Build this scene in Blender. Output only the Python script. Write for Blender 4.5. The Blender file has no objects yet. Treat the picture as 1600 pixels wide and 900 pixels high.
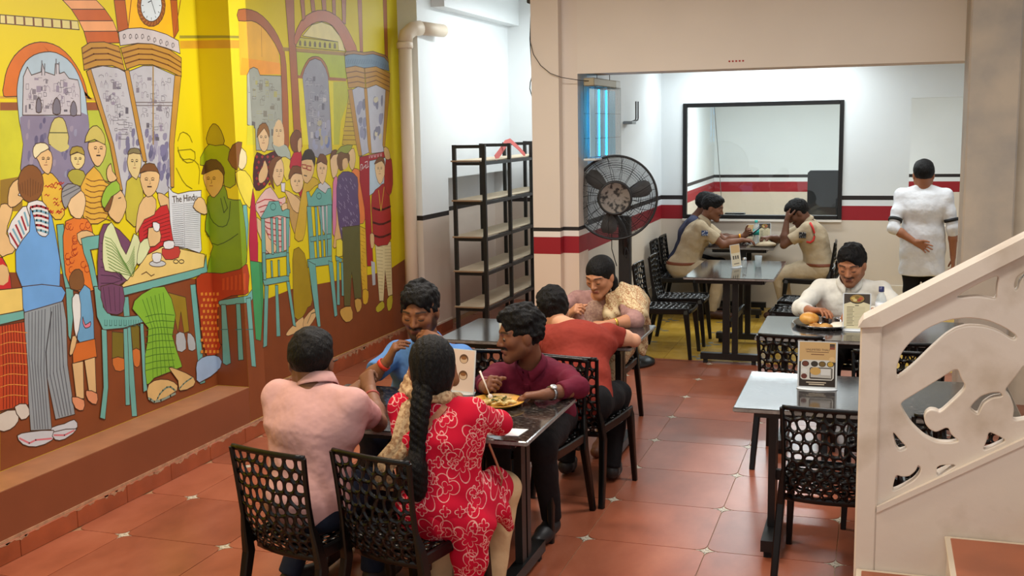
import bpy, math, random
import numpy as np
from mathutils import Vector, Matrix
rng = np.random.default_rng(7)
SC = bpy.context.scene
COL = SC.collection
PI = math.pi

# ---------------------------------------------------------------- camera
CAM_POS = Vector((1.345, -5.086, 2.040))
YAW, PITCH, ROLL, FPX = -0.324255, 0.145311, -0.018203, 1713.5
_f = Vector((math.sin(YAW)*math.cos(PITCH), math.cos(YAW)*math.cos(PITCH), -math.sin(PITCH)))
_r = Vector((math.cos(YAW), -math.sin(YAW), 0)); _u = _r.cross(_f)
_r2 = math.cos(ROLL)*_r + math.sin(ROLL)*_u; _u2 = -math.sin(ROLL)*_r + math.cos(ROLL)*_u
cam_data = bpy.data.cameras.new('camera'); cam = bpy.data.objects.new('camera', cam_data); COL.objects.link(cam)
cam_data.sensor_width = 36.0; cam_data.lens = FPX/1600*36; cam_data.clip_end = 100; cam_data.clip_start = .05
M = Matrix(((_r2.x, _u2.x, -_f.x, CAM_POS.x), (_r2.y, _u2.y, -_f.y, CAM_POS.y), (_r2.z, _u2.z, -_f.z, CAM_POS.z), (0, 0, 0, 1)))
cam.matrix_world = M; SC.camera = cam

# ---------------------------------------------------------------- world, light, exposure
W = bpy.data.worlds.new('world'); SC.world = W; W.use_nodes = True
W.node_tree.nodes['Background'].inputs[0].default_value = (.93, .97, 1.0, 1)
W.node_tree.nodes['Background'].inputs[1].default_value = .48
SC.view_settings.view_transform = 'Standard'; SC.view_settings.look = 'None'
SC.view_settings.gamma = 1; SC.view_settings.use_curve_mapping = False
SC.view_settings.exposure = 0.44
def area(name, loc, sx, sy, power, color=(1, 1, 1), rot=(0, 0, 0)):
    l = bpy.data.lights.new(name, 'AREA'); l.shape = 'RECTANGLE'; l.size = sx; l.size_y = sy; l.energy = power; l.color = color
    o = bpy.data.objects.new(name, l); o.location = loc; o.rotation_euler = rot; COL.objects.link(o); return o
# tube lights under the ceilings: (x, y, z, length along x, length along y, watts)
WARM, COOL, NEUT = (1, .86, .68), (.90, .97, 1), (1, .985, .96)
TUBES = [(-1.1, 1.2, 3.42, 1.2, .25, 50), (1.2, .6, 3.42, 1.2, .25, 36), (-1.2, -1.6, 3.42, 1.2, .25, 50), (1.4, -2.8, 3.42, 1.2, .25, 24),
         (.2, 6.75, 2.82, 1.6, .12, 26), (1.5, 5.2, 2.82, 1.2, .12, 22), (.4, 9.8, 2.82, 1.6, .2, 95), (-1.8, 5.6, 3.42, .25, 1.2, 22), (-1.7, 6.7, 3.42, .25, .9, 12)]
for i, (x, y, z, sx, sy, p) in enumerate(TUBES):
    area('tube_light_glow', (x, y, z-.05), sx, sy, p, WARM if i == 2 else COOL if i > 3 else NEUT)

# ---------------------------------------------------------------- helpers
def lin(c):
    if isinstance(c, str): c = tuple(int(c[i:i+2], 16) for i in (0, 2, 4))
    return tuple(((v/255)/12.92 if v/255 <= .04045 else ((v/255+.055)/1.055)**2.4) for v in c)
MATS = {}
def mat(name, rgb, rough=.6, metal=0., noise=0., scale=8., bump=0., bscale=None, spec=.5, coat=0., rgb2=None, thr=(.35, .65), detail=4., bdist=.01, alpha=None, emit=None, stretch=None):
    """Principled material; colour mottled by object-space noise towards rgb2 (or a darker tone)."""
    if name in MATS: return MATS[name]
    m = bpy.data.materials.new(name); m.use_nodes = True; nt = m.node_tree; b = nt.nodes['Principled BSDF']
    c = lin(rgb); b.inputs['Base Color'].default_value = (*c, 1)
    b.inputs['Roughness'].default_value = rough; b.inputs['Metallic'].default_value = metal
    b.inputs['Specular IOR Level'].default_value = spec; b.inputs['Coat Weight'].default_value = coat; b.inputs['Coat Roughness'].default_value = .05
    if noise or rgb2 or bump:
        tc = nt.nodes.new('ShaderNodeTexCoord'); src = tc.outputs['Object']
        if stretch:
            mp = nt.nodes.new('ShaderNodeMapping'); mp.inputs['Scale'].default_value = stretch
            nt.links.new(src, mp.inputs[0]); src = mp.outputs[0]
        def nz(s):
            n = nt.nodes.new('ShaderNodeTexNoise'); n.inputs['Scale'].default_value = s; n.inputs['Detail'].default_value = detail
            nt.links.new(src, n.inputs['Vector']); return n
        if noise or rgb2:
            n = nz(scale); r = nt.nodes.new('ShaderNodeValToRGB')
            c2 = lin(rgb2) if rgb2 else tuple(v*(1-noise) for v in c)
            r.color_ramp.elements[0].position, r.color_ramp.elements[1].position = thr
            r.color_ramp.elements[0].color = (*c2, 1); r.color_ramp.elements[1].color = (*c, 1)
            nt.links.new(n.outputs[0], r.inputs[0]); nt.links.new(r.outputs[0], b.inputs['Base Color'])
        if bump:
            n2 = nz(bscale or scale*3); bp = nt.nodes.new('ShaderNodeBump'); bp.inputs['Strength'].default_value = bump; bp.inputs['Distance'].default_value = bdist
            nt.links.new(n2.outputs[0], bp.inputs['Height']); nt.links.new(bp.outputs[0], b.inputs['Normal'])
    if emit: b.inputs['Emission Color'].default_value = (*lin(emit[0]), 1); b.inputs['Emission Strength'].default_value = emit[1]
    if alpha is not None: b.inputs['Alpha'].default_value = alpha
    MATS[name] = m; return m

def link(name, me, m=None, parent=None, loc=None, rotz=None):
    o = bpy.data.objects.new(name, me); COL.objects.link(o)
    if m is not None and me is not None and not me.materials:
        for q in (m if isinstance(m, (list, tuple)) else [m]): me.materials.append(q)
    if parent is not None: o.parent = parent
    if loc is not None: o.location = loc
    if rotz is not None: o.rotation_euler = (0, 0, rotz)
    return o
def mesh(name, v, f, smooth=False, mi=None):
    me = bpy.data.meshes.new(name); me.from_pydata([tuple(map(float, p)) for p in v], [], [tuple(map(int, q)) for q in f]); me.update()
    if smooth: me.polygons.foreach_set('use_smooth', [True]*len(me.polygons))
    if mi is not None: me.polygons.foreach_set('material_index', list(mi))
    return me
def tag(o, label=None, cat=None, group=None, kind=None):
    if label: o['label'] = label
    if cat: o['category'] = cat
    if group: o['group'] = group
    if kind: o['kind'] = kind
    return o
def thing(name, label, cat, loc=(0, 0, 0), rotz=0, group=None):
    o = bpy.data.objects.new(name, None); COL.objects.link(o); o.empty_display_size = .1
    o.location = loc; o.rotation_euler = (0, 0, rotz); return tag(o, label, cat, group)
def copy_tree(o, parent=None):
    c = o.copy(); COL.objects.link(c)
    if parent is not None: c.parent = parent
    for ch in list(o.children): copy_tree(ch, c)
    return c

class MB:
    """collects shapes into one mesh"""
    def __init__(s): s.v = []; s.f = []; s.m = []; s.mi = 0; s.sm = []
    def add(s, v, f, smooth=False):
        n = len(s.v); s.v += [tuple(map(float, p)) for p in v]; s.f += [tuple(i+n for i in q) for q in f]
        s.m += [s.mi]*len(f); s.sm += [smooth]*len(f); return s
    def box(s, x0, x1, y0, y1, z0, z1, bev=0.):
        if bev <= 0:
            v = [(x, y, z) for z in (z0, z1) for y in (y0, y1) for x in (x0, x1)]
            return s.add(v, [(0, 2, 3, 1), (4, 5, 7, 6), (0, 1, 5, 4), (2, 6, 7, 3), (0, 4, 6, 2), (1, 3, 7, 5)])
        b = bev; v = []; 
        for z, i in ((z0, b), (z0+b, 0), (z1-b, 0), (z1, b)):
            a, c, d, e = x0+i, x1-i, y0+i, y1-i
            k = b
            v += [(a+k, d, z), (c-k, d, z), (c, d+k, z), (c, e-k, z), (c-k, e, z), (a+k, e, z), (a, e-k, z), (a, d+k, z)]
        f = [tuple(range(7, -1, -1)), tuple(range(24, 32))]
        for l in range(3):
            for k in range(8): f.append((l*8+k, l*8+(k+1) % 8, l*8+8+(k+1) % 8, l*8+8+k))
        return s.add(v, f)
    def bar(s, p, q, w, h, up=(0, 0, 1), w2=None, h2=None):
        p, q = Vector(p), Vector(q); d = (q-p).normalized(); up = Vector(up)
        if abs(d.dot(up)) > .98: up = Vector((0, 1, 0))
        a = d.cross(up).normalized(); b = a.cross(d); v = []
        for c, ww, hh in ((p, w, h), (q, w2 or w, h2 or h)):
            for sx, sy in ((-1, -1), (1, -1), (1, 1), (-1, 1)): v.append(c+a*sx*ww/2+b*sy*hh/2)
        return s.add(v, [(3, 2, 1, 0), (4, 5, 6, 7), (0, 1, 5, 4), (1, 2, 6, 5), (2, 3, 7, 6), (3, 0, 4, 7)])
    def sweep(s, pts, sect, up=(0, 0, 1), closed=True, smooth=True):
        """sect: list per point of 2D loops (same count)"""
        pts = [Vector(p) for p in pts]; up = Vector(up); v = []; n = len(sect[0])
        for i, p in enumerate(pts):
            d = (pts[min(i+1, len(pts)-1)]-pts[max(i-1, 0)]).normalized(); a = d.cross(up)
            if a.length < 1e-3: a = d.cross(Vector((1, 0, 0)))
            a.normalize(); b = a.cross(d)
            v += [p+a*x+b*y for x, y in sect[i]]
        f = []
        for i in range(len(pts)-1):
            for k in range(n): f.append((i*n+k, i*n+(k+1) % n, (i+1)*n+(k+1) % n, (i+1)*n+k))
        f.append(tuple(range(n-1, -1, -1))); f.append(tuple((len(pts)-1)*n+k for k in range(n)))
        return s.add(v, f, smooth)
    def tube(s, pts, r, n=8, up=(0, 0, 1), smooth=True):
        rr = r if isinstance(r, (list, tuple)) else [r]*len(pts)
        return s.sweep(pts, [[(q*math.cos(2*PI*k/n), q*math.sin(2*PI*k/n)) for k in range(n)] for q in rr], up, smooth=smooth)
    def lathe(s, prof, c=(0, 0, 0), n=24, smooth=True, ax=None):
        v = []; c = Vector(c); R = Matrix.Identity(3) if ax is None else Vector((0, 0, 1)).rotation_difference(Vector(ax)).to_matrix()
        for r, z in prof:
            for k in range(n): v.append(c+R @ Vector((r*math.cos(2*PI*k/n), r*math.sin(2*PI*k/n), z)))
        f = []
        for i in range(len(prof)-1):
            for k in range(n): f.append((i*n+k, i*n+(k+1) % n, (i+1)*n+(k+1) % n, (i+1)*n+k))
        if prof[0][0] > 1e-6: f.append(tuple(range(n-1, -1, -1)))
        if prof[-1][0] > 1e-6: f.append(tuple((len(prof)-1)*n+k for k in range(n)))
        return s.add(v, f, smooth)
    def prism(s, poly, z0, z1, fn=None):
        """2D polygon extruded z0..z1; fn maps (x,y,z)->world"""
        n = len(poly); v = [(x, y, z) for z in (z0, z1) for x, y in poly]
        if fn: v = [fn(*p) for p in v]
        f = [tuple(range(n-1, -1, -1)), tuple(range(n, 2*n))]+[(k, (k+1) % n, n+(k+1) % n, n+k) for k in range(n)]
        return s.add(v, f)
    def me(s, name):
        m = mesh(name, s.v, s.f, mi=s.m); m.polygons.foreach_set('use_smooth', s.sm); return m
    def build(s, name, m, parent=None, loc=None, rotz=None): return link(name, s.me(name), m, parent, loc, rotz)
def struct(name, mb, m, parent=None, label=None):
    o = mb.build(name, m, parent); o['kind'] = 'structure'
    if label: o['label'] = label
    return o
# ---------------------------------------------------------------- wall materials
def wall_mat(name, bands, rough=.55, nz=.05):
    """bands: list of (z_from, rgb) painted bands by height; last band runs up"""
    m = bpy.data.materials.new(name); m.use_nodes = True; nt = m.node_tree; b = nt.nodes['Principled BSDF']
    g = nt.nodes.new('ShaderNodeNewGeometry'); sp = nt.nodes.new('ShaderNodeSeparateXYZ'); nt.links.new(g.outputs['Position'], sp.inputs[0])
    mr = nt.nodes.new('ShaderNodeMapRange'); mr.inputs[1].default_value = 0; mr.inputs[2].default_value = 4; nt.links.new(sp.outputs[2], mr.inputs[0])
    r = nt.nodes.new('ShaderNodeValToRGB'); r.color_ramp.interpolation = 'CONSTANT'; e = r.color_ramp.elements
    e[0].position = 0; e[0].color = (*lin(bands[0][1]), 1); e.remove(e[1])
    for z, c in bands[1:]:
        q = e.new(z/4); q.color = (*lin(c), 1)
    nt.links.new(mr.outputs[0], r.inputs[0])
    n = nt.nodes.new('ShaderNodeTexNoise'); n.inputs['Scale'].default_value = 1.7; n.inputs['Detail'].default_value = 5; nt.links.new(g.outputs['Position'], n.inputs['Vector'])
    mx = nt.nodes.new('ShaderNodeMix'); mx.data_type = 'RGBA'; mx.blend_type = 'MULTIPLY'; mx.inputs[0].default_value = nz*2
    nt.links.new(r.outputs[0], mx.inputs[6]); nt.links.new(n.outputs[0], mx.inputs[7]); nt.links.new(mx.outputs[2], b.inputs['Base Color'])
    b.inputs['Roughness'].default_value = rough
    MATS[name] = m; return m
CREAM, COOLW, RED, BLK = (218, 205, 188), (228, 234, 236), (150, 10, 28), (26, 18, 18)
M_far = wall_mat('wall_stripes', [(0, CREAM), (.975, RED), (1.14, COOLW), (1.197, BLK), (1.24, COOLW)])
M_pil = wall_mat('pillar_stripes', [(0, (228, 205, 182)), (.985, RED), (1.135, (236, 226, 214)), (1.178, BLK), (1.218, (222, 207, 190))])
M_white = wall_mat('wall_white', [(0, (226, 212, 198)), (1.166, BLK), (1.212, (238, 241, 241))])
M_beam = mat('beam_paint', (222, 209, 193), .6, noise=.06, scale=1.2)
M_beige = mat('wall_beige', (212, 196, 176), .6, noise=.08, scale=2)
M_ceil = mat('ceiling_paint', (232, 232, 228), .8)
M_brown = mat('maroon_wall_paint', (134, 72, 42), .5, noise=.12, scale=2.5)
M_ledge = mat('ledge_paint', (166, 112, 78), .6, noise=.18, scale=6)
M_yellowwall = mat('yellow_wall_paint', (226, 206, 4), .5, noise=.05, scale=1.5)
def recolor_pos(m):
    for n in m.node_tree.nodes:
        if n.type == 'TEX_COORD':
            g = m.node_tree.nodes.new('ShaderNodeNewGeometry')
            for l in list(m.node_tree.links):
                if l.from_node == n:
                    t = l.to_socket; m.node_tree.links.remove(l); m.node_tree.links.new(g.outputs['Position'], t)

# ---------------------------------------------------------------- shell
CEIL = 3.5
b = MB(); b.box(-3.3, 4.2, -8.0, 4.32, -.10, -.004); b.box(-3.3, -1.02, 4.32, 7.5, -.1, -.004)
floor = struct('floor', b, mat('floor_grout', (176, 132, 96), .8, noise=.25, scale=30))
b = MB(); b.box(-1.02, 4.2, 4.32, 12.4, -.10, -.004)
floor_back = struct('floor_back_room', b, mat('floor_back_grout', (150, 120, 50), .8))
b = MB(); b.box(-3.3, 4.2, -4.0, 4.05, CEIL, CEIL+.1); b.box(-3.3, -1.02, 4.05, 7.6, CEIL, CEIL+.1); b.box(-1.02, 4.2, 4.05, 12.5, 2.9, 3.0)
struct('ceiling', b, M_ceil)
# left wall : low plinth with ledge, recessed mural panel, pilaster, second mural panel, white wall with niche
b = MB(); b.mi = 0; b.box(-3.3, -2.61, -4.0, 1.13, 0, .352)
b.mi = 1; b.box(-2.9, -2.611, -4.0, 1.13, .352, .356)
struct('wall_left_plinth', b, [M_brown, M_ledge])
b = MB(); b.box(-3.3, -2.85, -4.0, 1.13, .356, CEIL)
struct('wall_left', b, M_yellowwall)
b = MB(); b.box(-3.3, -2.61, 1.13, 1.335, 0, CEIL)
struct('wall_left_pilaster', b, M_yellowwall)
b = MB(); b.box(-3.3, -3.0, 1.335, 4.60, 0, CEIL)
struct('wall_left_panel', b, M_yellowwall)
b = MB(); b.box(-3.3, -2.8, 4.60, 5.28, 0, CEIL); b.box(-3.3, -2.8, 5.28, 7.35, 1.545, CEIL); b.box(-3.3, -3.0, 5.28, 7.35, 0, 1.545)
b.box(-2.8, -2.66, 4.95, 7.26, 3.2, CEIL)
struct('wall_left_white', b, M_white)
b = MB(); b.box(-3.0, -1.05, 7.26, 7.4, 0, CEIL)
struct('wall_end', b, M_white)
# pilaster at the opening, side wall and beam
b = MB(); b.box(-1.36, -1.13, 3.55, 3.95, 0, CEIL); b.box(-1.13, -1.0, 3.65, 3.95, 0, CEIL)
struct('wall_opening_pillar', b, M_pil)
b = MB(); b.box(-1.16, -1.0, 3.95, 7.26, 0, CEIL)
struct('wall_side', b, M_far)
b = MB(); b.box(-1.0, 4.2, 3.65, 4.05, 2.46, CEIL)
beam = struct('wall_beam', b, M_beam)
b = MB()
for i in range(5):
    x = .21+i*.026; b.bar((x, 3.6488, 2.511), (x+.012, 3.6488, 2.521), .002, .006); b.bar((x, 3.6488, 2.521), (x+.012, 3.6488, 2.511), .002, .006)
b.build('red_marks', mat('red_ink', (190, 40, 30)), beam)
# far wall with window opening and doorway
FY = 7.26
b = MB(); b.box(-1.16, 4.2, FY, FY+.12, 2.268, 3.0); b.box(-1.16, -.755, FY, FY+.12, 0, 2.268); b.box(-.755, .965, FY, FY+.12, 0, .99); b.box(.965, 1.636, FY, FY+.12, 0, 2.268); b.box(2.75, 4.2, FY, FY+.12, 0, 2.268); b.box(1.636, 2.75, FY, FY+.12, 0, .93)
struct('wall_far', b, M_far)
b = MB(); b.box(-1.25, 4.2, 12.3, 12.42, 0, 3.0); b.box(-1.27, -1.12, FY+.12, 12.3, 0, 3.0)
struct('wall_next_room', b, M_far)
# window
M_blackfr = mat('black_window_frame', (16, 15, 16), .35)
b = MB(); w = .045
b.box(-.755, -.755+w, FY-.02, FY+.05, .99, 2.268, .004); b.box(.965-w, .965, FY-.02, FY+.05, .99, 2.268, .004)
b.box(-.71, .92, FY-.02, FY+.05, .99, .99+w, .004); b.box(-.71, .92, FY-.02, FY+.05, 2.268-w, 2.268, .004)
win = struct('window_1', b, M_blackfr, label='large black framed window to the next room')
gm = bpy.data.materials.new('window_glass'); gm.use_nodes = True; nt = gm.node_tree; nt.nodes.remove(nt.nodes['Principled BSDF'])
tr = nt.nodes.new('ShaderNodeBsdfTransparent'); tr.inputs[0].default_value = (.94, .97, .97, 1); gl = nt.nodes.new('ShaderNodeBsdfGlossy'); gl.inputs['Roughness'].default_value = .01
fr = nt.nodes.new('ShaderNodeFresnel'); fr.inputs[0].default_value = 1.52; mx = nt.nodes.new('ShaderNodeMixShader')
nt.links.new(fr.outputs[0], mx.inputs[0]); nt.links.new(tr.outputs[0], mx.inputs[1]); nt.links.new(gl.outputs[0], mx.inputs[2]); nt.links.new(mx.outputs[0], nt.nodes['Material Output'].inputs[0])
MATS['glass'] = gm
b = MB(); b.box(-.72, .93, FY+.012, FY+.018, 1.02, 2.24); b.build('pane', gm, win)
b = MB(); b.box(-.755, .965, FY-.03, FY+.0, .965, .989); b.build('window_sill', mat('sill', (232, 224, 212), .5), win)
# skirting
M_skw = mat('skirting_cream', (222, 212, 194), .45, noise=.05)
b = MB(); b.box(-1.0, -.985, 3.95, FY-.015, 0, .29, .003); struct('baseboard_side', b, M_skw)
b = MB(); b.box(-.985, 3.2, FY-.015, FY, 0, .29, .003); struct('baseboard_far', b, M_skw)
M_sk = mat('skirting_terracotta', (166, 84, 50), .3, noise=.3, scale=5, bump=.05)
M_skpeel = mat('skirting_mortar', (186, 138, 104), .8, noise=.3, scale=25, bump=.3)
base_l = struct('baseboard_left', MB().box(-2.61, -2.604, -4.0, 1.335, .098, .116), M_skpeel)
base_p = struct('baseboard_left_panel', MB().box(-3.0, -2.992, 1.335, 4.6, .12, .14), M_skpeel)
def skirt_tiles(parent, x, y0, y1, h, L):
    y = y0; me = None; k = 0
    while y < y1-.02:
        l = min(L, y1-y); bb = MB().box(x, x+.012, y+.002, y+l-.002, .0, h, .002); o = bb.build('skirting_tile', M_sk, parent); y += l; k += 1
skirt_tiles(base_l, -2.61, -2.2, 1.335, .1, .405)
skirt_tiles(base_p, -3.0, 1.335, 4.6, .122, .3)
base_w = struct('baseboard_white_wall', MB().box(-2.8, -2.79, 4.6, 5.28, .1, .118), mat('cream_mortar', (225, 215, 200)))
skirt_tiles(base_w, -2.8, 4.6, 5.28, .1, .34)
# chipped mortar patches along the left skirting
r_ = random.Random(3); b = MB()
for i in range(46):
    y = -1.6+i*.064+r_.uniform(-.03, .03); L = r_.uniform(.03, .12); h = r_.uniform(.008, .03)
    if r_.random() < .3: continue
    n = 9; top = [(y+L*k/(n-1), .099) for k in range(n)]; bot = [(y+L*k/(n-1), .098-h*abs(math.sin(PI*k/(n-1)))*r_.uniform(.4, 1)) for k in range(n-1, -1, -1)]
    b.prism(top+bot, 0, .0012, lambda a, c, z: (-2.598+z, a, c))
for i in range(40):
    y = 1.5+i*.075; L = r_.uniform(.04, .13); h = r_.uniform(.01, .05)
    n = 9; top = [(y+L*k/(n-1), .121) for k in range(n)]; bot = [(y+L*k/(n-1), .12-h*abs(math.sin(PI*k/(n-1)))*r_.uniform(.4, 1)) for k in range(n-1, -1, -1)]
    b.prism(top+bot, 0, .0012, lambda a, c, z: (-2.988+z, a, c))
o = b.build('chipped_mortar', M_skpeel, base_l); o['kind'] = 'stuff'
# right column and wall
M_conc = mat('column_plaster', (190, 174, 154), .75, noise=.12, scale=3, bump=.25, bscale=14, rgb2=(166, 156, 144))
struct('wall_right_column', MB().box(1.905, 2.235, 3.2, 3.65, 0, CEIL, .012), M_conc)
b = MB(); b.box(2.25, 4.2, 3.35, 3.65, 0, CEIL); struct('wall_right', b, mat('wall_right_plaster', (214, 198, 172), .7, noise=.15, scale=4, bump=.2, bscale=18))
# pipe
b = MB(); px, py, r = -2.86, 4.44, .062
b.tube([(px, py, 0), (px, py, 2.83)], r, 16)
b.tube([(px, py, 2.83), (px+.012, py+.02, 2.91), (px+.05, py+.08, 2.96), (px+.09, py+.16, 2.975)], r*1.12, 16, up=(1, 0, .2))
b.lathe([(r*1.15, 0), (r*1.22, .01), (r*1.22, .05), (r*1.1, .06)], (px, py, 2.78), 16)
b.tube([(px+.09, py+.155, 2.975), (px+.14, py+.6, 2.98)], r, 16, up=(1, 0, .2))
o = b.build('drain_pipe', mat('pipe_cream', (226, 208, 184), .45)); tag(o, 'cream drain pipe with elbow running up beside the yellow mural', 'pipe')

# ---------------------------------------------------------------- terracotta floor tiles
def tile_mat(name, rgbs, rough, noise_scale=3.5):
    m = bpy.data.materials.new(name); m.use_nodes = True; nt = m.node_tree; bs = nt.nodes['Principled BSDF']
    oi = nt.nodes.new('ShaderNodeObjectInfo'); g = nt.nodes.new('ShaderNodeNewGeometry')
    n = nt.nodes.new('ShaderNodeTexNoise'); n.inputs['Scale'].default_value = noise_scale; n.inputs['Detail'].default_value = 6; n.inputs['Roughness'].default_value = .6
    mp = nt.nodes.new('ShaderNodeMapping'); mp.inputs['Scale'].default_value = (1, .55, 1); nt.links.new(g.outputs['Position'], mp.inputs[0]); nt.links.new(mp.outputs[0], n.inputs['Vector'])
    r = nt.nodes.new('ShaderNodeValToRGB'); e = r.color_ramp.elements
    e[0].position = .3; e[0].color = (*lin(rgbs[0]), 1); e[1].position = .72; e[1].color = (*lin(rgbs[2]), 1); q = e.new(.5); q.color = (*lin(rgbs[1]), 1)
    nt.links.new(n.outputs[0], r.inputs[0])
    hv = nt.nodes.new('ShaderNodeHueSaturation'); mr = nt.nodes.new('ShaderNodeMapRange'); mr.inputs[3].default_value = .86; mr.inputs[4].default_value = 1.12
    nt.links.new(oi.outputs['Random'], mr.inputs[0]); nt.links.new(mr.outputs[0], hv.inputs['Value']); nt.links.new(r.outputs[0], hv.inputs['Color']); nt.links.new(hv.outputs[0], bs.inputs['Base Color'])
    bs.inputs['Roughness'].default_value = rough; MATS[name] = m; return m
M_tile = tile_mat('terracotta_tile', [(140, 76, 52), (158, 88, 62), (172, 102, 75)], .28)
M_star = mat('star_insert', (206, 196, 176), .4, rgb2=(120, 110, 96), scale=60, thr=(.38, .5))
def tile_poly(w, h, R=.062, g=.0022):
    """tile outline: square with convex rounded corners, cells leave a star gap"""
    pts = []
    for cx, cy, a0 in ((w-g-R, h-g-R, 0), (g+R, h-g-R, 90), (g+R, g+R, 180), (w-g-R, g+R, 270)):
        for k in range(7):
            a = math.radians(a0+15*k); pts.append((cx+R*math.cos(a), cy+R*math.sin(a)))
    return pts
def star_poly(R=.062):
    pts = []
    for q in range(4):
        cx, cy = [(1, 1), (-1, 1), (-1, -1), (1, -1)][q]
        for k in range(5):
            ang = math.radians([270, 0, 90, 180][q]-k*22.5)
            if k == 4: continue
            pts.append((.84*R*(cx+math.cos(ang)), .84*R*(cy+math.sin(ang))))
    return pts
xs = [-2.60, -2.30, -1.70, -1.2, -.6, 0, .6, 1.2, 1.8, 2.4, 3.0]
ys = [.6*k for k in range(-3, 7)]
tmesh = {}
for i in range(len(xs)-1):
    for j in range(len(ys)):
        w = round(xs[i+1]-xs[i], 3); y0 = ys[j]; h = .6
        if y0 >= 3.5 and xs[i] < -1.5: pass
        key = (w, h)
        if key not in tmesh: tmesh[key] = MB().prism(tile_poly(w, h), -.004, 0).me('tile')
        link('tile', tmesh[key], M_tile, floor, (xs[i], y0, 0))
for i in range(len(xs)-1):   # last cut row before the yellow floor, and the alley by the shelf
    w = round(xs[i+1]-xs[i], 3)
    if ('c', w) not in tmesh: tmesh[('c', w)] = MB().prism(tile_poly(w, .118), -.004, 0).me('tile')
    link('tile', tmesh[('c', w)], M_tile, floor, (xs[i], 4.2, 0))
for y0 in (4.32, 4.92, 5.52, 6.12, 6.66):
    for x0 in (-2.9, -2.3, -1.7):
        if ('a', 1) not in tmesh: tmesh[('a', 1)] = MB().prism(tile_poly(.6, .6), -.004, 0).me('tile')
        link('tile', tmesh[('a', 1)], M_tile, floor, (x0, y0, 0))
for j in range(2, 8):
    w = .39
    if ('p', w) not in tmesh: tmesh[('p', w)] = MB().prism(tile_poly(w, .6), -.004, 0).me('tile')
    link('tile', tmesh[('p', w)], M_tile, floor, (-2.99, .6*j, 0))
sm = MB().prism(star_poly(), -.004, -.0006).me('star_insert')
for x in xs[1:]:
    for y in ys[1:]+[4.2]:
        link('star_insert', sm, M_star, floor, (x, y, 0))
# yellow patterned tiles of the back room
M_yt = tile_mat('yellow_tile', [(178, 138, 44), (200, 160, 60), (214, 176, 84)], .25, 5)
M_ym = mat('yellow_tile_motif', (122, 118, 98), .4, noise=.3, scale=40)
ym = MB().box(.0015, .2985, .0015, .2985, -.004, 0).me('yellow_tile')
for i in range(12):
    for j in range(10):
        link('yellow_tile', ym, M_yt, floor_back, (-1.02+.3*i, 4.32+.294*j, 0)).scale = (1, .98, 1)
mm = MB()
for q in range(4):
    a = q*PI/2; c, s_ = math.cos(a), math.sin(a)
    pts = [(.02, 0), (.05, .028), (.095, .022), (.112, 0), (.095, -.022), (.05, -.028)]
    mm.prism([(x*c-y*s_, x*s_+y*c) for x, y in pts], 0, .0008)
mm = mm.me('tile_motif')
for i in range(6):
    for j in range(5):
        link('tile_motif', mm, M_ym, floor_back, (-.72+.6*i, 4.46+.588*j, .0002))
# ---------------------------------------------------------------- staircase with openwork balustrade
M_stair = mat('stair_paint', (220, 206, 190), .5, rgb2=(190, 172, 150), scale=4, thr=(.26, .46), bump=.12, bscale=26, detail=6)
M_tread = mat('tread_terracotta', (164, 92, 60), .35, noise=.2, scale=6)
M_nose = mat('tread_joint', (206, 190, 168), .6)
HOLES = [
    [(1.599, 1.439), (1.626, 1.462), (1.678, 1.495), (1.734, 1.524), (1.728, 1.481), (1.729, 1.439), (1.7, 1.445), (1.663, 1.448)],
    [(1.421, 1.15), (1.419, 1.188), (1.433, 1.241), (1.466, 1.288), (1.513, 1.331), (1.576, 1.363), (1.643, 1.374), (1.703, 1.368), (1.757, 1.345), (1.8, 1.315), (1.788, 1.3), (1.744, 1.33), (1.697, 1.345), (1.644, 1.347), (1.604, 1.334), (1.571, 1.309), (1.526, 1.261), (1.479, 1.206), (1.446, 1.174)],
    [(1.433, 1.062), (1.483, 1.099), (1.557, 1.154), (1.615, 1.199), (1.628, 1.163), (1.647, 1.132), (1.607, 1.082), (1.566, 1.037), (1.554, 1.045), (1.534, 1.046), (1.52, 1.035), (1.514, 1.016), (1.52, 0.993), (1.536, 0.974), (1.557, 0.966), (1.593, 0.989), (1.605, 0.961), (1.633, 0.94), (1.599, 0.931), (1.558, 0.931), (1.516, 0.95), (1.476, 0.988), (1.45, 1.027)],
    [(1.411, 0.963), (1.438, 0.93), (1.466, 0.902), (1.431, 0.887)],
    [(1.418, 0.739), (1.423, 0.775), (1.43, 0.803), (1.45, 0.797), (1.474, 0.801), (1.495, 0.823), (1.502, 0.845), (1.511, 0.833), (1.507, 0.813), (1.489, 0.787), (1.451, 0.759)],
    [(1.561, 0.848), (1.629, 0.857), (1.599, 0.833), (1.565, 0.804)],
    [(1.706, 0.911), (1.719, 0.95), (1.724, 0.981), (1.75, 0.97), (1.781, 0.954), (1.745, 0.931)],
    [(1.66, 1.057), (1.672, 1.079), (1.696, 1.105), (1.725, 1.117), (1.752, 1.121), (1.763, 1.108), (1.73, 1.101), (1.704, 1.081), (1.694, 1.059), (1.687, 1.037)],
    [(1.828, 1.227), (1.797, 1.174), (1.766, 1.128), (1.787, 1.108), (1.8, 1.069), (1.796, 1.024), (1.837, 1.033), (1.90, 1.06), (1.93, 1.15), (1.90, 1.22)],
    [(1.786, 1.47), (1.78, 1.489), (1.788, 1.517), (1.814, 1.537), (1.815, 1.524), (1.798, 1.504), (1.794, 1.479)]]
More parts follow.
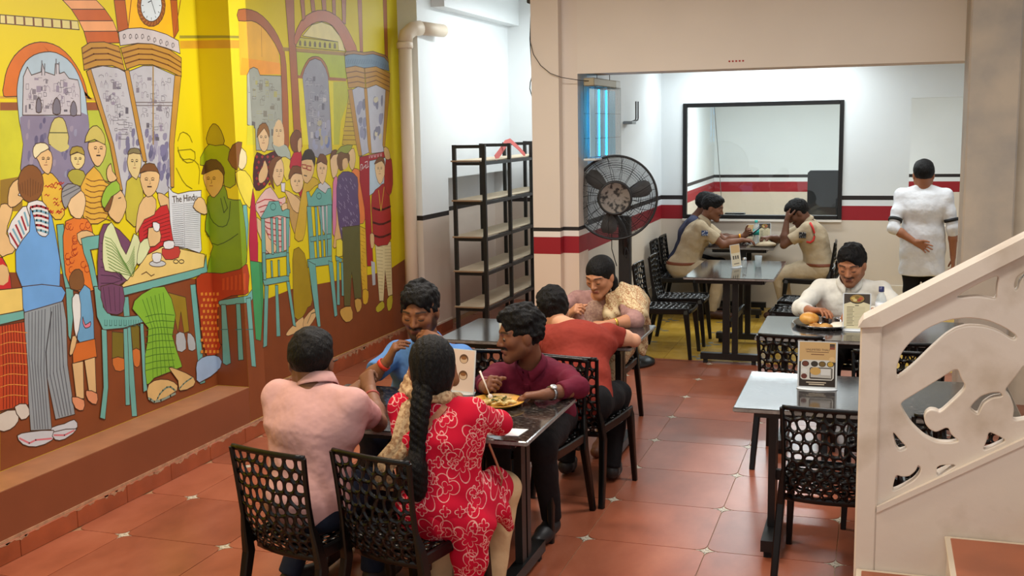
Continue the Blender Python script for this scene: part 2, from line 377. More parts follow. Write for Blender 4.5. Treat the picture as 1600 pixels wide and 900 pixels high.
def curve_panel(name, outline, holes, y0, y1, m, parent=None, bev=.004):
    """flat panel in the x-z plane with cut-outs, extruded y0..y1 with eased edges"""
    cu = bpy.data.curves.new(name, 'CURVE'); cu.dimensions = '2D'; cu.fill_mode = 'BOTH'; cu.extrude = (y1-y0)/2-bev; cu.bevel_depth = bev; cu.bevel_resolution = 2; cu.offset = -bev
    for pl in [outline]+holes:
        sp = cu.splines.new('POLY'); sp.points.add(len(pl)-1); sp.use_cyclic_u = True
        for p, (x, z) in zip(sp.points, pl): p.co = (x, z, 0, 1)
    tmp = bpy.data.objects.new(name, cu); COL.objects.link(tmp); dg = bpy.context.evaluated_depsgraph_get(); me = bpy.data.meshes.new_from_object(tmp.evaluated_get(dg)); bpy.data.objects.remove(tmp)
    me.transform(Matrix(((1, 0, 0, 0), (0, 0, -1, (y0+y1)/2), (0, 1, 0, 0), (0, 0, 0, 1)))); me.materials.clear(); return link(name, me, m, parent)
def smooth_poly(p, n=2):
    p = np.array(p)
    for _ in range(n): 
        nx = np.roll(p, -1, 0); p = np.stack([.8*p+.2*nx, .2*p+.8*nx], 1).reshape(-1, 2)
    return [tuple(q) for q in p]
YB = -1.14; SL = .59
stair = tag(bpy.data.objects.new('staircase', None), 'cream painted staircase with openwork balustrade and terracotta treads', 'staircase'); COL.objects.link(stair); stair.location = (0, 0, 0)
rl = lambda x: 1.351+(x-1.301)*SL       # underside of the handrail
bl = lambda x: .676+(x-1.367)*.61       # moulding under the openwork
XR = 3.1
curve_panel('openwork_panel', [(1.36, .66), (XR, bl(XR)-.02), (XR, rl(XR)-.03), (1.36, rl(1.36)-.03)], [smooth_poly(h) for h in HOLES[:-0 or None]]+[smooth_poly([(x+k*.62, z+k*.37) for x, z in h]) for k in (1,) for h in HOLES[1:4]], YB+.016, YB+.066, M_stair, stair)
q = MB(); q.box(1.296, 1.368, YB, YB+.10, .0, 1.345, .006); q.build('post', M_stair, stair)
q = MB(); fn = lambda x, z, y: (x, y, z)
q.prism([(1.368, .0), (XR, .0), (XR, bl(XR)), (1.368, bl(1.368))], YB+.001, YB+.099, fn); q.build('stringer_wall', M_stair, stair)
q = MB(); q.prism([(1.368, bl(1.368)-.012), (XR, bl(XR)-.012), (XR, bl(XR)+.010), (1.368, bl(1.368)+.010)], YB-.006, YB+.105, fn); q.build('lower_moulding', M_stair, stair)
q = MB(); q.prism([(1.288, rl(1.288)-.012), (1.368, rl(1.368)-.052), (XR, rl(XR)-.052), (XR, rl(XR)+.006), (1.305, rl(1.305)+.006)], YB-.02, YB+.125, fn); q.build('handrail', M_stair, stair)
for k in range(-3, 5):
    x = 1.605+.29*k; z = .605+.152*k
    if z < .1: continue
    q = MB(); q.box(x, x+.32, -2.4, YB, max(0, z-.152), z-.012); st = q.build('step', M_stair, stair)
    q = MB(); q.box(x-.01, x+.29, -2.4, YB-.004, z-.012, z-.001, .003); q.build('tread_edge', M_nose, st)
    q = MB(); q.box(x+.008, x+.285, -2.38, YB-.026, z-.010, z+.001, .002); q.build('tread', M_tread, st)
# ---------------------------------------------------------------- tables
def granite():
    m = bpy.data.materials.new('granite'); m.use_nodes = True; nt = m.node_tree; b = nt.nodes['Principled BSDF']
    g = nt.nodes.new('ShaderNodeNewGeometry')
    def nz(sc, det, ro=.6):
        mp = nt.nodes.new('ShaderNodeMapping'); mp.inputs['Rotation'].default_value = (0, 0, .5); mp.inputs['Scale'].default_value = (1, 2.2, 1); nt.links.new(g.outputs['Position'], mp.inputs[0])
        n = nt.nodes.new('ShaderNodeTexNoise'); n.inputs['Scale'].default_value = sc; n.inputs['Detail'].default_value = det; n.inputs['Roughness'].default_value = ro; nt.links.new(mp.outputs[0], n.inputs['Vector']); return n
    n1 = nz(38, 6, .75); r = nt.nodes.new('ShaderNodeValToRGB'); e = r.color_ramp.elements
    e[0].position = .42; e[0].color = (.010, .009, .009, 1); e[1].position = .70; e[1].color = (.26, .22, .19, 1); q = e.new(.56); q.color = (.035, .03, .028, 1)
    nt.links.new(n1.outputs[0], r.inputs[0]); nt.links.new(r.outputs[0], b.inputs['Base Color'])
    b.inputs['Roughness'].default_value = .10; b.inputs['IOR'].default_value = 2.1; MATS['granite'] = m; return m
M_gran = granite()
M_edge = mat('granite_edge', (150, 144, 140), .35, noise=.4, scale=30)
M_frame = mat('black_table_steel', (11, 10, 10), .4, noise=.2, scale=20)
M_pad = mat('rubber_pad', (12, 12, 12), .8)
def table(label, x0, x1, y0, y1, axis='x', z=.76, group='granite topped tables'):
    cx, cy = (x0+x1)/2, (y0+y1)/2
    t = thing('dining_table', label, 'table', (cx, cy, 0), 0, group)
    hx, hy = (x1-x0)/2, (y1-y0)/2
    bb = MB(); bb.mi = 0; bb.box(-hx, hx, -hy, hy, z-.022, z, .004); o = bb.build('table_top', M_gran, t)
    e = MB(); w = .0035
    for a in ((-hx+.002, hx-.002, -hy-.0006, -hy+w), (-hx+.002, hx-.002, hy-w, hy+.0006), (-hx-.0006, -hx+w, -hy+.002, hy-.002), (hx-w, hx+.0006, -hy+.002, hy-.002)): e.box(*a, z-.0185, z-.0045)
    e.build('polished_edge', M_edge, o)
    L, S = (hx, hy) if axis == 'x' else (hy, hx)
    def P(l, s_, zz): return (l, s_, zz) if axis == 'x' else (s_, l, zz)
    ap = MB()
    for s_ in (-1, 1): ap.bar(P(-L+.1, s_*(S-.1), z-.042), P(L-.1, s_*(S-.1), z-.042), .03, .04)
    for s_ in (-1, 1): ap.bar(P(s_*(L-.1), -S+.1, z-.042), P(s_*(L-.1), S-.1, z-.042), .03, .04)
    ap.build('apron', M_frame, t)
    for s_ in (-1, 1):
        l = s_*(L-.15)
        q = MB(); q.bar(P(l, -.03, .09), P(l, -.03, z-.05), .035, .06, up=P(0, 1, 0)); q.bar(P(l, .045, .09), P(l, .045, z-.05), .035, .05, up=P(0, 1, 0)); q.build('leg', M_frame, t)
        q = MB(); q.bar(P(l, -S+.13, .062), P(l, S-.13, .062), .06, .055); ft = q.build('foot_bar', M_frame, t)
        for k in (-1, 1): q = MB(); q.bar(P(l, k*(S-.17), 0), P(l, k*(S-.17), .036), .035, .035); q.build('foot_pad', M_pad, ft)
    q = MB(); q.bar(P(-L+.15, 0, .34), P(L-.15, 0, .34), .03, .05); q.build('stretcher', M_frame, t)
    return t
T1 = table('dark granite table with plates where the pink and red clad diners sit', -1.21, 0.0, -.93, -.165)
T2 = table('dark granite table between the rust red shirt diner and the woman', -1.22, 0.0, 1.06, 1.82)
T3 = table('empty granite table nearest the stairs, holding a tan menu stand', .74, 1.96, -.16, .61)
T4 = table('granite table with the thali plate of the white shirted diner', .655, 1.88, 1.55, 2.33)
T5 = table('empty granite table in the yellow tiled back room', -.21, .54, 4.10, 5.35, 'y')
T6 = table('granite table against the far wall where the khaki officers sit', -.40, .33, 6.42, 7.22, 'y')

# ---------------------------------------------------------------- web-pattern plastic chair
def voronoi_cells(pts, w, h):
    out = []
    for i, p in enumerate(pts):
        poly = [np.array(q, float) for q in ((0, 0), (w, 0), (w, h), (0, h))]
        for j, q in enumerate(pts):
            if i == j: continue
            q = np.array(q); p_ = np.array(p); n = q-p_; m_ = (p_+q)/2; res = []
            if np.linalg.norm(n) > .35: continue
            for a, b_ in zip(poly, poly[1:]+poly[:1]):
                da, db = (a-m_)@n, (b_-m_)@n
                if da <= 0: res.append(a)
                if da*db < 0: res.append(a+(b_-a)*da/(da-db))
            poly = res
            if not poly: break
        if len(poly) >= 3: out.append(np.array(poly))
    return out
def web_panel(w, h, nx, ny, seed, fn, strut=.0075, thick=.011, N=14, pw=1.):
    """perforated web; fn(u,v,d)->3D with d the offset along thickness"""
    rg = np.random.default_rng(seed); pts = []
    for j in range(ny):
        for i in range(nx+(j % 2)):
            pts.append((np.clip((i+.5-.5*(j % 2))/nx*w+rg.uniform(-.3, .3)*w/nx, .006, w-.006), min(.985, max(.015, (j+.5)/ny+rg.uniform(-.28, .28)/ny))**pw*h))
    bb = MB()
    for poly in voronoi_cells(pts, w, h):
        c = poly.mean(0); q = poly
        d = np.linalg.norm(q-c, axis=1, keepdims=True)
        # inset by moving every edge inwards, then smooth
        hole = c+(q-c)*np.clip(1-strut*1.45/np.maximum(d, 1e-4), .15, 1)
        for _ in range(2):
            hole = np.concatenate([np.stack([.75*hole+.25*np.roll(hole, -1, 0), .25*hole+.75*np.roll(hole, -1, 0)], 1).reshape(-1, 2)])
        ang = 2*PI*np.arange(N)/N; ho = []; ou = []
        for a in ang:
            dr = np.array((math.cos(a), math.sin(a)))
            def hit(P):
                best = None
                for s0, s1 in zip(P, np.roll(P, -1, 0)):
                    e = s1-s0; den = dr[0]*e[1]-dr[1]*e[0]
                    if abs(den) < 1e-12: continue
                    t = ((s0-c)[0]*e[1]-(s0-c)[1]*e[0])/den; u = ((s0-c)[0]*dr[1]-(s0-c)[1]*dr[0])/den
                    if t > 0 and -1e-6 <= u <= 1+1e-6: best = t if best is None else max(best, t)
                return c+dr*(best or .001)
            ho.append(hit(hole)); ou.append(hit(poly))
        v = []
        for P, o_ in ((ou, thick*.5), (ho, thick*.18), (ho, -thick*.18), (ou, -thick*.5)):
            for p in P: v.append(fn(p[0]/w, p[1]/h, o_))
        f = []
        for l in range(3):
            for k in range(N): f.append((l*N+k, l*N+(k+1) % N, (l+1)*N+(k+1) % N, (l+1)*N+k))
        bb.add(v, f, True)
    return bb
def backcurve(v):   # centre line of the back in (y,z): seat junction -> top
    z = .375+.44*v; y = -.165-.075*math.sin(min(v/.42, 1)*PI/2)-.055*max(0, v-.25)
    return y, z
def back_fn(u, v, d):
    y, z = backcurve(v); s_ = 2*u-1; W_ = .205-.010*math.sin(v*PI)
    return (s_*W_, y-.035*(1-s_*s_)*(.35+.65*math.sin(PI*min(1, .25+v*.75)))+.012+d, z)
def seat_fn(u, v, d):
    s_ = 2*u-1; y = -.19+.42*v; W_ = .195+.02*math.sin(v*PI*.6)
    return (s_*W_, y, .437-.016*(1-s_*s_)*(1-v*.6)-.02*max(0, v-.85)/.15+d)
M_chair = mat('black_chair_plastic', (10, 9, 9), .30, noise=.1, scale=12, spec=.38)
def make_chair():
    t = thing('web_chair', '', 'chair')
    web_panel(.40, .45, 8, 11, 5, back_fn, strut=.0072, pw=1.32).build('backrest', M_chair, t)
    web_panel(.40, .42, 8, 9, 9, seat_fn, strut=.009).build('seat', M_chair, t)
    def rect(w, h, b=.006): return [(-w/2+b, -h/2), (w/2-b, -h/2), (w/2, -h/2+b), (w/2, h/2-b), (w/2-b, h/2), (-w/2+b, h/2), (-w/2, h/2-b), (-w/2, -h/2+b)]
    for s_ in (-1, 1):
        pts = []; se = []
        for z, y, x, w, h in ((0, -.275, .232, .034, .034), (.2, -.235, .222, .038, .042), (.36, -.205, .212, .038, .05), (.46, -.218, .206, .03, .045)):
            pts.append((s_*x, y, z)); se.append(rect(w, h))
        for v in (.35, .55, .75, .9, 1.0):
            y, z = backcurve(v); pts.append((s_*(.207-.010*math.sin(v*PI)), y+.008, z)); se.append(rect(.020, .030-.008*v))
        MB().sweep(pts, se, up=(0, 1, 0), smooth=False).build('leg', M_chair, t)
        MB().sweep([(s_*.222, .245, 0), (s_*.214, .225, .22), (s_*.208, .205, .40), (s_*.205, .20, .435)], [rect(.030, .030), rect(.036, .038), rect(.042, .048), rect(.03, .04)], up=(0, 1, 0), smooth=False).build('leg', M_chair, t)
        MB().sweep([(s_*.208, -.2, .415), (s_*.212, 0, .418), (s_*.214, .14, .424), (s_*.208, .225, .425)], [rect(.022, .05)]*4, smooth=False).build('side_rail', M_chair, t)
    pts = [back_fn(u, 1, 0) for u in np.linspace(0, 1, 11)]
    MB().sweep(pts, [rect(.016, .022, .004)]*11, smooth=True).build('top_rail', M_chair, t)
    pts = [(x, .228+.012*(1-(x/.2)**2), .418) for x in np.linspace(-.205, .205, 9)]
    MB().sweep(pts, [rect(.022, .032, .006)]*9, smooth=True).build('front_rail', M_chair, t)
    pts = [back_fn(u, 0, 0) for u in np.linspace(0, 1, 9)]
    MB().sweep(pts, [rect(.016, .03, .004)]*9, smooth=True).build('rear_rail', M_chair, t)
    return t
chair0 = make_chair(); chair0.scale = (.9, 1, 1); _first = [True]
def chair(x, y, rz, label):
    """rz = 0 faces +y"""
    o = chair0 if _first[0] else copy_tree(chair0); _first[0] = False
    o.location = (x, y, 0); o.rotation_euler = (0, 0, math.radians(rz)); o['label'] = label; o['group'] = 'black web pattern plastic chairs'; return o
C = 'black web pattern plastic chair '
CHAIRS = [(-.815, -1.235, -12, C+'under the pink shirted man'),
          (-.395, -1.19, -13, C+'under the woman in red kurta'),
          (-1.0, .17, 180, C+'under the man in blue shirt'),
          (-.31, .16, 172, C+'under the man in maroon shirt'),
          (-.19, .745, -9, C+'under the rust red shirted diner'),
          (-.78, .80, 4, C+'standing empty between blue and maroon shirted men'),
          (-.42, 2.10, 180, C+'under the woman in mauve and cream'),
          (1.165, -.05, -2, C+'standing empty nearest the stair post'),
          (1.68, -.04, 3, C+'standing empty, seen through the lowest stair openings'),
          (1.42, .72, 180, C+'standing empty behind the tan menu stand'),
          (.90, 1.60, -4, C+'standing empty between the tan menu stand and thali plate'),
          (1.52, 1.52, 2, C+'standing empty, seen through the large stair arch'),
          (1.20, 2.62, 180, C+'under the white shirted diner with the thali'),
          (-.42, 4.52, -92, C+'nearest on the left of the empty back room table'),
          (-.40, 5.12, -90, C+'second on the left of the empty back room table'),
          (.72, 4.55, 90, C+'nearest on the right of the empty back room table'),
          (.74, 5.12, 88, C+'second on the right of the empty back room table'),
          (-.66, 6.48, -90, C+'under the khaki officer using a phone'),
          (-.66, 6.98, -90, C+'under the dark blue shirted man by far wall'),
          (.66, 6.62, 90, C+'under the khaki officer resting his head')]
for a in CHAIRS: chair(*a)
# ---------------------------------------------------------------- implicit-surface bodies
def V(*a): return np.array(a[0] if len(a) == 1 else a, float)
def nrm(v): v = np.asarray(v, float); return v/max(np.linalg.norm(v), 1e-9)
class Layer:
    """list of blended primitives -> closed mesh by naive surface nets"""
    def __init__(s): s.p = []
    def cone(s, a, b, ra, rb, k=.02, side=None, flat=1., cut=None, sub=False):
        """tapered capsule; side: unit axis whose radius is multiplied by flat; cut: 'b' trims the far end flat"""
        a, b = V(a), V(b); s.p.append(('c', a, b, ra, rb, k, None if side is None else nrm(side), flat, cut, sub, (a+b)/2, np.linalg.norm(b-a)/2+max(ra, rb)*max(1, flat))); return s
    def chain(s, pts, rs, k=.02, **kw):
        for i in range(len(pts)-1): s.cone(pts[i], pts[i+1], rs[i], rs[i+1], k, **kw)
        return s
    def ell(s, c, r, R=None, k=.02, sub=False):
        c = V(c); s.p.append(('e', c, V(r), np.eye(3) if R is None else R, k, sub, c, max(r))); return s
    def plane(s, pt, n): s.p.append(('h', V(pt), nrm(n))); return s     # keeps the side opposite to n
    def within(s, c, r, grow=.003): s.p.append(('x', V(c), V(r), grow)); return s   # keep only what lies in an ellipsoid
    def fold(s, fn): s.p.append(('f', fn)); return s
    def ev(s, X, q):
        if q[0] == 'c':
            _, a, b, ra, rb, k, side, flat, cut, sub = q[:10]; a = a.astype(np.float32); b = b.astype(np.float32); side = None if side is None else side.astype(np.float32)
            ba = b-a; l2 = max(ba@ba, 1e-9); pa = X-a; t = np.clip(pa@ba/l2, 0, 1); d = pa-t[:, None]*ba; r = ra+(rb-ra)*t
            if side is not None:
                qs = d@side; o2 = (d*d).sum(1)-qs*qs; dist = (np.sqrt((qs/flat)**2+np.maximum(o2, 0))-r)*(1 if flat >= 1 else flat)
            else: dist = np.sqrt((d*d).sum(1))-r
            if cut == 'b': dist = np.maximum(dist, (X-b)@nrm(ba))
            return dist, k, sub
        c, r, R, k, sub = q[1:6]; c = np.asarray(c, np.float32); r = np.asarray(r, np.float32); R = np.asarray(R, np.float32); Y = (X-c)@R; k0 = np.sqrt(((Y/r)**2).sum(1)); k1 = np.sqrt(((Y/r**2)**2).sum(1))
        return k0*(k0-1)/np.maximum(k1, 1e-6), k, sub
    def dist(s, X, cen=None, rad=None, per=None):
        D = np.full(len(X), .08, np.float32)
        for q in s.p:
            if q[0] == 'h': D = np.maximum(D, (X-q[1])@q[2]); continue
            if q[0] == 'f': D = (D+q[1](X)).astype(np.float32); continue
            if q[0] == 'x': D = np.maximum(D-q[3], s.ev(X, ('e', *q[1:3], np.eye(3), .01, False, q[1], 1))[0]); continue
            if cen is not None:
                m = np.linalg.norm(cen-q[-2], axis=1) < q[-1]+rad+.075
                if not m.any(): continue
                idx = (np.nonzero(m)[0][:, None]*per+np.arange(per)).ravel()
                Y = X[idx]; d, k, sub = s.ev(Y, q); o = D[idx]
            else: d, k, sub = s.ev(X, q); o = D; idx = slice(None)
            if sub: d = -d; h = np.maximum(k-np.abs(d-o), 0)/k; D[idx] = np.maximum(d, o)+h*h*k*.25
            else: h = np.maximum(k-np.abs(d-o), 0)/k; D[idx] = np.minimum(d, o)-h*h*k*.25
        return D
    def mesh(s, h):
        lo = np.min([q[-2]-q[-1] for q in s.p if q[0] in 'ce' and not q[-3] is True], axis=0)-.03
        hi = np.max([q[-2]+q[-1] for q in s.p if q[0] in 'ce'], axis=0)+.03
        B = 6; n = np.ceil((hi-lo)/(h*B)).astype(int)
        I = np.stack(np.meshgrid(*[np.arange(k) for k in n], indexing='ij'), -1).reshape(-1, 3)
        cen = lo+(I+.5)*B*h; rad = B*h*.87
        dc = s.dist(cen, cen, 0., 1); keep = np.abs(dc) < rad+.011
        G = np.where(dc.reshape(n) < 0, -1., 1.).repeat(B, 0).repeat(B, 1).repeat(B, 2).astype(np.float32)
        I = I[keep]; cen = cen[keep]
        loc = np.stack(np.meshgrid(*[np.arange(B)]*3, indexing='ij'), -1).reshape(-1, 3)
        idx = (I[:, None]*B+loc).reshape(-1, 3); X = (lo+idx*h).astype(np.float32)
        G[idx[:, 0], idx[:, 1], idx[:, 2]] = s.dist(X, cen, rad, B**3)
        S = G < 0; a = S[:-1, :-1, :-1]; act = np.zeros(a.shape, bool); C8 = [(i, j, k) for i in (0, 1) for j in (0, 1) for k in (0, 1)]
        nx, ny, nz = G.shape
        for i, j, k in C8[1:]: act |= a != S[i:nx-1+i, j:ny-1+j, k:nz-1+k]
        A = np.argwhere(act); vid = np.full(act.shape, -1, np.int32); vid[act] = np.arange(len(A))
        val = np.stack([G[A[:, 0]+i, A[:, 1]+j, A[:, 2]+k] for i, j, k in C8], 1)
        acc = np.zeros((len(A), 3)); cnt = np.zeros(len(A))
        for p in range(8):
            for q in range(p+1, 8):
                e = np.array(C8[q])-np.array(C8[p])
                if abs(e).sum() != 1: continue
                m = (val[:, p] < 0) != (val[:, q] < 0); t = val[m, p]/(val[m, p]-val[m, q]); acc[m] += np.array(C8[p])+t[:, None]*e; cnt[m] += 1
        P = lo+(A+acc/cnt[:, None])*h; F = []
        for ax in range(3):
            sl0 = [slice(None)]*3; sl1 = [slice(None)]*3; sl0[ax] = slice(0, -1); sl1[ax] = slice(1, None)
            E = np.argwhere(S[tuple(sl0)] != S[tuple(sl1)]); b_, c_ = (ax+1) % 3, (ax+2) % 3
            E = E[(E[:, b_] > 0) & (E[:, c_] > 0) & (E[:, b_] < act.shape[b_]) & (E[:, c_] < act.shape[c_])]
            qd = []
            for db, dc_ in ((-1, -1), (0, -1), (0, 0), (-1, 0)):
                N = E.copy(); N[:, b_] += db; N[:, c_] += dc_; qd.append(vid[N[:, 0], N[:, 1], N[:, 2]])
            qd = np.stack(qd, 1); fl = ~S[E[:, 0], E[:, 1], E[:, 2]]; qd[fl] = qd[fl][:, ::-1]; F.append(qd)
        F = np.concatenate(F); return P, F[(F >= 0).all(1)]
def np_mesh(name, P, F, col=None):
    me = bpy.data.meshes.new(name); me.vertices.add(len(P)); me.vertices.foreach_set('co', P.astype(np.float32).ravel())
    me.loops.add(F.size); me.loops.foreach_set('vertex_index', F.astype(np.int32).ravel()); me.polygons.add(len(F))
    me.polygons.foreach_set('loop_start', np.arange(0, F.size, 4, dtype=np.int32)); me.polygons.foreach_set('loop_total', np.full(len(F), 4, np.int32))
    me.polygons.foreach_set('use_smooth', np.ones(len(F), bool))
    if col is not None:
        at = me.color_attributes.new('Col', 'FLOAT_COLOR', 'POINT'); at.data.foreach_set('color', np.concatenate([col, np.ones((len(P), 1))], 1).astype(np.float32).ravel())
    me.update(calc_edges=True); me.validate(); return me
def fbm(X, f, seed=0):
    r = np.random.default_rng(seed); o = np.zeros(len(X), np.float32)
    for i in range(3):
        d = nrm(r.normal(size=3)).astype(np.float32); d2 = nrm(r.normal(size=3)).astype(np.float32); o += np.sin(X@d*f*(1+.35*i)+r.uniform(0, 6)+1.6*np.sin(X@d2*f*.6))
    return o/3
# ---------------------------------------------------------------- people
def skin_mat():
    m = bpy.data.materials.new('skin'); m.use_nodes = True; nt = m.node_tree; b = nt.nodes['Principled BSDF']
    a = nt.nodes.new('ShaderNodeVertexColor'); a.layer_name = 'Col'; nt.links.new(a.outputs[0], b.inputs['Base Color'])
    b.inputs['Roughness'].default_value = .55; b.inputs['Specular IOR Level'].default_value = .32; b.inputs['Subsurface Weight'].default_value = .0; return m
M_skin = skin_mat()
def hair_mat():
    return mat('black_hair', (15, 12, 12), .62, noise=.6, scale=70, bump=1.0, bscale=110, stretch=(1, 1, .35), spec=.22)
M_hair = hair_mat()
def hand(L, wrist, d, n, right, curl=(.5,)*4, thumb=.4, s=1., spread=.1):
    wrist = V(wrist); d = nrm(d); n = V(n); n = nrm(n-(n@d)*d); t = np.cross(d, n)*(1 if right else -1)
    for o, r in ((.026, .0145), (.009, .0155), (-.009, .0150), (-.024, .0135)):
        L.cone(wrist+d*.012*s+t*o*.55*s, wrist+d*.085*s+t*o*s, r*1.08*s, r*s*.86, .014)
    L.cone(wrist+d*.02*s+t*.022*s+n*.006*s, wrist+d*.055*s+t*.034*s+n*.01*s, .016*s, .013*s, .014)
    ln = (.072, .080, .074, .058); of = (.029, .0098, -.0095, -.0275)
    for i in range(4):
        c = curl[min(i, len(curl)-1)]; p = wrist+d*(.086-.004*abs(i-1))*s+t*of[i]*s; r = (.0092, .0095, .009, .008)[i]*s
        dd = nrm(d+t*spread*(1.5-i)*.6)
        for k, (fr, an) in enumerate(((.44, 1.05), (.31, 1.25), (.25, .8))):
            a = c*an; dd = nrm(dd*math.cos(a)+n*math.sin(a)) if k == 0 else nrm(dd*math.cos(a)+nn*math.sin(a))
            nn = nrm(n-(n@dd)*dd) if abs(n@dd) < .97 else nrm(-d)
            if k > 0 and (nn@d) > 0 and dd@n > .6: nn = nrm(-d-((-d)@dd)*dd)
            q = p+dd*ln[i]*fr*s; L.cone(p, q, r*(1-.06*k), r*(.94-.07*k), .004); p = q
    p = wrist+d*.035*s+t*.03*s+n*.006*s; dd = nrm(d*.62+t*.75*(1-thumb)+n*(.25+.6*thumb))
    for k, (l, r) in enumerate(((.036, .0118), (.030, .0104), (.024, .009))):
        q = p+dd*l*s; L.cone(p, q, r*s, r*.92*s, .005); p = q; dd = nrm(dd+(d*.35-t*.25*thumb+n*.1))
def head_frame(fwd, up=(0, 0, 1), roll=0):
    y = nrm(fwd); x = nrm(np.cross(y, V(up))); z = np.cross(x, y)
    if roll: c, s = math.cos(roll), math.sin(roll); x, z = c*x+s*z, -s*x+c*z
    return np.stack([x, y, z], 1)          # columns: right, forward, up
def add_head(L, c, R, neck, s=1.08, neck_r=.054, jaw=1.):
    P = lambda x, y, z: c+R@V(x, y, z)*s
    L.cone(P(0, -.03, -.05), neck, neck_r*.98, neck_r*1.12, .03)
    L.ell(P(0, -.014, .035), V(.076, .097, .085)*s, R, .03); L.ell(P(0, .022, -.012), V(.065, .070, .094)*s, R, .03)
    for q in (-1, 1):
        L.cone(P(q*.047, .002, -.052), P(q*.012, .066, -.100), .030*s*jaw, .021*s, .03); L.ell(P(q*.040, .058, -.018), V(.026, .026, .024)*s, R, .025)
        L.cone(P(q*.013, .086, .026), P(q*.050, .068, .024), .0105*s, .010*s, .012)
        L.ell(P(q*.033, .098, .004), V(.018, .012, .011)*s, R, .012, sub=True); L.ell(P(q*.033, .0755, .003), V(.0175, .0165, .0145)*s, R, .004)
        L.ell(P(q*.012, .094, -.033), V(.0085, .010, .008)*s, R, .006)
        L.ell(P(q*.078, -.010, -.006), V(.010, .021, .033)*s, R, .008)
    L.cone(P(0, .084, .014), P(0, .1075, -.029), .0075*s, .0105*s, .012)
    L.cone(P(-.020, .083, -.0605), P(0, .0935, -.058), .0055*s, .0075*s, .007); L.cone(P(.020, .083, -.0605), P(0, .0935, -.058), .0055*s, .0075*s, .007)
    L.cone(P(-.015, .084, -.070), P(.015, .084, -.070), .008*s, .008*s, .007); L.ell(P(0, .070, -.101), V(.021, .02, .018)*s, R, .015)
def face_cols(P, c, R, s, skin, lip, beard, mous, brow=True, base=None):
    """vertex colours of lips, stubble, brows and lids"""
    Y = (P-c)@R/s; x, y, z = np.abs(Y[:, 0]), Y[:, 1], Y[:, 2]; col = np.tile(np.array(lin(skin)), (len(P), 1)); inh = (x < .09) & (y < .114) & (np.abs(z) < .16)
    col *= (1+.10*fbm(P, 22, 3)*inh)[:, None]
    def mixc(m, rgb): m = np.clip(m, 0, 1)*inh; col[:] = col*(1-m[:, None])+np.array(lin(rgb))*m[:, None]
    sm = lambda v, a, b: np.clip((v-a)/(b-a), 0, 1)
    f = sm(y, .03, .05)
    if beard: mixc(beard*np.maximum(sm(-z, .060, .085)*sm(y, -.005, .03)*sm(.085-np.abs(z+.09), .0, .03), sm(x, .050, .060)*sm(-z, .0, .02)*sm(y, -.01, .01)*sm(.055-y, 0, .02)*sm(z, -.11, -.10)), (22, 16, 14))
    if mous: mixc(mous*sm(.037-x, 0, .008)*sm(.0105-np.abs(z+.049), 0, .004)*sm(y, .062, .072), (18, 13, 12))
    mixc(.8*sm(.0235-x, 0, .005)*sm(.0125-np.abs(z+.065), 0, .005)*sm(y, .078, .083), lip)
    mixc(.9*sm(.026-np.abs(x-.036), 0, .006)*sm(.0062-np.abs(z-.0285-.05*(.036-np.abs(x-.036))+.10*np.maximum(0, x-.045)), 0, .003)*f, (20, 14, 12))
    return col
def snap(L, p, to, gap=.004):
    """slides p towards 'to' until it rests on the surface of layer L"""
    p, to = V(p), V(to); ts = np.linspace(0, 1, 80); X = p+ts[:, None]*(to-p); d = L.dist(X.astype(np.float32)); i = int(np.argmax(d < gap)); return X[i] if (d < gap).any() else p
def frame_of(fd): f = V(math.sin(math.radians(fd)), math.cos(math.radians(fd)), 0); return f, V(f[1], -f[0], 0)   # forward, right (0 deg = +y, clockwise)
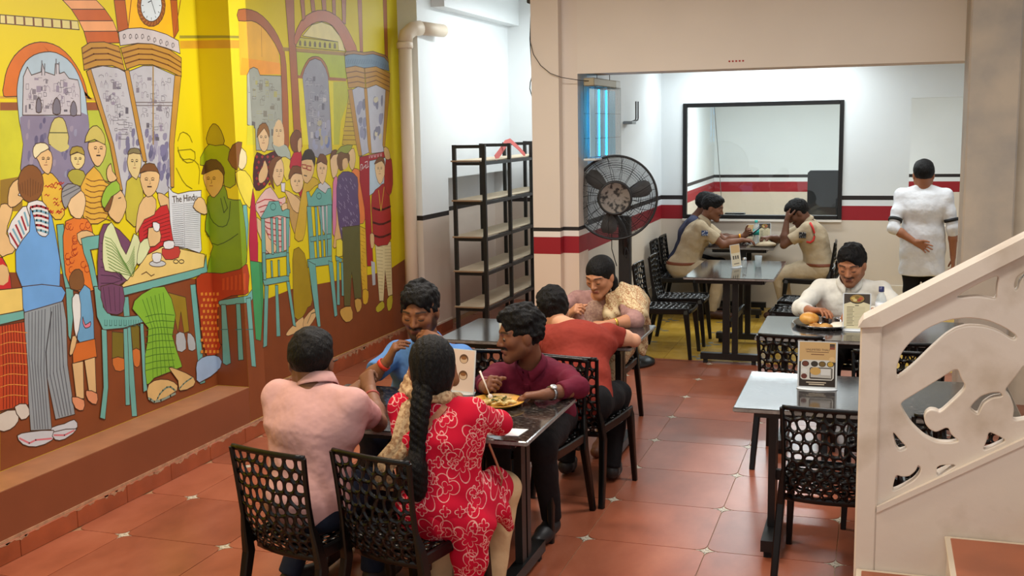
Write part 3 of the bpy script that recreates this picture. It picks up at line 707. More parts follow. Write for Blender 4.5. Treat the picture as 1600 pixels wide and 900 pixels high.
def person(name, label, fd, pelvis, neck, head, hfwd, RE, LE, RW, LW, RH, LH, knees, ankles, skin, shirt, pants, hroll=0, hs=1.08, sw=.185, h=.005, hc=.007, sleeve='short', build=1.,
           hairf=None, beard=0, mous=0, lip=(120, 70, 60), sh_drop=.055, lean=(0, 0, 0), shoe=(40, 30, 28), barefoot=False, collar=None, fem=False, shr=None, shl=None, hem=.02, brow=True, sit=True, fold=.008, neck_r=.054, short_f=.72, toes=None, ncut=None, eyes=False, placket=None):
    """everything in world coordinates; right/left are the person's own"""
    t = thing(name, label, 'person', (float(pelvis[0]), float(pelvis[1]), 0)); off = V(pelvis[0], pelvis[1], 0)
    pelvis, neck, head = V(pelvis), V(neck), V(head); f, rt = frame_of(fd); up = nrm(neck-pelvis); bk = -np.cross(rt, up); bk = -nrm(np.cross(up, rt))
    R = head_frame(hfwd, roll=hroll)
    SR = neck+rt*sw-up*sh_drop if shr is None else V(shr); SL = neck-rt*sw-up*sh_drop if shl is None else V(shl)
    chest = pelvis*.36+neck*.64+V(lean)+bk*.0; waist = pelvis*.70+neck*.30+V(lean)*.5
    HR, HL = pelvis+rt*.085, pelvis-rt*.085; arms = ((SR, V(RE), V(RW), RH, True), (SL, V(LE), V(LW), LH, False))
    def torso(L, e, k=.05):
        w, d = build, build
        L.cone(pelvis, waist, .112*d+e, .100*d+e, k, side=rt, flat=1.42); L.cone(waist, chest, .100*d+e, .112*d+e, k, side=rt, flat=1.42)
        L.cone(chest, neck-up*.11, .110*d+e, .090*d+e, k, side=rt, flat=1.52)
        L.cone(SR, SL, .040*d+e, .040*d+e, .045); L.cone(SR-up*.07-rt*.03, SL-up*.07+rt*.03, .064*d+e, .064*d+e, .05)
        for S_ in (SR, SL): L.cone(S_, neck-up*.012, .034+e, .040+e*.4, .035); L.ell(S_-up*.008, V(.047, .047, .05)*build+e*.7, None, .03)
        if fem:
            for q in (-1, 1): L.ell(chest+rt*q*.068-bk*(.070+e)-up*.02, V(.055, .055, .055)+e*.5, None, .05)
    # ---- skin
    B = Layer(); torso(B, -.006); add_head(B, head, R, neck-up*.02, hs, neck_r)
    for S_, E, Wr, hd, rgt in arms:
        B.chain([S_, S_*.4+E*.6, E], [.045*build, .041*build, .035], .025); B.chain([E, E*.65+Wr*.35, Wr], [.037, .038*build, .0255], .02)
        hand(B, Wr, *hd[:2], rgt, *hd[2:])
    for H_, Kn in ((HR, V(knees[0])), (HL, V(knees[1]))): B.cone(H_, H_*.8+Kn*.2, .085, .082, .04)
    Pv, Fv = B.mesh(h); col = face_cols(Pv, head, R, hs, skin, lip, beard, mous)
    link('body', np_mesh('body', Pv-off, Fv, col), M_skin, t)
    # ---- clothes
    Sh = Layer(); torso(Sh, .012, .06)
    if sit: Sh.ell(pelvis+up*.03, V(.165, .165, .10)*build, None, .06)
    else: Sh.cone(pelvis+up*.1, pelvis-up*hem, .128*build, .142*build, .05, side=rt, flat=1.42, cut='b')
    for S_, E, Wr, hd, rgt in arms:
        if sleeve == 'short': e = S_+(E-S_)*short_f; Sh.cone(S_, e, .055*build, .056*build, .03, cut='b')
        else:
            Sh.chain([S_, S_*.5+E*.5, E], [.054*build, .052*build, .047*build], .03); fr = sleeve if isinstance(sleeve, float) else .8
            Sh.cone(E, E+(Wr-E)*fr, .050*build, .041*build, .03, cut='b')
    hd_ = nrm(nrm(head-neck)+up*.6); Sh.ell(neck+hd_*.062-bk*.012, V(.074, .074, .066) if ncut is None else V(ncut), None, .01, sub=True)
    Sh.fold(lambda X: fold*(.6*fbm(X*V(1, 1, 1.7), 26, 1)+.5*np.sin(X@V(9, 14, 46)+2.2*fbm(X, 13, 5))*np.clip(fbm(X, 9, 8)+.2, 0, 1)))
    Pv, Fv = Sh.mesh(hc); sh = link('shirt', np_mesh('shirt', Pv-off, Fv), shirt, t)
    Pa = Layer(); Pa.cone(pelvis-rt*.03, pelvis+rt*.03, .118*build, .118*build, .05); Pa.cone(pelvis, waist, .108*build, .094*build, .05, side=rt, flat=1.35)
    for H_, Kn, An in ((HR, V(knees[0]), V(ankles[0])), (HL, V(knees[1]), V(ankles[1]))):
        Pa.chain([H_, H_*.5+Kn*.5, Kn], [.100*build, .084*build, .067], .05); Pa.cone(Kn, An, .067, .052, .04, cut='b')
    Pa.fold(lambda X: .004*fbm(X, 24, 2)); Pv, Fv = Pa.mesh(hc*1.15); link('trousers', np_mesh('trousers', Pv-off, Fv), pants, t)
    if shoe:
        for q, An in enumerate(ankles):
            An = V(An); td = V(toes[q]) if toes else f; S2 = Layer(); S2.chain([An-V(0, 0, .028), An+td*.10-V(0, 0, .045), An+td*.19-V(0, 0, .05)], [.047, .041, .034], .03); S2.plane((0, 0, .004), (0, 0, -1))
            Pv, Fv = S2.mesh(.009); link('shoe', np_mesh('shoe', Pv-off, Fv), mat('shoe_%02x%02x%02x' % shoe, shoe, .5), t)
    if collar is not None:
        Cq = MB(); up2 = nrm(nrm(head-neck)*.8+up*.6); x = nrm(rt-(rt@up2)*up2); y = -nrm(np.cross(up2, x)); n = 28; rows = []
        for (ra, hh) in ((.066, .0), (.064, .046), (.070, .052), (.088, .012), (.085, .006)):
            ring = []
            for k in range(n+1):
                a = -PI*.5+.24+(2*PI-.48)*k/n; dip = .030*max(0, -math.sin(a))**2
                ring.append(neck-bk*(.014)+x*math.cos(a)*ra+y*(-math.sin(a))*-ra*.98+up2*(hh-dip-(.012 if math.sin(a) < -.8 and hh < .03 else 0))-off)
            rows.append(ring)
        v = [tuple(p) for r in rows for p in r]; m_ = n+1; fc = [(i*m_+k, i*m_+k+1, (i+1)*m_+k+1, (i+1)*m_+k) for i in range(len(rows)-1) for k in range(n)]
        Cq.add(v, fc, True); Cq.build('collar', collar, t)
    if hairf is not None:
        Hh = Layer(); hairf(Hh, lambda x, y, z: head+R@V(x, y, z)*hs, R, hs); Pv, Fv = Hh.mesh(h); link('hair', np_mesh('hair', Pv-off, Fv), M_hair, t)
    if eyes:
        for q in (-1, 1):
            e_ = Layer().ell(head+R@V(q*.033, .0795, .002)*hs, V(.0145, .0142, .0068)*hs, R); Pv, Fv = e_.mesh(.0022); ey = link('eye', np_mesh('eye', Pv-off, Fv), mat('eye_white', (150, 138, 128), .45), t)
            e_ = Layer().ell(head+R@V(q*.033-.001, .0803, .002)*hs, V(.0085, .0142, .0068)*hs, R); Pv, Fv = e_.mesh(.002); link('iris', np_mesh('iris', Pv-off, Fv), mat('iris_dark', (24, 15, 11), .2), ey)
    if placket is not None:
        pp = []
        for k in range(8):
            c0 = neck-up*(.035+.042*k)+V(lean)*.5; pp.append(snap(Sh, c0-bk*.30, c0, .003)-off)
        MB().sweep([tuple(p) for p in pp], [[(-.013, -.0015), (.013, -.0015), (.013, .0015), (-.013, .0015)]]*8, up=tuple(-bk), smooth=False).build('placket', placket, sh)
    # lash lines on lowered lids
    for q in (-1, 1):
        pts = []
        for k in range(6):
            x = q*(.020+.026*k/5); z = -.0045-.004*math.sin(PI*k/5)
            ys = np.linspace(.115, .05, 66); X = np.array([head+R@V(x, yy, z)*hs for yy in ys]); d = B.dist(X); i = int(np.argmax(d < 0)); pts.append(tuple(X[max(i-1, 0)]-off))
        MB().tube(pts, [.0012, .0022, .0024, .0024, .0022, .0014], 5).build('eyelashes', mat('lash', (14, 10, 9), .6), t)
    return t, dict(B=B, R=R, head=head, hs=hs, off=off, SR=SR, SL=SL, up=up, bk=bk, rt=rt, f=f, neck=neck, chest=chest, pelvis=pelvis, waist=waist, Sh=Sh)
def hair_short(L, P, R, s, vol=1., curl=.004, cf=75, front=0., side=-.03, nape=-.06):
    front += .026; side += .022; _hair_short(L, P, R, s, vol, curl, cf, front, side, nape)
def _hair_short(L, P, R, s, vol, curl, cf, front, side, nape):
    L.ell(P(0, -.018, .040), V(.086, .106, .094*vol)*s, R, .02); L.ell(P(0, .030, .088), V(.062, .060, .036*vol)*s, R, .04)
    L.ell(P(0, .118, -.055+front), V(.074, .075, .108)*s, R, .010, sub=True)
    for q in (-1, 1): L.ell(P(q*.085, .012, side-.035), V(.03, .055, .05)*s, R, .01, sub=True)
    L.plane(P(0, -.05, nape), -R[:, 2]+R[:, 1]*.25)
    L.fold(lambda X: curl*fbm(X, cf, 4)+curl*.6*fbm(X, cf*2, 6))

# ---------------------------------------------------------------- fabrics
def cloth(name, rgb, rough=.85, noise=.10, scale=14, **k): return mat(name, rgb, rough, noise=noise, scale=scale, bump=k.pop('bump', .33), bscale=k.pop('bscale', 11), bdist=.045, detail=2.5, spec=.2, **k)
M_pink = cloth('pink_jersey', (206, 160, 156)); M_denim = cloth('dark_denim', (34, 40, 56)); M_black = cloth('black_trousers', (24, 22, 24))
M_blue = cloth('blue_shirt', (92, 136, 196)); M_maroon = cloth('maroon_shirt', (104, 26, 48)); M_rust = cloth('rust_jersey', (142, 52, 40))
M_khaki = cloth('khaki_cloth', (182, 164, 136)); M_navy = cloth('navy_cloth', (66, 70, 92)); M_whites = cloth('white_cotton', (232, 230, 220)); M_whiteu = cloth('white_uniform', (226, 228, 232))
M_beigel = cloth('beige_leggings', (206, 172, 130)); M_mauve = cloth('mauve_cotton', (172, 132, 124), rgb2=(150, 112, 106), scale=24)
M_darkt = cloth('dark_trousers', (30, 26, 28))
def floral(name, ground, ink, cell=7.5, plane='xz', w=.05):
    """block-printed flowers: petal outlines around scattered centres"""
    m = bpy.data.materials.new(name); m.use_nodes = True; nt = m.node_tree; b = nt.nodes['Principled BSDF']; N = nt.nodes.new; LK = nt.links.new
    def math_(op, a, b_=None, c_=None):
        n = N('ShaderNodeMath'); n.operation = op
        for i, q in enumerate((a, b_, c_)):
            if q is None: continue
            if isinstance(q, (int, float)): n.inputs[i].default_value = q
            else: LK(q, n.inputs[i])
        return n.outputs[0]
    tc = N('ShaderNodeTexCoord'); sp = N('ShaderNodeSeparateXYZ'); LK(tc.outputs['Object'], sp.inputs[0])
    u = math_('ADD', sp.outputs[0], math_('MULTIPLY', sp.outputs[1], .55)); cb = N('ShaderNodeCombineXYZ'); LK(u, cb.inputs[0]); LK(sp.outputs[2], cb.inputs[1])
    masks = []
    for sc, pet, off in ((cell, 5, 0.), (cell*1.35, 3, 3.7), (cell*3.4, 4, 9.1)):
        ad = N('ShaderNodeVectorMath'); ad.operation = 'ADD'; ad.inputs[1].default_value = (off, off*.7, 0); LK(cb.outputs[0], ad.inputs[0])
        vo = N('ShaderNodeTexVoronoi'); vo.voronoi_dimensions = '2D'; vo.inputs['Scale'].default_value = sc; vo.inputs['Randomness'].default_value = .75; LK(ad.outputs[0], vo.inputs['Vector'])
        sb = N('ShaderNodeVectorMath'); sb.operation = 'SUBTRACT'; LK(ad.outputs[0], sb.inputs[0]); LK(vo.outputs['Position'], sb.inputs[1])
        s2 = N('ShaderNodeSeparateXYZ'); LK(sb.outputs[0], s2.inputs[0]); an = math_('ARCTAN2', s2.outputs[1], s2.outputs[0]); r = vo.outputs['Distance']
        rr = r if sc > cell*3 else r
        pe = math_('ABSOLUTE', math_('COSINE', math_('MULTIPLY', an, pet/2)))
        R_ = math_('MULTIPLY_ADD', pe, .22, .16)
        ring = math_('LESS_THAN', math_('ABSOLUTE', math_('SUBTRACT', rr, R_)), w*.55 if sc < cell*3 else w*1.6)
        ring2 = math_('LESS_THAN', math_('ABSOLUTE', math_('SUBTRACT', rr, math_('MULTIPLY', R_, .45))), w*.35)
        masks += [ring, ring2] if sc < cell*3 else [math_('MULTIPLY', ring, math_('GREATER_THAN', vo.outputs['Color'], .45))]
    tot = masks[0]
    for q in masks[1:]: tot = math_('MAXIMUM', tot, q)
    nz = N('ShaderNodeTexNoise'); nz.inputs['Scale'].default_value = 70; LK(tc.outputs['Object'], nz.inputs['Vector']); tot = math_('MULTIPLY', tot, math_('MULTIPLY_ADD', nz.outputs[0], 1.1, .15))
    mx = N('ShaderNodeMix'); mx.data_type = 'RGBA'; mx.inputs[6].default_value = (*lin(ground), 1); mx.inputs[7].default_value = (*lin(ink), 1); LK(tot, mx.inputs[0]); LK(mx.outputs[2], b.inputs['Base Color'])
    b.inputs['Roughness'].default_value = .8; b.inputs['Specular IOR Level'].default_value = .2; MATS[name] = m; return m
M_redk = floral('red_printed_kurta', (192, 10, 46), (238, 186, 176), 4.9, w=.024)
M_dup = floral('cream_floral_dupatta', (206, 184, 144), (148, 88, 56), 8.5)
M_scarf = mat('gold_print_scarf', (200, 168, 128), .8, rgb2=(150, 112, 78), scale=55, thr=(.42, .58), bump=.2)

def sub(layer, name, m, parent, off, h=.007):
    Pv, Fv = layer.mesh(h); return link(name, np_mesh(name, Pv-off, Fv), m, parent)
def ring_band(name, m, parent, off, c, ax, r, w, th=.004, flat=1.):
    c = V(c); b_ = MB(); b_.lathe([(r, -w/2), (r+th, -w/2), (r+th, w/2), (r, w/2), (r, -w/2)], tuple(c-off), 20, ax=tuple(nrm(ax))); return b_.build(name, m, parent)
curly = lambda L, P, R, s: hair_short(L, P, R, s, 1.13, .011, 62, .008, -.025, -.055)
wavy = lambda L, P, R, s: hair_short(L, P, R, s, 1.10, .009, 48, .0, -.03, -.085)
neat = lambda L, P, R, s: hair_short(L, P, R, s, 1.03, .0045, 70, .006, -.02, -.07)
SK = dict(A=(122, 82, 60), B=(150, 98, 74), C=(128, 82, 54), D=(120, 76, 54), E=(206, 152, 120), F=(186, 128, 94), G=(122, 80, 58), H=(104, 68, 50), I=(168, 112, 80), J=(158, 106, 78))

# A : pink shirt, back to the viewer
pA, a = person('person', 'person in pink polo shirt with short dark hair, seen from behind', 8, (-.85, -1.25, .53), (-.83, -1.17, 1.0), (-.872, -1.12, 1.09), (-.22, .95, -.18), (-.66, -.95, .80), (-1.05, -.93, .80), (-.80, -.73, .89), (-.93, -.72, .85),
    ((-.4, .5, .5), (.2, .6, -.5), (.9,)), ((.5, .5, .3), (-.1, .6, -.5), (.9,)), [(-.74, -.80, .50), (-1.0, -.84, .50)], [(-.76, -.86, .09), (-1.10, -1.0, .09)], SK['A'], M_pink, M_denim, hairf=lambda L, P, R, s: hair_short(L, P, R, s, 1.02, .004, 55, 0, -.03, -.10), collar=M_pink, h=.005, build=1.04, sw=.19, short_f=.60, shoe=(46, 34, 30))
ring_band('thread_band', mat('red_thread', (150, 60, 50)), pA, a['off'], V(-.66, -.95, .80)*.25+V(-.80, -.73, .89)*.75, V(-.80, -.73, .89)-V(-.66, -.95, .80), .031, .012)
b_ = MB(); Rh = a['R']; hp = lambda x, y, z: tuple(a['head']+Rh@V(x, y, z)*1.08-a['off'])
for q in (-1, 1):
    b_.tube([hp(q*.090, -.01, .004), hp(q*.088, .05, .008), hp(q*.076, .098, .008)], .0028, 6)
b_.build('spectacles', mat('spectacle_frame', (20, 18, 18), .3), pA)

# B : red kurta, long braid
pB, q = person('person', 'person in red floral kurta with long braid, seen from behind', 8, (-.275, -1.165, .53), (-.315, -1.13, .975), (-.34, -1.10, 1.085), (-.40, .90, -.16), (-.115, -.935, .835), (-.53, -.95, .83), (-.30, -.70, .82), (-.515, -.93, .94),
    ((-.6, .6, .1), (-.2, .1, -.9), (.6,)), ((.05, .15, 1), (.6, .5, 0), (.25,)), [(-.155, -.78, .50), (-.42, -.76, .50)], [(-.170, -.93, .09), (-.44, -.84, .09)], SK['B'], M_redk, M_beigel, h=.005, sw=.160, build=.95, fem=True, sleeve=.45, hem=.1, shoe=(150, 110, 80), sh_drop=.05,
    hairf=lambda L, P, R, s: (L.ell(P(0, -.020, .034), V(.087, .107, .097)*s, R, .02), L.ell(P(0, -.045, -.035), V(.074, .072, .075)*s, R, .04), L.ell(P(0, .125, -.045), V(.078, .085, .105)*s, R, .01, sub=True), L.fold(lambda X: .0016*np.sin((X-P(0, 0, 0))@R[:, 0]*260+2*fbm(X, 12, 3)))))
off = q['off']; Lk = Layer()      # kurta skirt over the lap and falling beside the seat
Lk.cone((-.275, -1.165, .54), (-.275, -1.165, .62), .150, .115, .05, side=(1, 0, 0), flat=1.2); Lk.cone((-.19, -1.15, .53), (-.155, -.90, .545), .115, .085, .05); Lk.cone((-.36, -1.15, .53), (-.41, -.86, .545), .115, .085, .05)
Lk.cone((-.13, -1.22, .50), (-.155, -1.23, .36), .060, .042, .04, side=(1, 0, 0), flat=1.6); Lk.cone((-.155, -1.23, .36), (-.185, -1.235, .14), .034, .016, .03, side=(1, 0, 0), flat=2.2)
Lk.cone((-.085, -1.05, .50), (-.075, -.95, .40), .045, .02, .03)
Lk.fold(lambda X: .005*np.sin(X@V(60, 40, 8)+1.5*fbm(X, 14, 2))); sub(Lk, 'kurta_skirt', M_redk, pB, off)
Lb = Layer(); base = V(-.335, -1.205, 1.045)
bp = [V(-.335, -1.200, 1.05), V(-.332, -1.245, .97), V(-.334, -1.262, .90), V(-.337, -1.268, .82), V(-.339, -1.285, .75), V(-.342, -1.305, .69)]
for i in range(26):
    tt = i/25*4.2; k = min(int(tt), 4); p = bp[k]+(bp[k+1]-bp[k])*(tt-k); r = .037-.010*i/25; s_ = -1 if i % 2 else 1
    Lb.ell(p+V(s_*r*.50, 0, 0), (r*.72, r*.72, r*.95), None, .006)
Lb.ell(bp[5]+V(0, 0, .035), (.056, .046, .065), None, .02); Lb.ell(bp[5]+V(.006, 0, -.03), (.046, .036, .06), None, .03)
Lb.fold(lambda X: .0015*np.sin(X@V(120, 40, 190))); sub(Lb, 'braid', M_hair, pB, off, .004)
Ls = Layer(); Ls.chain([V(-.41, -1.17, 1.0), V(-.335, -1.205, .99), V(-.255, -1.175, .99), V(-.225, -1.11, .98)], [.020, .019, .021, .020], .03); sub(Ls, 'scarf_neck', M_scarf, pB, off, .005)
b_ = MB(); wv_ = [.004*math.sin(k*1.9) for k in range(9)]; sc_ = [(-.045+.09*k/8, .004+wv_[k]) for k in range(9)]+[(-.045+.09*k/8, -.002+wv_[k]) for k in range(8, -1, -1)]
pts_ = [snap(q['Sh'], p, (-.33, -1.12, p[2]), .008) for p in ((-.47, -1.10, 1.03), (-.475, -1.22, 1.0), (-.485, -1.30, .95), (-.49, -1.34, .88), (-.49, -1.34, .80))]+[V(-.495, -1.262, .72), V(-.497, -1.268, .62)]
b_.sweep([tuple(p-off) for p in pts_], [sc_]*len(pts_), up=(0, 1, -.2)); b_.build('scarf', M_scarf, pB)
b_ = MB(); sp_ = [snap(q['Sh'], V(*p)+V(0, -.12, 0), V(*p)+V(0, .15, 0), .006) for p in ((-.225, -1.15, 1.0), (-.255, -1.2, .95), (-.31, -1.2, .885), (-.365, -1.2, .80), (-.41, -1.2, .715), (-.43, -1.2, .66))]
b_.sweep([tuple(p-off) for p in sp_], [[(-.013, -.003), (.013, -.003), (.013, .003), (-.013, .003)]]*6, up=(0, -1, .3), smooth=False)
b_.sweep([tuple(V(*p)-off) for p in ((-.118, -1.06, .78), (-.105, -1.02, .70), (-.085, -1.0, .62), (-.10, -1.0, .55))], [[(-.006, -.002), (.006, -.002), (.006, .002), (-.006, .002)]]*4, up=(1, 0, 0), smooth=False)
b_.build('bag_strap', mat('tan_leather', (150, 92, 64), .5), pB)

# C : blue shirt, eating with both hands
pC, q = person('person', 'person in blue short sleeved shirt raising food to the mouth', 176, (-.98, .26, .53), (-.835, .045, .945), (-.842, -.045, 1.125), (.06, -.95, -.20), (-1.075, -.21, .795), (-.60, -.18, .82), (-.955, -.205, .90), (-.685, -.165, 1.00),
    ((.50, -.05, .86), (.75, .45, -.3), (.55, .5, .5, .45), .5, 1.0, .12), ((-.88, -.15, .34), (-.2, .5, -.6), (.55, .55, .6, .6), .5), [(-1.08, -.16, .50), (-.86, -.16, .50)], [(-1.08, -.05, .09), (-.86, -.05, .09)], SK['C'], M_blue, M_denim, hairf=curly, beard=.85, mous=.9, placket=M_blue, collar=M_blue, sw=.185, hs=1.1, h=.0048, shoe=(40, 34, 34), shl=(-.672, .06, .885), shr=(-1.02, .06, .885))
ring_band('wrist_thread', mat('red_wrist_thread', (206, 56, 34)), pC, q['off'], V(-1.075, -.21, .795)*.2+V(-.955, -.205, .90)*.8, V(.12, .005, .105), .031, .020)
# D : maroon shirt, looking to his right
pD, q = person('person', 'person in maroon shirt with wristwatch looking aside over a yellow plate', 186, (-.31, .33, .53), (-.285, .055, .865), (-.318, -.02, 1.025), (-.82, -.56, -.10), (-.47, -.14, .795), (.0, -.12, .80), (-.400, -.30, .815), (-.105, -.325, .808),
    ((.30, -.5, .35), (.8, .3, -.3), (.95, .95, 1.0, 1.0), .7), ((-.95, -.22, -.06), (-.1, -.1, -.95), (.35, .4, .45, .5), .5), [(-.42, -.13, .50), (-.18, -.13, .50)], [(-.42, -.02, .09), (-.17, -.02, .09)], SK['D'], M_maroon, M_darkt, hairf=curly, mous=.95, beard=.2, eyes=True, placket=M_maroon, collar=M_maroon, sleeve=.55, sw=.178, hs=1.08, h=.0048, shr=(-.455, .03, .80), shl=(-.125, .09, .80), shoe=(30, 28, 30))
wc = V(.0, -.12, .80)*.20+V(-.105, -.325, .808)*.80; ring_band('watch_strap', mat('watch_steel', (170, 170, 172), .25, metal=.9), pD, q['off'], wc, V(-.105, -.205, .008), .031, .016)
MB().lathe([(.0, .0), (.017, .0), (.017, .006), (.013, .009), (0, .009)], tuple(wc+V(.012, -.006, .030)-q['off']), 16, ax=(.35, -.25, 1)).build('watch_face', mat('watch_dial', (205, 208, 210), .2, metal=.6), pD)
# E : rust shirt bent over the table, back to the viewer
pE, q = person('person', 'person in rust red tee bent over the table, seen from behind', -4, (-.20, .62, .53), (-.36, 1.08, .865), (-.525, 1.24, .925), (-.45, .85, -.30), (.01, 1.11, .795), (-.62, 1.12, .80), (-.19, 1.36, .80), (-.60, 1.38, .80),
    ((-.8, .5, 0), (0, 0, -1), (.4,)), ((.7, .5, .1), (0, 0, -1), (.6,)), [(-.06, 1.0, .50), (-.34, 1.02, .50)], [(-.08, .90, .09), (-.36, .92, .09)], SK['E'], M_rust, M_black, hairf=wavy, sw=.19, build=1.06, h=.0055, shr=(-.125, 1.0, .845), shl=(-.50, 1.02, .815), lean=(.03, -.05, .06), short_f=.5, hs=1.14, shoe=(36, 32, 32))
# F : woman facing, mauve kurta and cream dupatta
pF, q = person('person', 'person in mauve kurta with cream floral dupatta facing the fan table', 182, (-.42, 2.24, .53), (-.425, 2.05, .905), (-.402, 1.955, 1.05), (-.26, -.88, -.36), (-.69, 1.90, .83), (-.115, 1.74, .80), (-.535, 1.68, .835), (-.265, 1.60, .795),
    ((.5, -.45, .45), (.6, .4, -.4), (.8,), .6), ((-.9, -.1, 0), (0, 0, -1), (.35,)), [(-.55, 1.78, .50), (-.30, 1.78, .50)], [(-.54, 1.88, .09), (-.27, 1.50, .09)], SK['F'], M_mauve, M_dup, hs=1.06, sw=.165, build=1.08, fem=True, sleeve=.35, h=.005, sh_drop=.05, shoe=(130, 84, 60), ncut=(.075, .085, .075), lip=(140, 64, 60),
    hairf=lambda L, P, R, s: (L.ell(P(0, -.020, .036), V(.088, .107, .093)*s, R, .02), L.ell(P(0, -.065, -.05), V(.06, .055, .07)*s, R, .04), L.ell(P(0, .122, -.048), V(.075, .078, .105)*s, R, .01, sub=True), L.cone(P(-.068, -.04, -.05), P(-.085, .0, -.17), .026*s, .022*s, .03)))
off = q['off']; Ld = Layer()
Ld.chain([V(-.335, 1.965, .90), V(-.265, 2.03, .93), V(-.20, 2.10, .87)], [.030, .060, .072], .05); Ld.chain([V(-.205, 2.06, .89), V(-.165, 1.95, .845), V(-.125, 1.84, .82)], [.080, .078, .068], .05); Ld.chain([V(-.315, 1.975, .91), V(-.325, 1.93, .80), V(-.33, 1.92, .70)], [.030, .030, .030], .03, side=(1, 0, 0), flat=1.6); Ld.chain([V(-.16, 2.12, .85), V(-.16, 2.2, .70), V(-.17, 2.22, .50)], [.06, .04, .03], .03)
Ld.fold(lambda X: .005*np.sin(X@V(70, 30, 50)+2*fbm(X, 16, 2))); sub(Ld, 'dupatta', M_dup, pF, off, .006)
Ly = Layer(); Ly.p = list(q['Sh'].p); Ly.within((-.455, 1.93, .80), (.085, .12, .10)); sub(Ly, 'embroidery', mat('gold_embroidery', (182, 148, 128), .6, rgb2=(158, 122, 110), scale=80, thr=(.42, .58)), pF, off, .007)
wv = V(-.115, 1.74, .80)*.25+V(-.265, 1.60, .795)*.75; ring_band('watch', mat('gold_watch', (214, 168, 74), .25, metal=.9), pF, off, wv, V(-.15, -.14, 0), .031, .016)
# G : khaki officer with phone, in profile
pG, q = person('person', 'person in khaki uniform facing right, handling a phone at the far table', 84, (-.62, 6.48, .53), (-.405, 6.50, 1.03), (-.310, 6.50, 1.165), (.95, .0, -.26), (-.185, 6.36, .795), (-.20, 6.68, .80), (.0, 6.47, .835), (.0, 6.66, .86),
    ((.9, .25, -.05), (0, .2, -1), (.4,)), ((.8, -.2, .5), (0, -.8, .4), (.9,)), [(-.22, 6.40, .50), (-.22, 6.60, .50)], [(-.30, 6.40, .09), (-.30, 6.60, .09)], SK['G'], M_khaki, M_khaki, hairf=neat, mous=.9, collar=M_khaki, h=.0068, hc=.009, build=1.12, sw=.18, shoe=(70, 40, 26), lip=(90, 52, 44))
MB().box(-.034, .034, -.004, .004, -.028, .028, .003).build('shoulder_patch', mat('blue_patch', (44, 66, 110), .7, rgb2=(220, 220, 220), scale=70, thr=(.4, .45)), pG, tuple(q['SR']+V(.055, -.078, -.055)-q['off']), .15)
ring_band('bracelet', mat('gold_bracelet', (226, 150, 30), .3, metal=.6), pG, q['off'], V(-.20, 6.68, .80)*.2+V(.0, 6.66, .86)*.8, V(1, 0, .3), .031, .02)
Ly = Layer(); Ly.p = list(q['Sh'].p); Ly.within(q['pelvis']*.88+q['neck']*.12, (.4, .4, .02), .004); sub(Ly, 'belt', mat('brown_belt', (120, 62, 36), .5), pG, q['off'], .008)
b_ = MB().box(-.006, .006, -.037, .037, -.075, .075, .003); o = b_.build('phone', mat('phone_black', (14, 14, 16), .2), None, (.115, 6.60, .915)); o.rotation_euler = (0, .9, .3); tag(o, 'black phone held by the khaki officer over the far table', 'phone')
# G2 : man in dark blue behind the officer
pK, q = person('person', 'person in dark blue shirt hidden behind the khaki officer with phone', 88, (-.70, 6.97, .53), (-.56, 6.97, 1.03), (-.445, 6.97, 1.16), (.95, .0, -.22), (-.33, 6.84, .80), (-.32, 7.10, .80), (-.10, 6.88, .80), (-.10, 7.06, .80),
    ((.95, .1, 0), (0, 0, -1), (.3,)), ((.95, -.1, 0), (0, 0, -1), (.3,)), [(-.30, 6.88, .50), (-.30, 7.07, .50)], [(-.36, 6.88, .09), (-.36, 7.07, .09)], SK['H'], M_navy, M_darkt, hairf=neat, h=.008, hc=.009, shoe=(30, 28, 28), build=1.05)
# H : khaki officer resting forehead on hand
pH, q = person('person', 'person in khaki uniform with red lanyard resting forehead on hand', 272, (.80, 6.62, .53), (.66, 6.60, 1.02), (.555, 6.565, 1.115), (-.80, -.10, -.58), (.33, 6.86, .80), (.43, 6.42, .795), (.26, 6.72, .84), (.450, 6.475, 1.045),
    ((-.8, -.5, 0), (0, 0, -1), (.8,)), ((.1, .25, .95), (.75, .3, -.1), (.25,)), [(.38, 6.72, .47), (.37, 6.52, .47)], [(.47, 6.72, .09), (.45, 6.52, .09)], SK['H'], M_khaki, M_khaki, hairf=neat, mous=.8, collar=M_khaki, h=.0068, hc=.009, build=1.14, sw=.18, shoe=(70, 40, 26))
MB().box(-.036, .036, -.004, .004, -.030, .030, .003).build('shoulder_patch', mat('black_patch', (24, 24, 28), .7, rgb2=(200, 200, 200), scale=60, thr=(.36, .42)), pH, tuple(q['SL']+V(-.050, -.078, -.06)-q['off']), -.2)
Ly = Layer(); Ly.p = list(q['Sh'].p); Ly.within(q['pelvis']*.88+q['neck']*.12, (.4, .4, .02), .004); sub(Ly, 'belt', mat('brown_belt', (120, 62, 36), .5), pH, q['off'], .008)
SL = q['SL']; b_ = MB(); b_.tube([tuple(snap(q['Sh'], V(*p)+SL, q['chest']*.5+SL*.5, .013)-q['off']) for p in ((.02, -.07, .09), (.06, -.12, .04), (.085, -.14, -.02), (.09, -.15, -.08), (.075, -.15, -.14), (.03, -.15, -.175), (-.03, -.15, -.17))], .011, 8); b_.build('red_lanyard', mat('red_cord', (206, 50, 44), .7), pH)
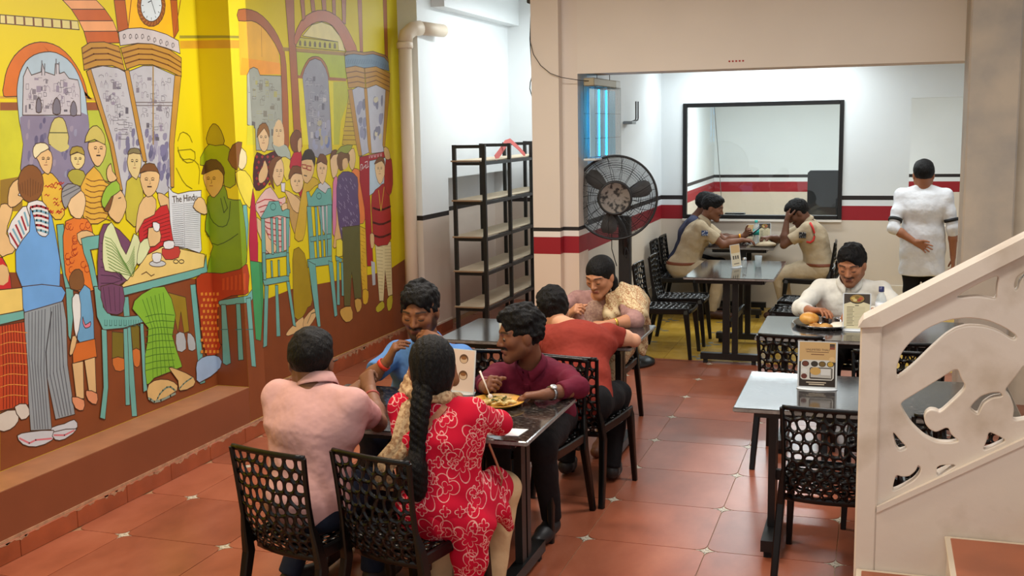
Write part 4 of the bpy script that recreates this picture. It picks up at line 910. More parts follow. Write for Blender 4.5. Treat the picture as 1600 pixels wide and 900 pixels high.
# I : white shirt, eating the thali
pI, q = person('person', 'person in white shirt eating from a thali plate', 184, (1.20, 2.70, .53), (1.175, 2.50, .975), (1.185, 2.44, 1.10), (-.20, -.92, -.30), (.865, 2.30, .82), (1.50, 2.33, .82), (.955, 2.09, .845), (1.26, 2.10, .84),
    ((.75, -.5, .15), (.2, -.3, -.9), (.35, .4, .45, .5), .4), ((-.6, -.5, .1), (0, 0, -1), (.5,)), [(1.08, 2.22, .50), (1.30, 2.22, .50)], [(1.08, 2.34, .09), (1.30, 2.34, .09)], SK['I'], M_whites, M_black, hairf=lambda L, P, R, s: hair_short(L, P, R, s, 1.10, .007, 55, -.002, -.02, -.06), beard=.35, mous=.75, placket=M_whites, collar=M_whites, sleeve=.72, sw=.195, hs=1.06, h=.005, build=1.03)
# J : waiter standing with a hand behind his back
pJ, q = person('person', 'person in white uniform tunic standing with one hand behind the back', 6, (1.735, 5.62, .88), (1.728, 5.60, 1.445), (1.722, 5.615, 1.545), (-.05, 1, -.05), (1.985, 5.55, 1.07), (1.475, 5.50, 1.07), (2.0, 5.62, .80), (1.665, 5.455, .945),
    ((.05, .1, -1), (-.9, .2, 0), (.4,)), ((.86, -.05, -.42), (-.1, -.95, -.1), (.18, .2, .25, .3), .3, 1.0, .25), [(1.82, 5.63, .48), (1.65, 5.62, .48)], [(1.82, 5.62, .09), (1.65, 5.62, .09)], SK['J'], M_whiteu, M_black, hairf=lambda L, P, R, s: hair_short(L, P, R, s, 1.0, .0025, 50, 0, -.03, -.10), sh_drop=.085, h=.0068, hc=.009, sleeve=.25, sit=False, hem=.25, sw=.19, build=1.02, fold=.0045)
MB().lathe([(.056, -.03), (.062, -.02), (.064, .02), (.060, .03), (.056, .03)], tuple(q['neck']+V(-.002, .008, .012)-q['off']), 20).build('collar', M_whiteu, pJ)
for S_, E in ((q['SR'], V(1.985, 5.55, 1.07)), (q['SL'], V(1.475, 5.50, 1.07))):
    ring_band('sleeve_band', mat('black_band', (16, 16, 18), .7), pJ, q['off'], S_*.24+E*.76, E-S_, .056, .030, .006)
# ---------------------------------------------------------------- wall-side things
# steel rack with wooden boards
M_rack = mat('black_rack_steel', (22, 24, 24), .45, noise=.2, scale=30); M_ply = mat('raw_plywood', (214, 196, 168), .7, noise=.14, scale=5, stretch=(1, 6, 1)); M_plyedge = mat('plywood_edge', (150, 122, 92), .8)
rk = thing('storage_rack', 'black steel rack with raw plywood shelves beside the white pillar', 'shelf rack', (-2.35, 5.77, 0))
FYS = (4.70, 5.45, 6.18, 6.90); w = .034
for y in FYS:
    q = MB()
    for x in (-2.50, -2.20): q.bar((x+2.35, y-5.77, 0), (x+2.35, y-5.77, 1.885), w, w, up=(0, 1, 0))
    for z in (1.868,)+tuple(z-.022 for z in (1.73, 1.355, 1.008, .678, .331)): q.bar((-.15, y-5.77, z), (.15, y-5.77, z), w*.9, w*.9)
    q.build('rack_frame', M_rack, rk)
for z in (1.73, 1.355, 1.008, .678, .331):
    q = MB(); q.mi = 0; q.box(-.172, .125, 4.66-5.77, 6.95-5.77, z-.004, z+.010, .002); bd = q.build('shelf_board', M_ply, rk)
    q = MB(); q.box(-.1725, .1255, 4.658-5.77, 4.662-5.77, z-.004, z+.009); q.build('cut_edge', M_plyedge, bd)
    q = MB()
    q.bar((.15, 4.70-5.77, z-.022), (.15, 6.90-5.77, z-.022), .03, .03); q.build('side_rail', M_rack, rk)
q = MB(); pts = [(-2.235, 5.13, 1.745), (-2.26, 5.35, 1.80), (-2.29, 5.62, 1.885), (-2.30, 5.80, 1.90), (-2.27, 5.95, 1.83), (-2.24, 6.10, 1.745)]
q.sweep(pts, [[(-.03, -.002), (.03, -.002), (.03, .002), (-.03, .002)]]*6, up=(1, 0, .3), smooth=False); o = q.build('red_strap', mat('faded_red_strap', (196, 96, 90), .8)); tag(o, 'faded red strap draped over the top shelf of the black rack', 'strap')
# pedestal fan
fan = thing('pedestal_fan', 'large black pedestal fan with dusty hub in front of the striped wall', 'fan', (-.74, 3.98, 0))
AX = nrm((.20, -1.0, .02)); FC = V(-.005, -.10, 1.445); M_fan = mat('fan_black', (28, 27, 27), .45, noise=.3, scale=30); M_dust = mat('dusty_hub', (128, 120, 112), .7, rgb2=(40, 36, 34), scale=26, thr=(.40, .52))
Rm = Vector((0, 0, 1)).rotation_difference(Vector(AX)).to_matrix()
def FP(r, a, d): p = Rm @ Vector((r*math.cos(a), r*math.sin(a), d)); return (FC[0]+p.x, FC[1]+p.y, FC[2]+p.z)
def ringpts(r, d, n=48): return [FP(r, 2*PI*k/n, d) for k in range(n+1)]
def ring(q, r, d, t, n=44, m=4):
    pts = []; 
    v = []
    for k in range(n):
        a = 2*PI*k/n
        for j in range(m): b2 = 2*PI*j/m; v.append(FP(r+t*math.cos(b2), a, d+t*math.sin(b2)))
    q.add(v, [(k*m+j, ((k+1) % n)*m+j, ((k+1) % n)*m+(j+1) % m, k*m+(j+1) % m) for k in range(n) for j in range(m)], True)
dome = lambda r: .075*(1-(r/.345)**2)
q = MB()
for k in range(34): r = .145+.0059*k; ring(q, r, dome(r), .0016)
for k in range(18):
    a = 2*PI*k/18; q.tube([FP(.105, a, dome(.105)), FP(.22, a+.10, dome(.22)), FP(.344, a+.22, .0)], .0022, 4)
q.build('front_grille', M_fan, fan)
q = MB()
for k in range(14): r = .08+.019*k; ring(q, r, -.09+.05*(r/.345)**2-.02, .0013)
for k in range(16): a = 2*PI*k/16; q.tube([FP(.06, a, -.11), FP(.25, a, -.075), FP(.344, a, -.01)], .0022, 4)
q.build('rear_grille', M_fan, fan)
q = MB(); ring(q, .346, -.002, .010, 64, 8); q.build('outer_ring', M_fan, fan)
q = MB(); q.lathe([(0, .0), (.132, .0), (.144, .008), (.138, .022), (.118, .026), (.116, .020), (0, .020)], FP(0, 0, .068), 32, ax=tuple(AX)); hb = q.build('hub_badge', M_dust, fan)
q = MB(); ring(q, .132, .089, .010, 40, 6); q.build('hub_rim', M_fan, hb)
for k in range(3):
    a0 = 2*PI*k/3+.5; v = []; n = 8
    for i in range(n+1):
        r = .05+.26*i/n; wd = (.40+.22*math.sin(PI*i/n))*(1 if i < n else .6)
        for s_, dd in ((-.5, .02), (.5, -.03)): v.append(FP(r, a0+s_*wd, dd-.02)); 
    v2 = [tuple(V(*p)-AX*.004) for p in v]; m_ = len(v); f = [(2*i, 2*i+1, 2*i+3, 2*i+2) for i in range(n)]; f += [(2*i+m_, 2*i+2+m_, 2*i+3+m_, 2*i+1+m_) for i in range(n)]; f += [(2*i, 2*i+2, 2*i+2+m_, 2*i+m_) for i in range(n)]+[(2*i+1, 2*i+1+m_, 2*i+3+m_, 2*i+3) for i in range(n)]+[(0, m_, 1+m_, 1), (2*n, 2*n+1, 2*n+1+m_, 2*n+m_)]
    MB().add(v+v2, f, True).build('blade', mat('fan_blade', (128, 125, 122), .5), fan)
q = MB(); q.lathe([(0, -.2), (.06, -.2), (.078, -.17), (.078, -.06), (.05, -.02), (0, -.02)], FP(0, 0, 0), 24, ax=tuple(AX)); q.build('motor', M_fan, fan)
q = MB(); q.tube([FP(.12, -PI/2, -.03), (.03, .0, 1.20), (.05, .05, 1.08), (.04, .07, .95)], [.02, .026, .028, .024], 10, up=(1, 0, 0)); q.build('gooseneck', M_fan, fan)
q = MB(); q.box(-.015, .085, .05, .13, .06, 1.28, .006); q.build('pole', M_fan, fan)
q = MB(); q.lathe([(0, 0), (.26, 0), (.26, .03), (.2, .055), (.06, .075), (0, .075)], (.03, .08, 0), 28); q.build('base', M_fan, fan)
q = MB(); q.tube([(-.06, .0, 1.2), (-.065, .02, 1.0), (-.03, .05, .85)], .004, 5); q.tube([(.06, .0, 1.02), (.085, -.02, .98), (.07, -.02, .93), (.05, .0, .95), (.06, .0, 1.02)], .004, 5); q.build('cable', M_fan, fan)
# ultraviolet insect killer hanging under the beam
uv = thing('insect_killer_lamp', 'hanging insect killer lamp with glowing cyan tubes and wire cage', 'lamp', (-.90, 4.10, 1.76))
M_uvh = mat('lamp_housing', (150, 138, 112), .5, metal=.3); M_wire = mat('cage_wire', (120, 122, 122), .4, metal=.8)
q = MB(); q.box(-.045, .045, -.47, .47, .60, .665, .006); q.build('housing', M_uvh, uv)
q = MB(); q.box(-.046, .046, .30, .474, .598, .667, .006); q.build('end_cap', mat('lamp_cap', (206, 208, 204), .5), uv)
q = MB(); q.box(-.05, .05, -.47, .47, .0, .018, .004); q.build('tray', mat('lamp_tray', (200, 204, 200), .4), uv)
for k in range(2):
    q = MB(); q.tube([(.0, -.16+.26*k, .03), (.0, -.16+.26*k, .58)], .014, 10); q.build('uv_tube', mat('uv_glow', (60, 190, 235), .3, emit=((40, 170, 235), 5.5)), uv)
q = MB()
for k in range(19):
    y = -.46+.92*k/18
    for x in (-.048, .048): q.tube([(x, y, .01), (x, y, .61)], .0016, 4)
for z in (.18, .38):
    for x in (-.048, .048): q.tube([(x, -.46, z), (x, .46, z)], .0016, 4, up=(1, 0, 0))
o = q.build('wire_cage', M_wire, uv)
q = MB(); q.box(-.004, .004, -.44, .44, .03, .58); q.build('reflector', mat('lamp_reflector', (170, 214, 232), .3), uv)
for y in (-.2, .25):
    q = MB(); q.tube([(0, y, .665), (0, y, 1.14)], .003, 5); q.build('hanging_wire', M_wire, uv)
# cable from the pillar to the lamp, and cables on the pillar edge
q = MB(); pts = [(-1.36, 3.53, 2.73), (-1.33, 3.52, 2.62), (-1.27, 3.52, 2.53), (-1.19, 3.52, 2.465), (-1.10, 3.53, 2.43), (-1.02, 3.56, 2.415), (-.96, 3.60, 2.405), (-.90, 3.63, 2.40)]
q.tube(pts, .003, 5); o = q.build('lamp_cable', mat('black_cable', (30, 28, 28), .6)); tag(o, 'thin black cable drooping across the pillar to the insect lamp', 'cable')
q = MB(); q.tube([(-1.368, 3.62, 3.2), (-1.372, 3.6, 2.95), (-1.376, 3.6, 2.75), (-1.367, 3.6, 2.55), (-1.366, 3.6, 2.4)], [.003, .003, .010, .010, .004], 6, up=(1, 0, 0)); q.tube([(-1.366, 3.6, 2.46), (-1.385, 3.6, 2.40), (-1.39, 3.6, 2.35), (-1.372, 3.6, 2.29), (-1.365, 3.6, 2.27)], .004, 6, up=(0, 1, 0)); o = q.build('cable_loop', MATS['black_cable']); tag(o, 'black cable loops hanging on the left edge of the pillar', 'cable')
q = MB(); q.box(-1.40, -1.361, 3.58, 3.68, 3.03, 3.12, .006); o = q.build('cable_junction_box', mat('junction_box', (52, 46, 40), .6)); tag(o, 'small dark junction box high on the pillar edge', 'junction box')
# router on the side wall
rt_ = thing('router', 'small grey router with two black antennas on the side wall', 'router', (-.98, 5.40, 2.05))
q = MB(); q.box(-.018, .07, -.09, .09, 0, .03, .004); q.build('case', mat('router_grey', (150, 160, 164), .4), rt_)
for y in (.06, .16):
    q = MB(); q.tube([(.03, y-.05, .02), (.05, y+.10, .04), (.05, y+.115, .06), (.05, y+.115, .22)], .007, 6, up=(1, 0, 0)); q.build('antenna', mat('antenna_black', (24, 26, 28), .4), rt_)
# next room: dark board and cord, box on the sill
q = MB(); pts = [(0, 0), (.40, 0), (.40, 1.42), (.37, 1.45), (.03, 1.45), (0, 1.42)]; q.prism(pts, 0, .05, lambda x, z, y: (.50+x, 8.95+y, z)); o = q.build('slate_board', mat('slate_board', (46, 52, 62), .5, noise=.3, scale=4)); tag(o, 'dark slate coloured board standing behind the window', 'board')
q = MB(); q.tube([(-.52, 8.0, 2.88), (-.515, 8.0, 2.25), (-.46, 8.0, 1.6), (-.40, 8.0, .9), (-.39, 8.0, .0)], .004, 5, up=(0, 1, 0)); o = q.build('hanging_cord', mat('grey_cord', (150, 150, 150), .6)); tag(o, 'thin pale cord hanging behind the window glass', 'cord')
q = MB(); q.box(-.30, -.08, 7.36, 7.46, .99, 1.045, .004); o = q.build('black_box', mat('black_box', (24, 24, 26), .5), None); tag(o, 'flat black box lying behind the window frame', 'box')
q = MB(); q.box(-.35, 0.0, 7.382, 7.50, .955, .9895); struct('window_inner_ledge', q, MATS['sill'])
# ceiling tube fittings
for i, (x, y, z, sx, sy, p) in enumerate(TUBES):
    q = MB(); q.box(-sx/2, sx/2, -sy/2, sy/2, -.02, (CEIL if z > 3 else 2.9)-z-.001, .01); o = q.build('ceiling_light', mat('fitting_white', (230, 230, 228), .5), None, (x, y, z)); o['kind'] = 'structure'

# ---------------------------------------------------------------- things on the tables
TZ = .7605
M_steel = mat('stainless_steel', (200, 202, 204), .18, metal=1.); M_acr = mat('acrylic_stand', (225, 232, 236), .12, alpha=.35)
def text_mesh(s, size, m, parent, mw, name='lettering', align='CENTER', ext=.0002):
    cu = bpy.data.curves.new(name, 'FONT'); cu.body = s; cu.size = size; cu.align_x = align; cu.extrude = ext; cu.resolution_u = 2
    tmp = bpy.data.objects.new(name, cu); COL.objects.link(tmp); dg = bpy.context.evaluated_depsgraph_get(); me = bpy.data.meshes.new_from_object(tmp.evaluated_get(dg)); bpy.data.objects.remove(tmp); me.transform(mw); me.materials.clear(); return link(name, me, m, parent)
def card_stand(label, x, y, rz, w, h, face, tilt=8):
    t = thing('menu_stand', label, 'menu stand', (x, y, TZ), math.radians(rz), 'table menu stands')
    T = Matrix.Rotation(math.radians(-tilt), 4, 'X')
    def P(px, pz, d=0.): v = T @ Vector((px, -d, pz+.006)); return tuple(v)
    q = MB(); q.prism([(-w/2, 0), (w/2, 0), (w/2, h), (-w/2, h)], -.002, .002, lambda a, c, d: P(a, c, d)); o = q.build('holder', mat('acrylic_edge', (214, 220, 224), .2), t)
    q = MB(); q.lathe([(0, 0), (w*.52, 0), (w*.52, .003), (w*.46, .006), (0, .006)], (0, 0, 0), 24); 
    bm = q.build('stand_base', mat('acrylic_edge', (214, 220, 224), .2), t); bm.scale = (1, .42, 1)
    def poly(pts, rgb, lay, name='print'):
        q = MB(); q.prism(pts, .0021+.0003*lay, .0023+.0003*lay, lambda a, c, d: P(a, c, d)); return q.build(name, mat('print_%02x%02x%02x' % rgb, rgb, .35), o)
    def disc(cx, cz, rx, rz_, rgb, lay, n=18): return poly([(cx+rx*math.cos(2*PI*k/n), cz+rz_*math.sin(2*PI*k/n)) for k in range(n)], rgb, lay)
    def rect(x0, x1, z0, z1, rgb, lay): return poly([(x0, z0), (x1, z0), (x1, z1), (x0, z1)], rgb, lay)
    def txt(s, cx, cz, size, rgb, lay):
        mw = T @ Matrix.Translation((cx, -.0021-.0003*lay, cz+.006)) @ Matrix.Rotation(PI/2, 4, 'X'); return text_mesh(s, size, mat('print_%02x%02x%02x' % rgb, rgb, .35), o, mw)
    face(w, h, rect, disc, txt, poly); return t
def tan_face(w, h, rect, disc, txt, poly):
    W2 = w/2-.008; rect(-W2, W2, .006, h-.004, (216, 178, 122), 0); rect(-W2, W2, .006, h*.56, (52, 40, 30), 1)
    txt('UNLIMITED THALI', 0, h*.80, .0138, (70, 34, 22), 1); rect(-W2*.62, W2*.62, h*.765, h*.775, (90, 40, 26), 1); rect(-W2*.36, W2*.36, h*.71, h*.728, (130, 84, 50), 1)
    for k, z in enumerate((.95, .91, .87)): rect(W2*.66, W2*.94, h*(z-.035), h*z, [(40, 30, 28), (90, 40, 30), (150, 60, 40)][k], 1)
    poly([(-W2*.92, h*.20), (-W2*.8, h*.17), (W2*.8, h*.17), (W2*.92, h*.22), (W2*.92, h*.52), (W2*.8, h*.60), (-W2*.8, h*.60), (-W2*.92, h*.54)], (222, 220, 214), 2)
    for cx, c in ((-.66, (116, 58, 38)), (-.16, (60, 48, 34)), (.27, (128, 100, 44)), (.72, (208, 168, 60))): disc(cx*W2, h*.515, W2*.20, h*.062, (60, 46, 36), 3); disc(cx*W2, h*.515, W2*.16, h*.05, c, 4)
    disc(-W2*.72, h*.365, W2*.17, h*.055, (232, 232, 230), 3); disc(-W2*.72, h*.245, W2*.17, h*.055, (110, 52, 40), 3)
    poly([(-W2*.42, h*.21), (-W2*.36, h*.19), (W2*.78, h*.19), (W2*.84, h*.22), (W2*.84, h*.42), (W2*.76, h*.44), (-W2*.36, h*.44), (-W2*.42, h*.42)], (70, 58, 48), 3); poly([(-W2*.36, h*.225), (W2*.78, h*.215), (W2*.78, h*.42), (-W2*.36, h*.42)], (196, 192, 186), 4)
    disc(-W2*.10, h*.36, W2*.30, h*.085, (214, 170, 96), 5); rect(W2*.2, W2*.72, h*.28, h*.41, (228, 226, 224), 5); disc(W2*.80, h*.62, W2*.17, h*.055, (232, 196, 140), 4)
    rect(-W2*.6, W2*.5, h*.105, h*.125, (216, 200, 176), 2); rect(-W2*.45, W2*.4, h*.065, h*.085, (216, 200, 176), 2)
def list_face(w, h, rect, disc, txt, poly):
    W2 = w/2-.006; rect(-W2, W2, .006, h-.004, (214, 204, 168), 0); poly([(-W2, h-.004), (-W2, h*.70), (-W2*.5, h*.76), (W2*.5, h*.76), (W2, h*.70), (W2, h-.004)], (64, 54, 44), 1)
    disc(0, h*.84, W2*.62, h*.13, (40, 32, 26), 2); disc(0, h*.85, W2*.56, h*.11, (150, 118, 60), 3)
    for k, (cx, cz) in enumerate(((-.3, .86), (0, .89), (.3, .86), (-.16, .81), (.16, .81))): disc(cx*W2, h*cz, W2*.16, h*.035, [(196, 170, 90), (120, 96, 40), (180, 84, 50), (206, 190, 130), (150, 60, 40)][k], 4)
    rect(-W2*.15, W2*.15, h*.655, h*.675, (70, 60, 44), 1)
    for k in range(13): z = h*(.62-.042*k); rect(-W2*.78, -W2*(.30 if k % 3 else .20), z-.0016, z+.0016, (96, 86, 62), 1); rect(-W2*.22, W2*.62, z-.001, z+.0008, (160, 148, 116), 1)
def plain_face(w, h, rect, disc, txt, poly):
    W2 = w/2-.006; rect(-W2, W2, .006, h-.004, (226, 204, 192), 0)
    for z in (.78, .40): disc(0, h*z, W2*.42, h*.11, (96, 64, 50), 1); disc(0, h*(z-.02), W2*.34, h*.08, (206, 176, 150), 2); disc(0, h*(z+.02), W2*.26, h*.04, (140, 92, 60), 3)
def small_face(w, h, rect, disc, txt, poly):
    W2 = w/2-.005; rect(-W2, W2, .006, h-.004, (226, 210, 178), 0); rect(-W2, W2, h*.62, h-.004, (214, 178, 124), 1)
    for k in range(3): rect(-W2*.7+k*W2*.5, -W2*.7+k*W2*.5+W2*.3, h*.34, h*.50, (70, 60, 52), 1)
    rect(-W2*.6, W2*.6, h*.12, h*.16, (120, 110, 96), 1)
card_stand('tan menu stand picturing a thali on the empty table nearest the stairs', 1.085, .29, 2, .185, .225, tan_face)
card_stand('cream price list stand with dish picture beside the thali plate', 1.235, 1.90, 3, .165, .225, list_face)
card_stand('pinkish card stand behind the shoulder of the red kurta', -.555, -.22, -10, .13, .21, plain_face)
card_stand('narrow cream card stand turned sideways on the empty back room table', .15, 4.82, 66, .16, .20, small_face)
card_stand('cream card stand behind the bottle of the khaki officers', .06, 6.86, -8, .12, .20, small_face)
card_stand('dark headed card stand right of the bottle of the khaki officers', .19, 6.90, 8, .13, .21, list_face)
def lathe_thing(name, label, cat, prof, loc, m, parts=(), n=20, group=None):
    t = thing(name, label, cat, loc, 0, group); MB().lathe(prof, (0, 0, 0), n).build('body', m, t)
    for nm, pr, mm_ in parts: MB().lathe(pr, (0, 0, 0), n).build(nm, mm_, t)
    return t
M_pet = mat('clear_plastic', (214, 226, 230), .1, alpha=.38); M_teal = mat('teal_label', (40, 168, 158), .4)
bottle = [(0, 0), (.030, 0), (.034, .01), (.033, .06), (.031, .08), (.034, .10), (.034, .17), (.028, .20), (.014, .225), (.013, .24)]
lathe_thing('water_bottle', 'clear water bottle with teal label between the khaki officers', 'bottle', bottle, (.115, 6.74, TZ), M_pet, [('label', [(.0345, .105), (.0345, .165)], M_teal), ('cap', [(0, .262), (.016, .262), (.0165, .238), (.0165, .236)], M_teal)])
lathe_thing('water_bottle', 'clear water bottle with blue cap behind the price list stand', 'bottle', bottle, (1.375, 2.02, TZ), M_pet, [('label', [(.0345, .105), (.0345, .165)], mat('white_label', (232, 234, 236), .4)), ('cap', [(0, .262), (.016, .262), (.0165, .232), (.0165, .230)], mat('navy_cap', (30, 36, 88), .4))])
lathe_thing('condiment_jar', 'white jar with black lid on the table behind the maroon shirt', 'jar', [(0, 0), (.036, 0), (.038, .01), (.038, .075), (.030, .085)], (-.885, 1.40, TZ), mat('white_ceramic', (226, 222, 214), .3), [('lid', [(.031, .084), (.034, .086), (.034, .11), (.03, .114), (0, .114)], mat('black_lid', (28, 24, 24), .4))])
lathe_thing('salt_shaker', 'small glass salt shaker behind the sideways card stand', 'shaker', [(0, 0), (.022, 0), (.022, .05), (.016, .065)], (.215, 4.84, TZ), M_pet, [('cap', [(.017, .064), (.018, .066), (.018, .085), (0, .09)], M_steel)])
lathe_thing('drinking_glass', 'small clear drinking glass on the empty back room table', 'glass', [(.026, 0), (.034, .10), (.032, .10), (.024, .004), (0, .004)], (.33, 4.90, TZ), M_pet)
# plate of the maroon-shirted man
pl = thing('dinner_plate', 'yellow plate of noodles in front of the maroon shirt', 'plate', (-.315, -.395, TZ))
MB().lathe([(0, 0), (.075, 0), (.115, .016), (.128, .022), (.128, .026), (.112, .022), (.075, .008), (0, .008)], (0, 0, 0), 32).build('dish', mat('yellow_plate', (214, 158, 66), .3), pl)
Ln = Layer()
for k in range(36):
    a = rng.uniform(0, 2*PI); r = .075*math.sqrt(rng.uniform()); p = V(r*math.cos(a), r*math.sin(a), .012+.018*(1-(r/.085)**2)); d = nrm((rng.normal(), rng.normal(), .1))*.022; Ln.cone(p-d, p+d, .006, .006, .006)
Pv, Fv = Ln.mesh(.0035); o = link('noodles', np_mesh('noodles', Pv, Fv), mat('noodle', (214, 190, 120), .5, rgb2=(150, 120, 56), scale=60), pl); o['kind'] = 'stuff'
for k in range(12):
    a = rng.uniform(0, 2*PI); r = .06*math.sqrt(rng.uniform()); MB().bar((r*math.cos(a), r*math.sin(a), .034), (r*math.cos(a)+.014*math.cos(3*a), r*math.sin(a)+.014*math.sin(3*a), .037), .005, .004).build('green_bean', mat('bean_green', (70, 84, 40), .5), pl)
q = MB(); q.tube([(-.405, -.375, .915), (-.375, -.385, .855), (-.352, -.392, .805)], [.005, .004, .003], 6); q.lathe([(0, -.016), (.011, -.008), (.012, .004), (.006, .014), (0, .018)], (-.349, -.394, .800), 10, ax=(.3, -.1, -.9)); o = q.build('spoon', mat('white_plastic_spoon', (226, 214, 204), .35)); tag(o, 'white spoon held over the yellow plate', 'spoon')
# napkin under the red sleeve
v = [(-.27, -.88, TZ), (-.06, -.86, TZ), (-.05, -.75, TZ), (-.25, -.77, TZ)]; q = MB(); q.prism([(p[0], p[1]) for p in v], TZ, TZ+.0015); o = q.build('paper_napkin', mat('napkin', (226, 224, 224), .8)); tag(o, 'white paper napkin under the elbow of the red kurta', 'napkin')
# thali
th = thing('thali_plate', 'steel thali plate with puffed puri and flatbread before the white shirt', 'plate', (1.03, 2.02, TZ))
MB().lathe([(0, 0), (.17, 0), (.185, .020), (.190, .024), (.190, .026), (.180, .021), (.168, .004), (0, .004)], (0, 0, 0), 36).build('tray', M_steel, th)
Lp = Layer(); Lp.ell((-.085, .0, .045), (.062, .06, .040), None, .01); Lp.fold(lambda X: .002*fbm(X, 60, 1)); Pv, Fv = Lp.mesh(.005); link('puri', np_mesh('puri', Pv, Fv), mat('puri', (222, 170, 84), .45, rgb2=(196, 130, 50), scale=20), th)
Lp = Layer(); Lp.ell((-.01, -.075, .016), (.075, .05, .012), None, .01); Lp.fold(lambda X: .003*fbm(X, 50, 2)); Pv, Fv = Lp.mesh(.005); link('flatbread', np_mesh('flatbread', Pv, Fv), mat('bread', (206, 156, 84), .55, rgb2=(150, 100, 48), scale=30), th)
Lp = Layer(); Lp.ell((.10, -.03, .014), (.06, .07, .018), None, .01); Lp.fold(lambda X: .003*fbm(X, 90, 2)); Pv, Fv = Lp.mesh(.005); o = link('rice', np_mesh('rice', Pv, Fv), mat('rice', (232, 226, 208), .6), th); o['kind'] = 'stuff'
for k, (x, y, c) in enumerate(((.02, .11, (150, 84, 40)), (.10, .09, (70, 58, 36)), (-.06, .11, (196, 150, 60)))):
    bw = MB().lathe([(0, 0), (.030, 0), (.036, .035), (.038, .036), (.034, .030), (.028, .004), (0, .004)], (x, y, .005), 20).build('small_bowl', M_steel, th); MB().lathe([(0, .0), (.033, .0)], (x, y, .032), 20).build('curry', mat('curry%d' % k, c, .3), bw)
# cap and papers of the officers
Lc = Layer(); Lc.ell((0, 0, .02), (.10, .075, .03), None, .02); Lc.cone((-.08, 0, .012), (-.15, -.01, .006), .05, .03, .03, side=(0, 0, 1), flat=.2); Lc.plane((0, 0, .001), (0, 0, -1)); Pv, Fv = Lc.mesh(.006); o = link('khaki_cap', np_mesh('khaki_cap', Pv, Fv), M_khaki, None, (.24, 6.60, TZ)); tag(o, 'folded khaki cap on the table by the head resting officer', 'cap')
MURAL_COLS = [[134,70,35],[206,206,46],[150,118,40],[186,196,60],[176,190,70],[150,86,46],[206,160,60],[226,214,140],[120,72,34],[160,148,46],[216,164,40],[214,114,36],[176,198,214],[138,130,156],[120,114,146],[150,140,166],[196,192,200],[96,92,104],[150,140,160],[130,124,136],[120,116,130],[110,110,120],[112,108,140],[98,92,126],[156,146,166],[150,150,176],[250,190,24],[240,168,112],[198,98,38],[186,92,34],[150,80,30],[146,80,28],[218,230,236],[60,60,70],[200,130,60],[204,196,196],[70,60,66],[192,142,58],[118,72,28],[190,190,196],[186,186,192],[120,116,146],[140,136,160],[160,156,176],[100,98,130],[120,116,150],[170,164,180],[120,116,120],[160,130,70],[120,110,110],[206,196,120],[90,90,60],[228,186,62],[196,60,40],[226,188,132],[92,62,40],[50,34,24],[150,80,60],[232,222,180],[176,168,60],[226,206,140],[170,150,60],[226,176,62],[140,90,40],[60,36,24],[202,186,96],[232,236,240],[134,84,38],[96,58,26],[226,226,226],[160,40,50],[120,170,190],[110,166,226],[150,160,166],[98,104,112],[60,60,66],[204,208,214],[214,120,130],[202,44,46],[192,72,36],[116,34,20],[226,150,70],[216,208,196],[236,206,112],[112,178,168],[226,122,42],[170,50,24],[236,202,152],[150,150,152],[90,90,96],[128,84,42],[110,166,206],[232,232,228],[212,112,44],[226,150,108],[226,130,150],[122,108,34],[206,116,52],[152,126,30],[178,184,186],[196,184,60],[222,200,140],[130,120,80],[196,38,42],[120,20,26],[124,80,40],[218,222,226],[120,124,130],[150,150,156],[236,206,122],[206,210,210],[226,228,228],[192,62,54],[60,50,46],[120,90,50],[60,110,104],[132,186,52],[60,110,30],[70,120,36],[222,184,120],[120,140,120],[140,156,140],[116,72,102],[70,40,64],[218,226,172],[110,150,70],[232,234,234],[124,78,36],[150,190,60],[160,172,12],[176,156,20],[130,120,20],[236,216,72],[232,214,164],[134,84,40],[176,62,28],[222,140,50],[200,80,34],[160,186,216],[126,156,22],[60,80,10],[214,172,86],[98,66,30],[242,182,40],[250,164,24],[170,110,30],[170,174,160],[140,136,120],[110,104,100],[180,176,110],[172,98,44],[214,206,40],[236,222,144],[198,190,30],[110,90,20],[184,196,24],[170,130,40],[172,104,44],[156,156,168],[84,82,94],[196,194,196],[112,108,120],[170,170,190],[186,180,150],[160,164,190],[110,124,176],[176,170,150],[194,194,40],[236,222,30],[192,106,50],[176,100,44],[204,172,40],[130,90,30],[190,190,202],[196,196,206],[130,130,150],[214,206,180],[120,146,168],[170,120,60],[60,80,110],[78,32,36],[170,44,44],[236,200,150],[150,100,40],[176,186,172],[236,214,80],[232,200,150],[192,32,54],[126,74,38],[236,196,186],[196,60,66],[124,76,38],[232,226,230],[200,160,90],[232,194,140],[124,78,40],[212,176,52],[168,142,24],[228,190,130],[100,100,70],[54,38,22],[170,34,34],[206,206,206],[120,72,36],[222,132,172],[110,66,34],[236,132,62],[230,196,140],[226,182,44],[170,110,20],[226,184,120],[236,220,60],[96,76,118],[176,166,190],[98,98,52],[216,172,82],[120,80,40],[150,160,60],[168,22,38],[188,208,222],[190,196,200],[236,226,226],[230,216,162],[176,160,110],[202,192,52],[172,36,42],[84,20,26],[216,190,60],[120,74,38],[176,32,62],[62,152,92],[50,100,96]]
MURAL_PARTS = ["painted_backdrop", "painted_band", "painted_arch", "painted_clock_tower", "painted_rickshaw", "painted_figure", "painted_figure", "painted_figure", "painted_figure", "painted_figure", "painted_table", "painted_chair", "painted_figure", "painted_figure", "painted_figure", "painted_figure", "painted_figure", "painted_newspaper", "painted_table", "painted_chair", "painted_figure", "painted_figure", "painted_figure", "painted_chair", "painted_figure", "painted_arch", "painted_arch", "painted_pillar", "painted_figure", "painted_figure", "painted_figure", "painted_figure", "painted_figure", "painted_figure", "painted_figure", "painted_figure", "painted_poster", "painted_figure", "painted_figure", "painted_chair", "painted_chair"]
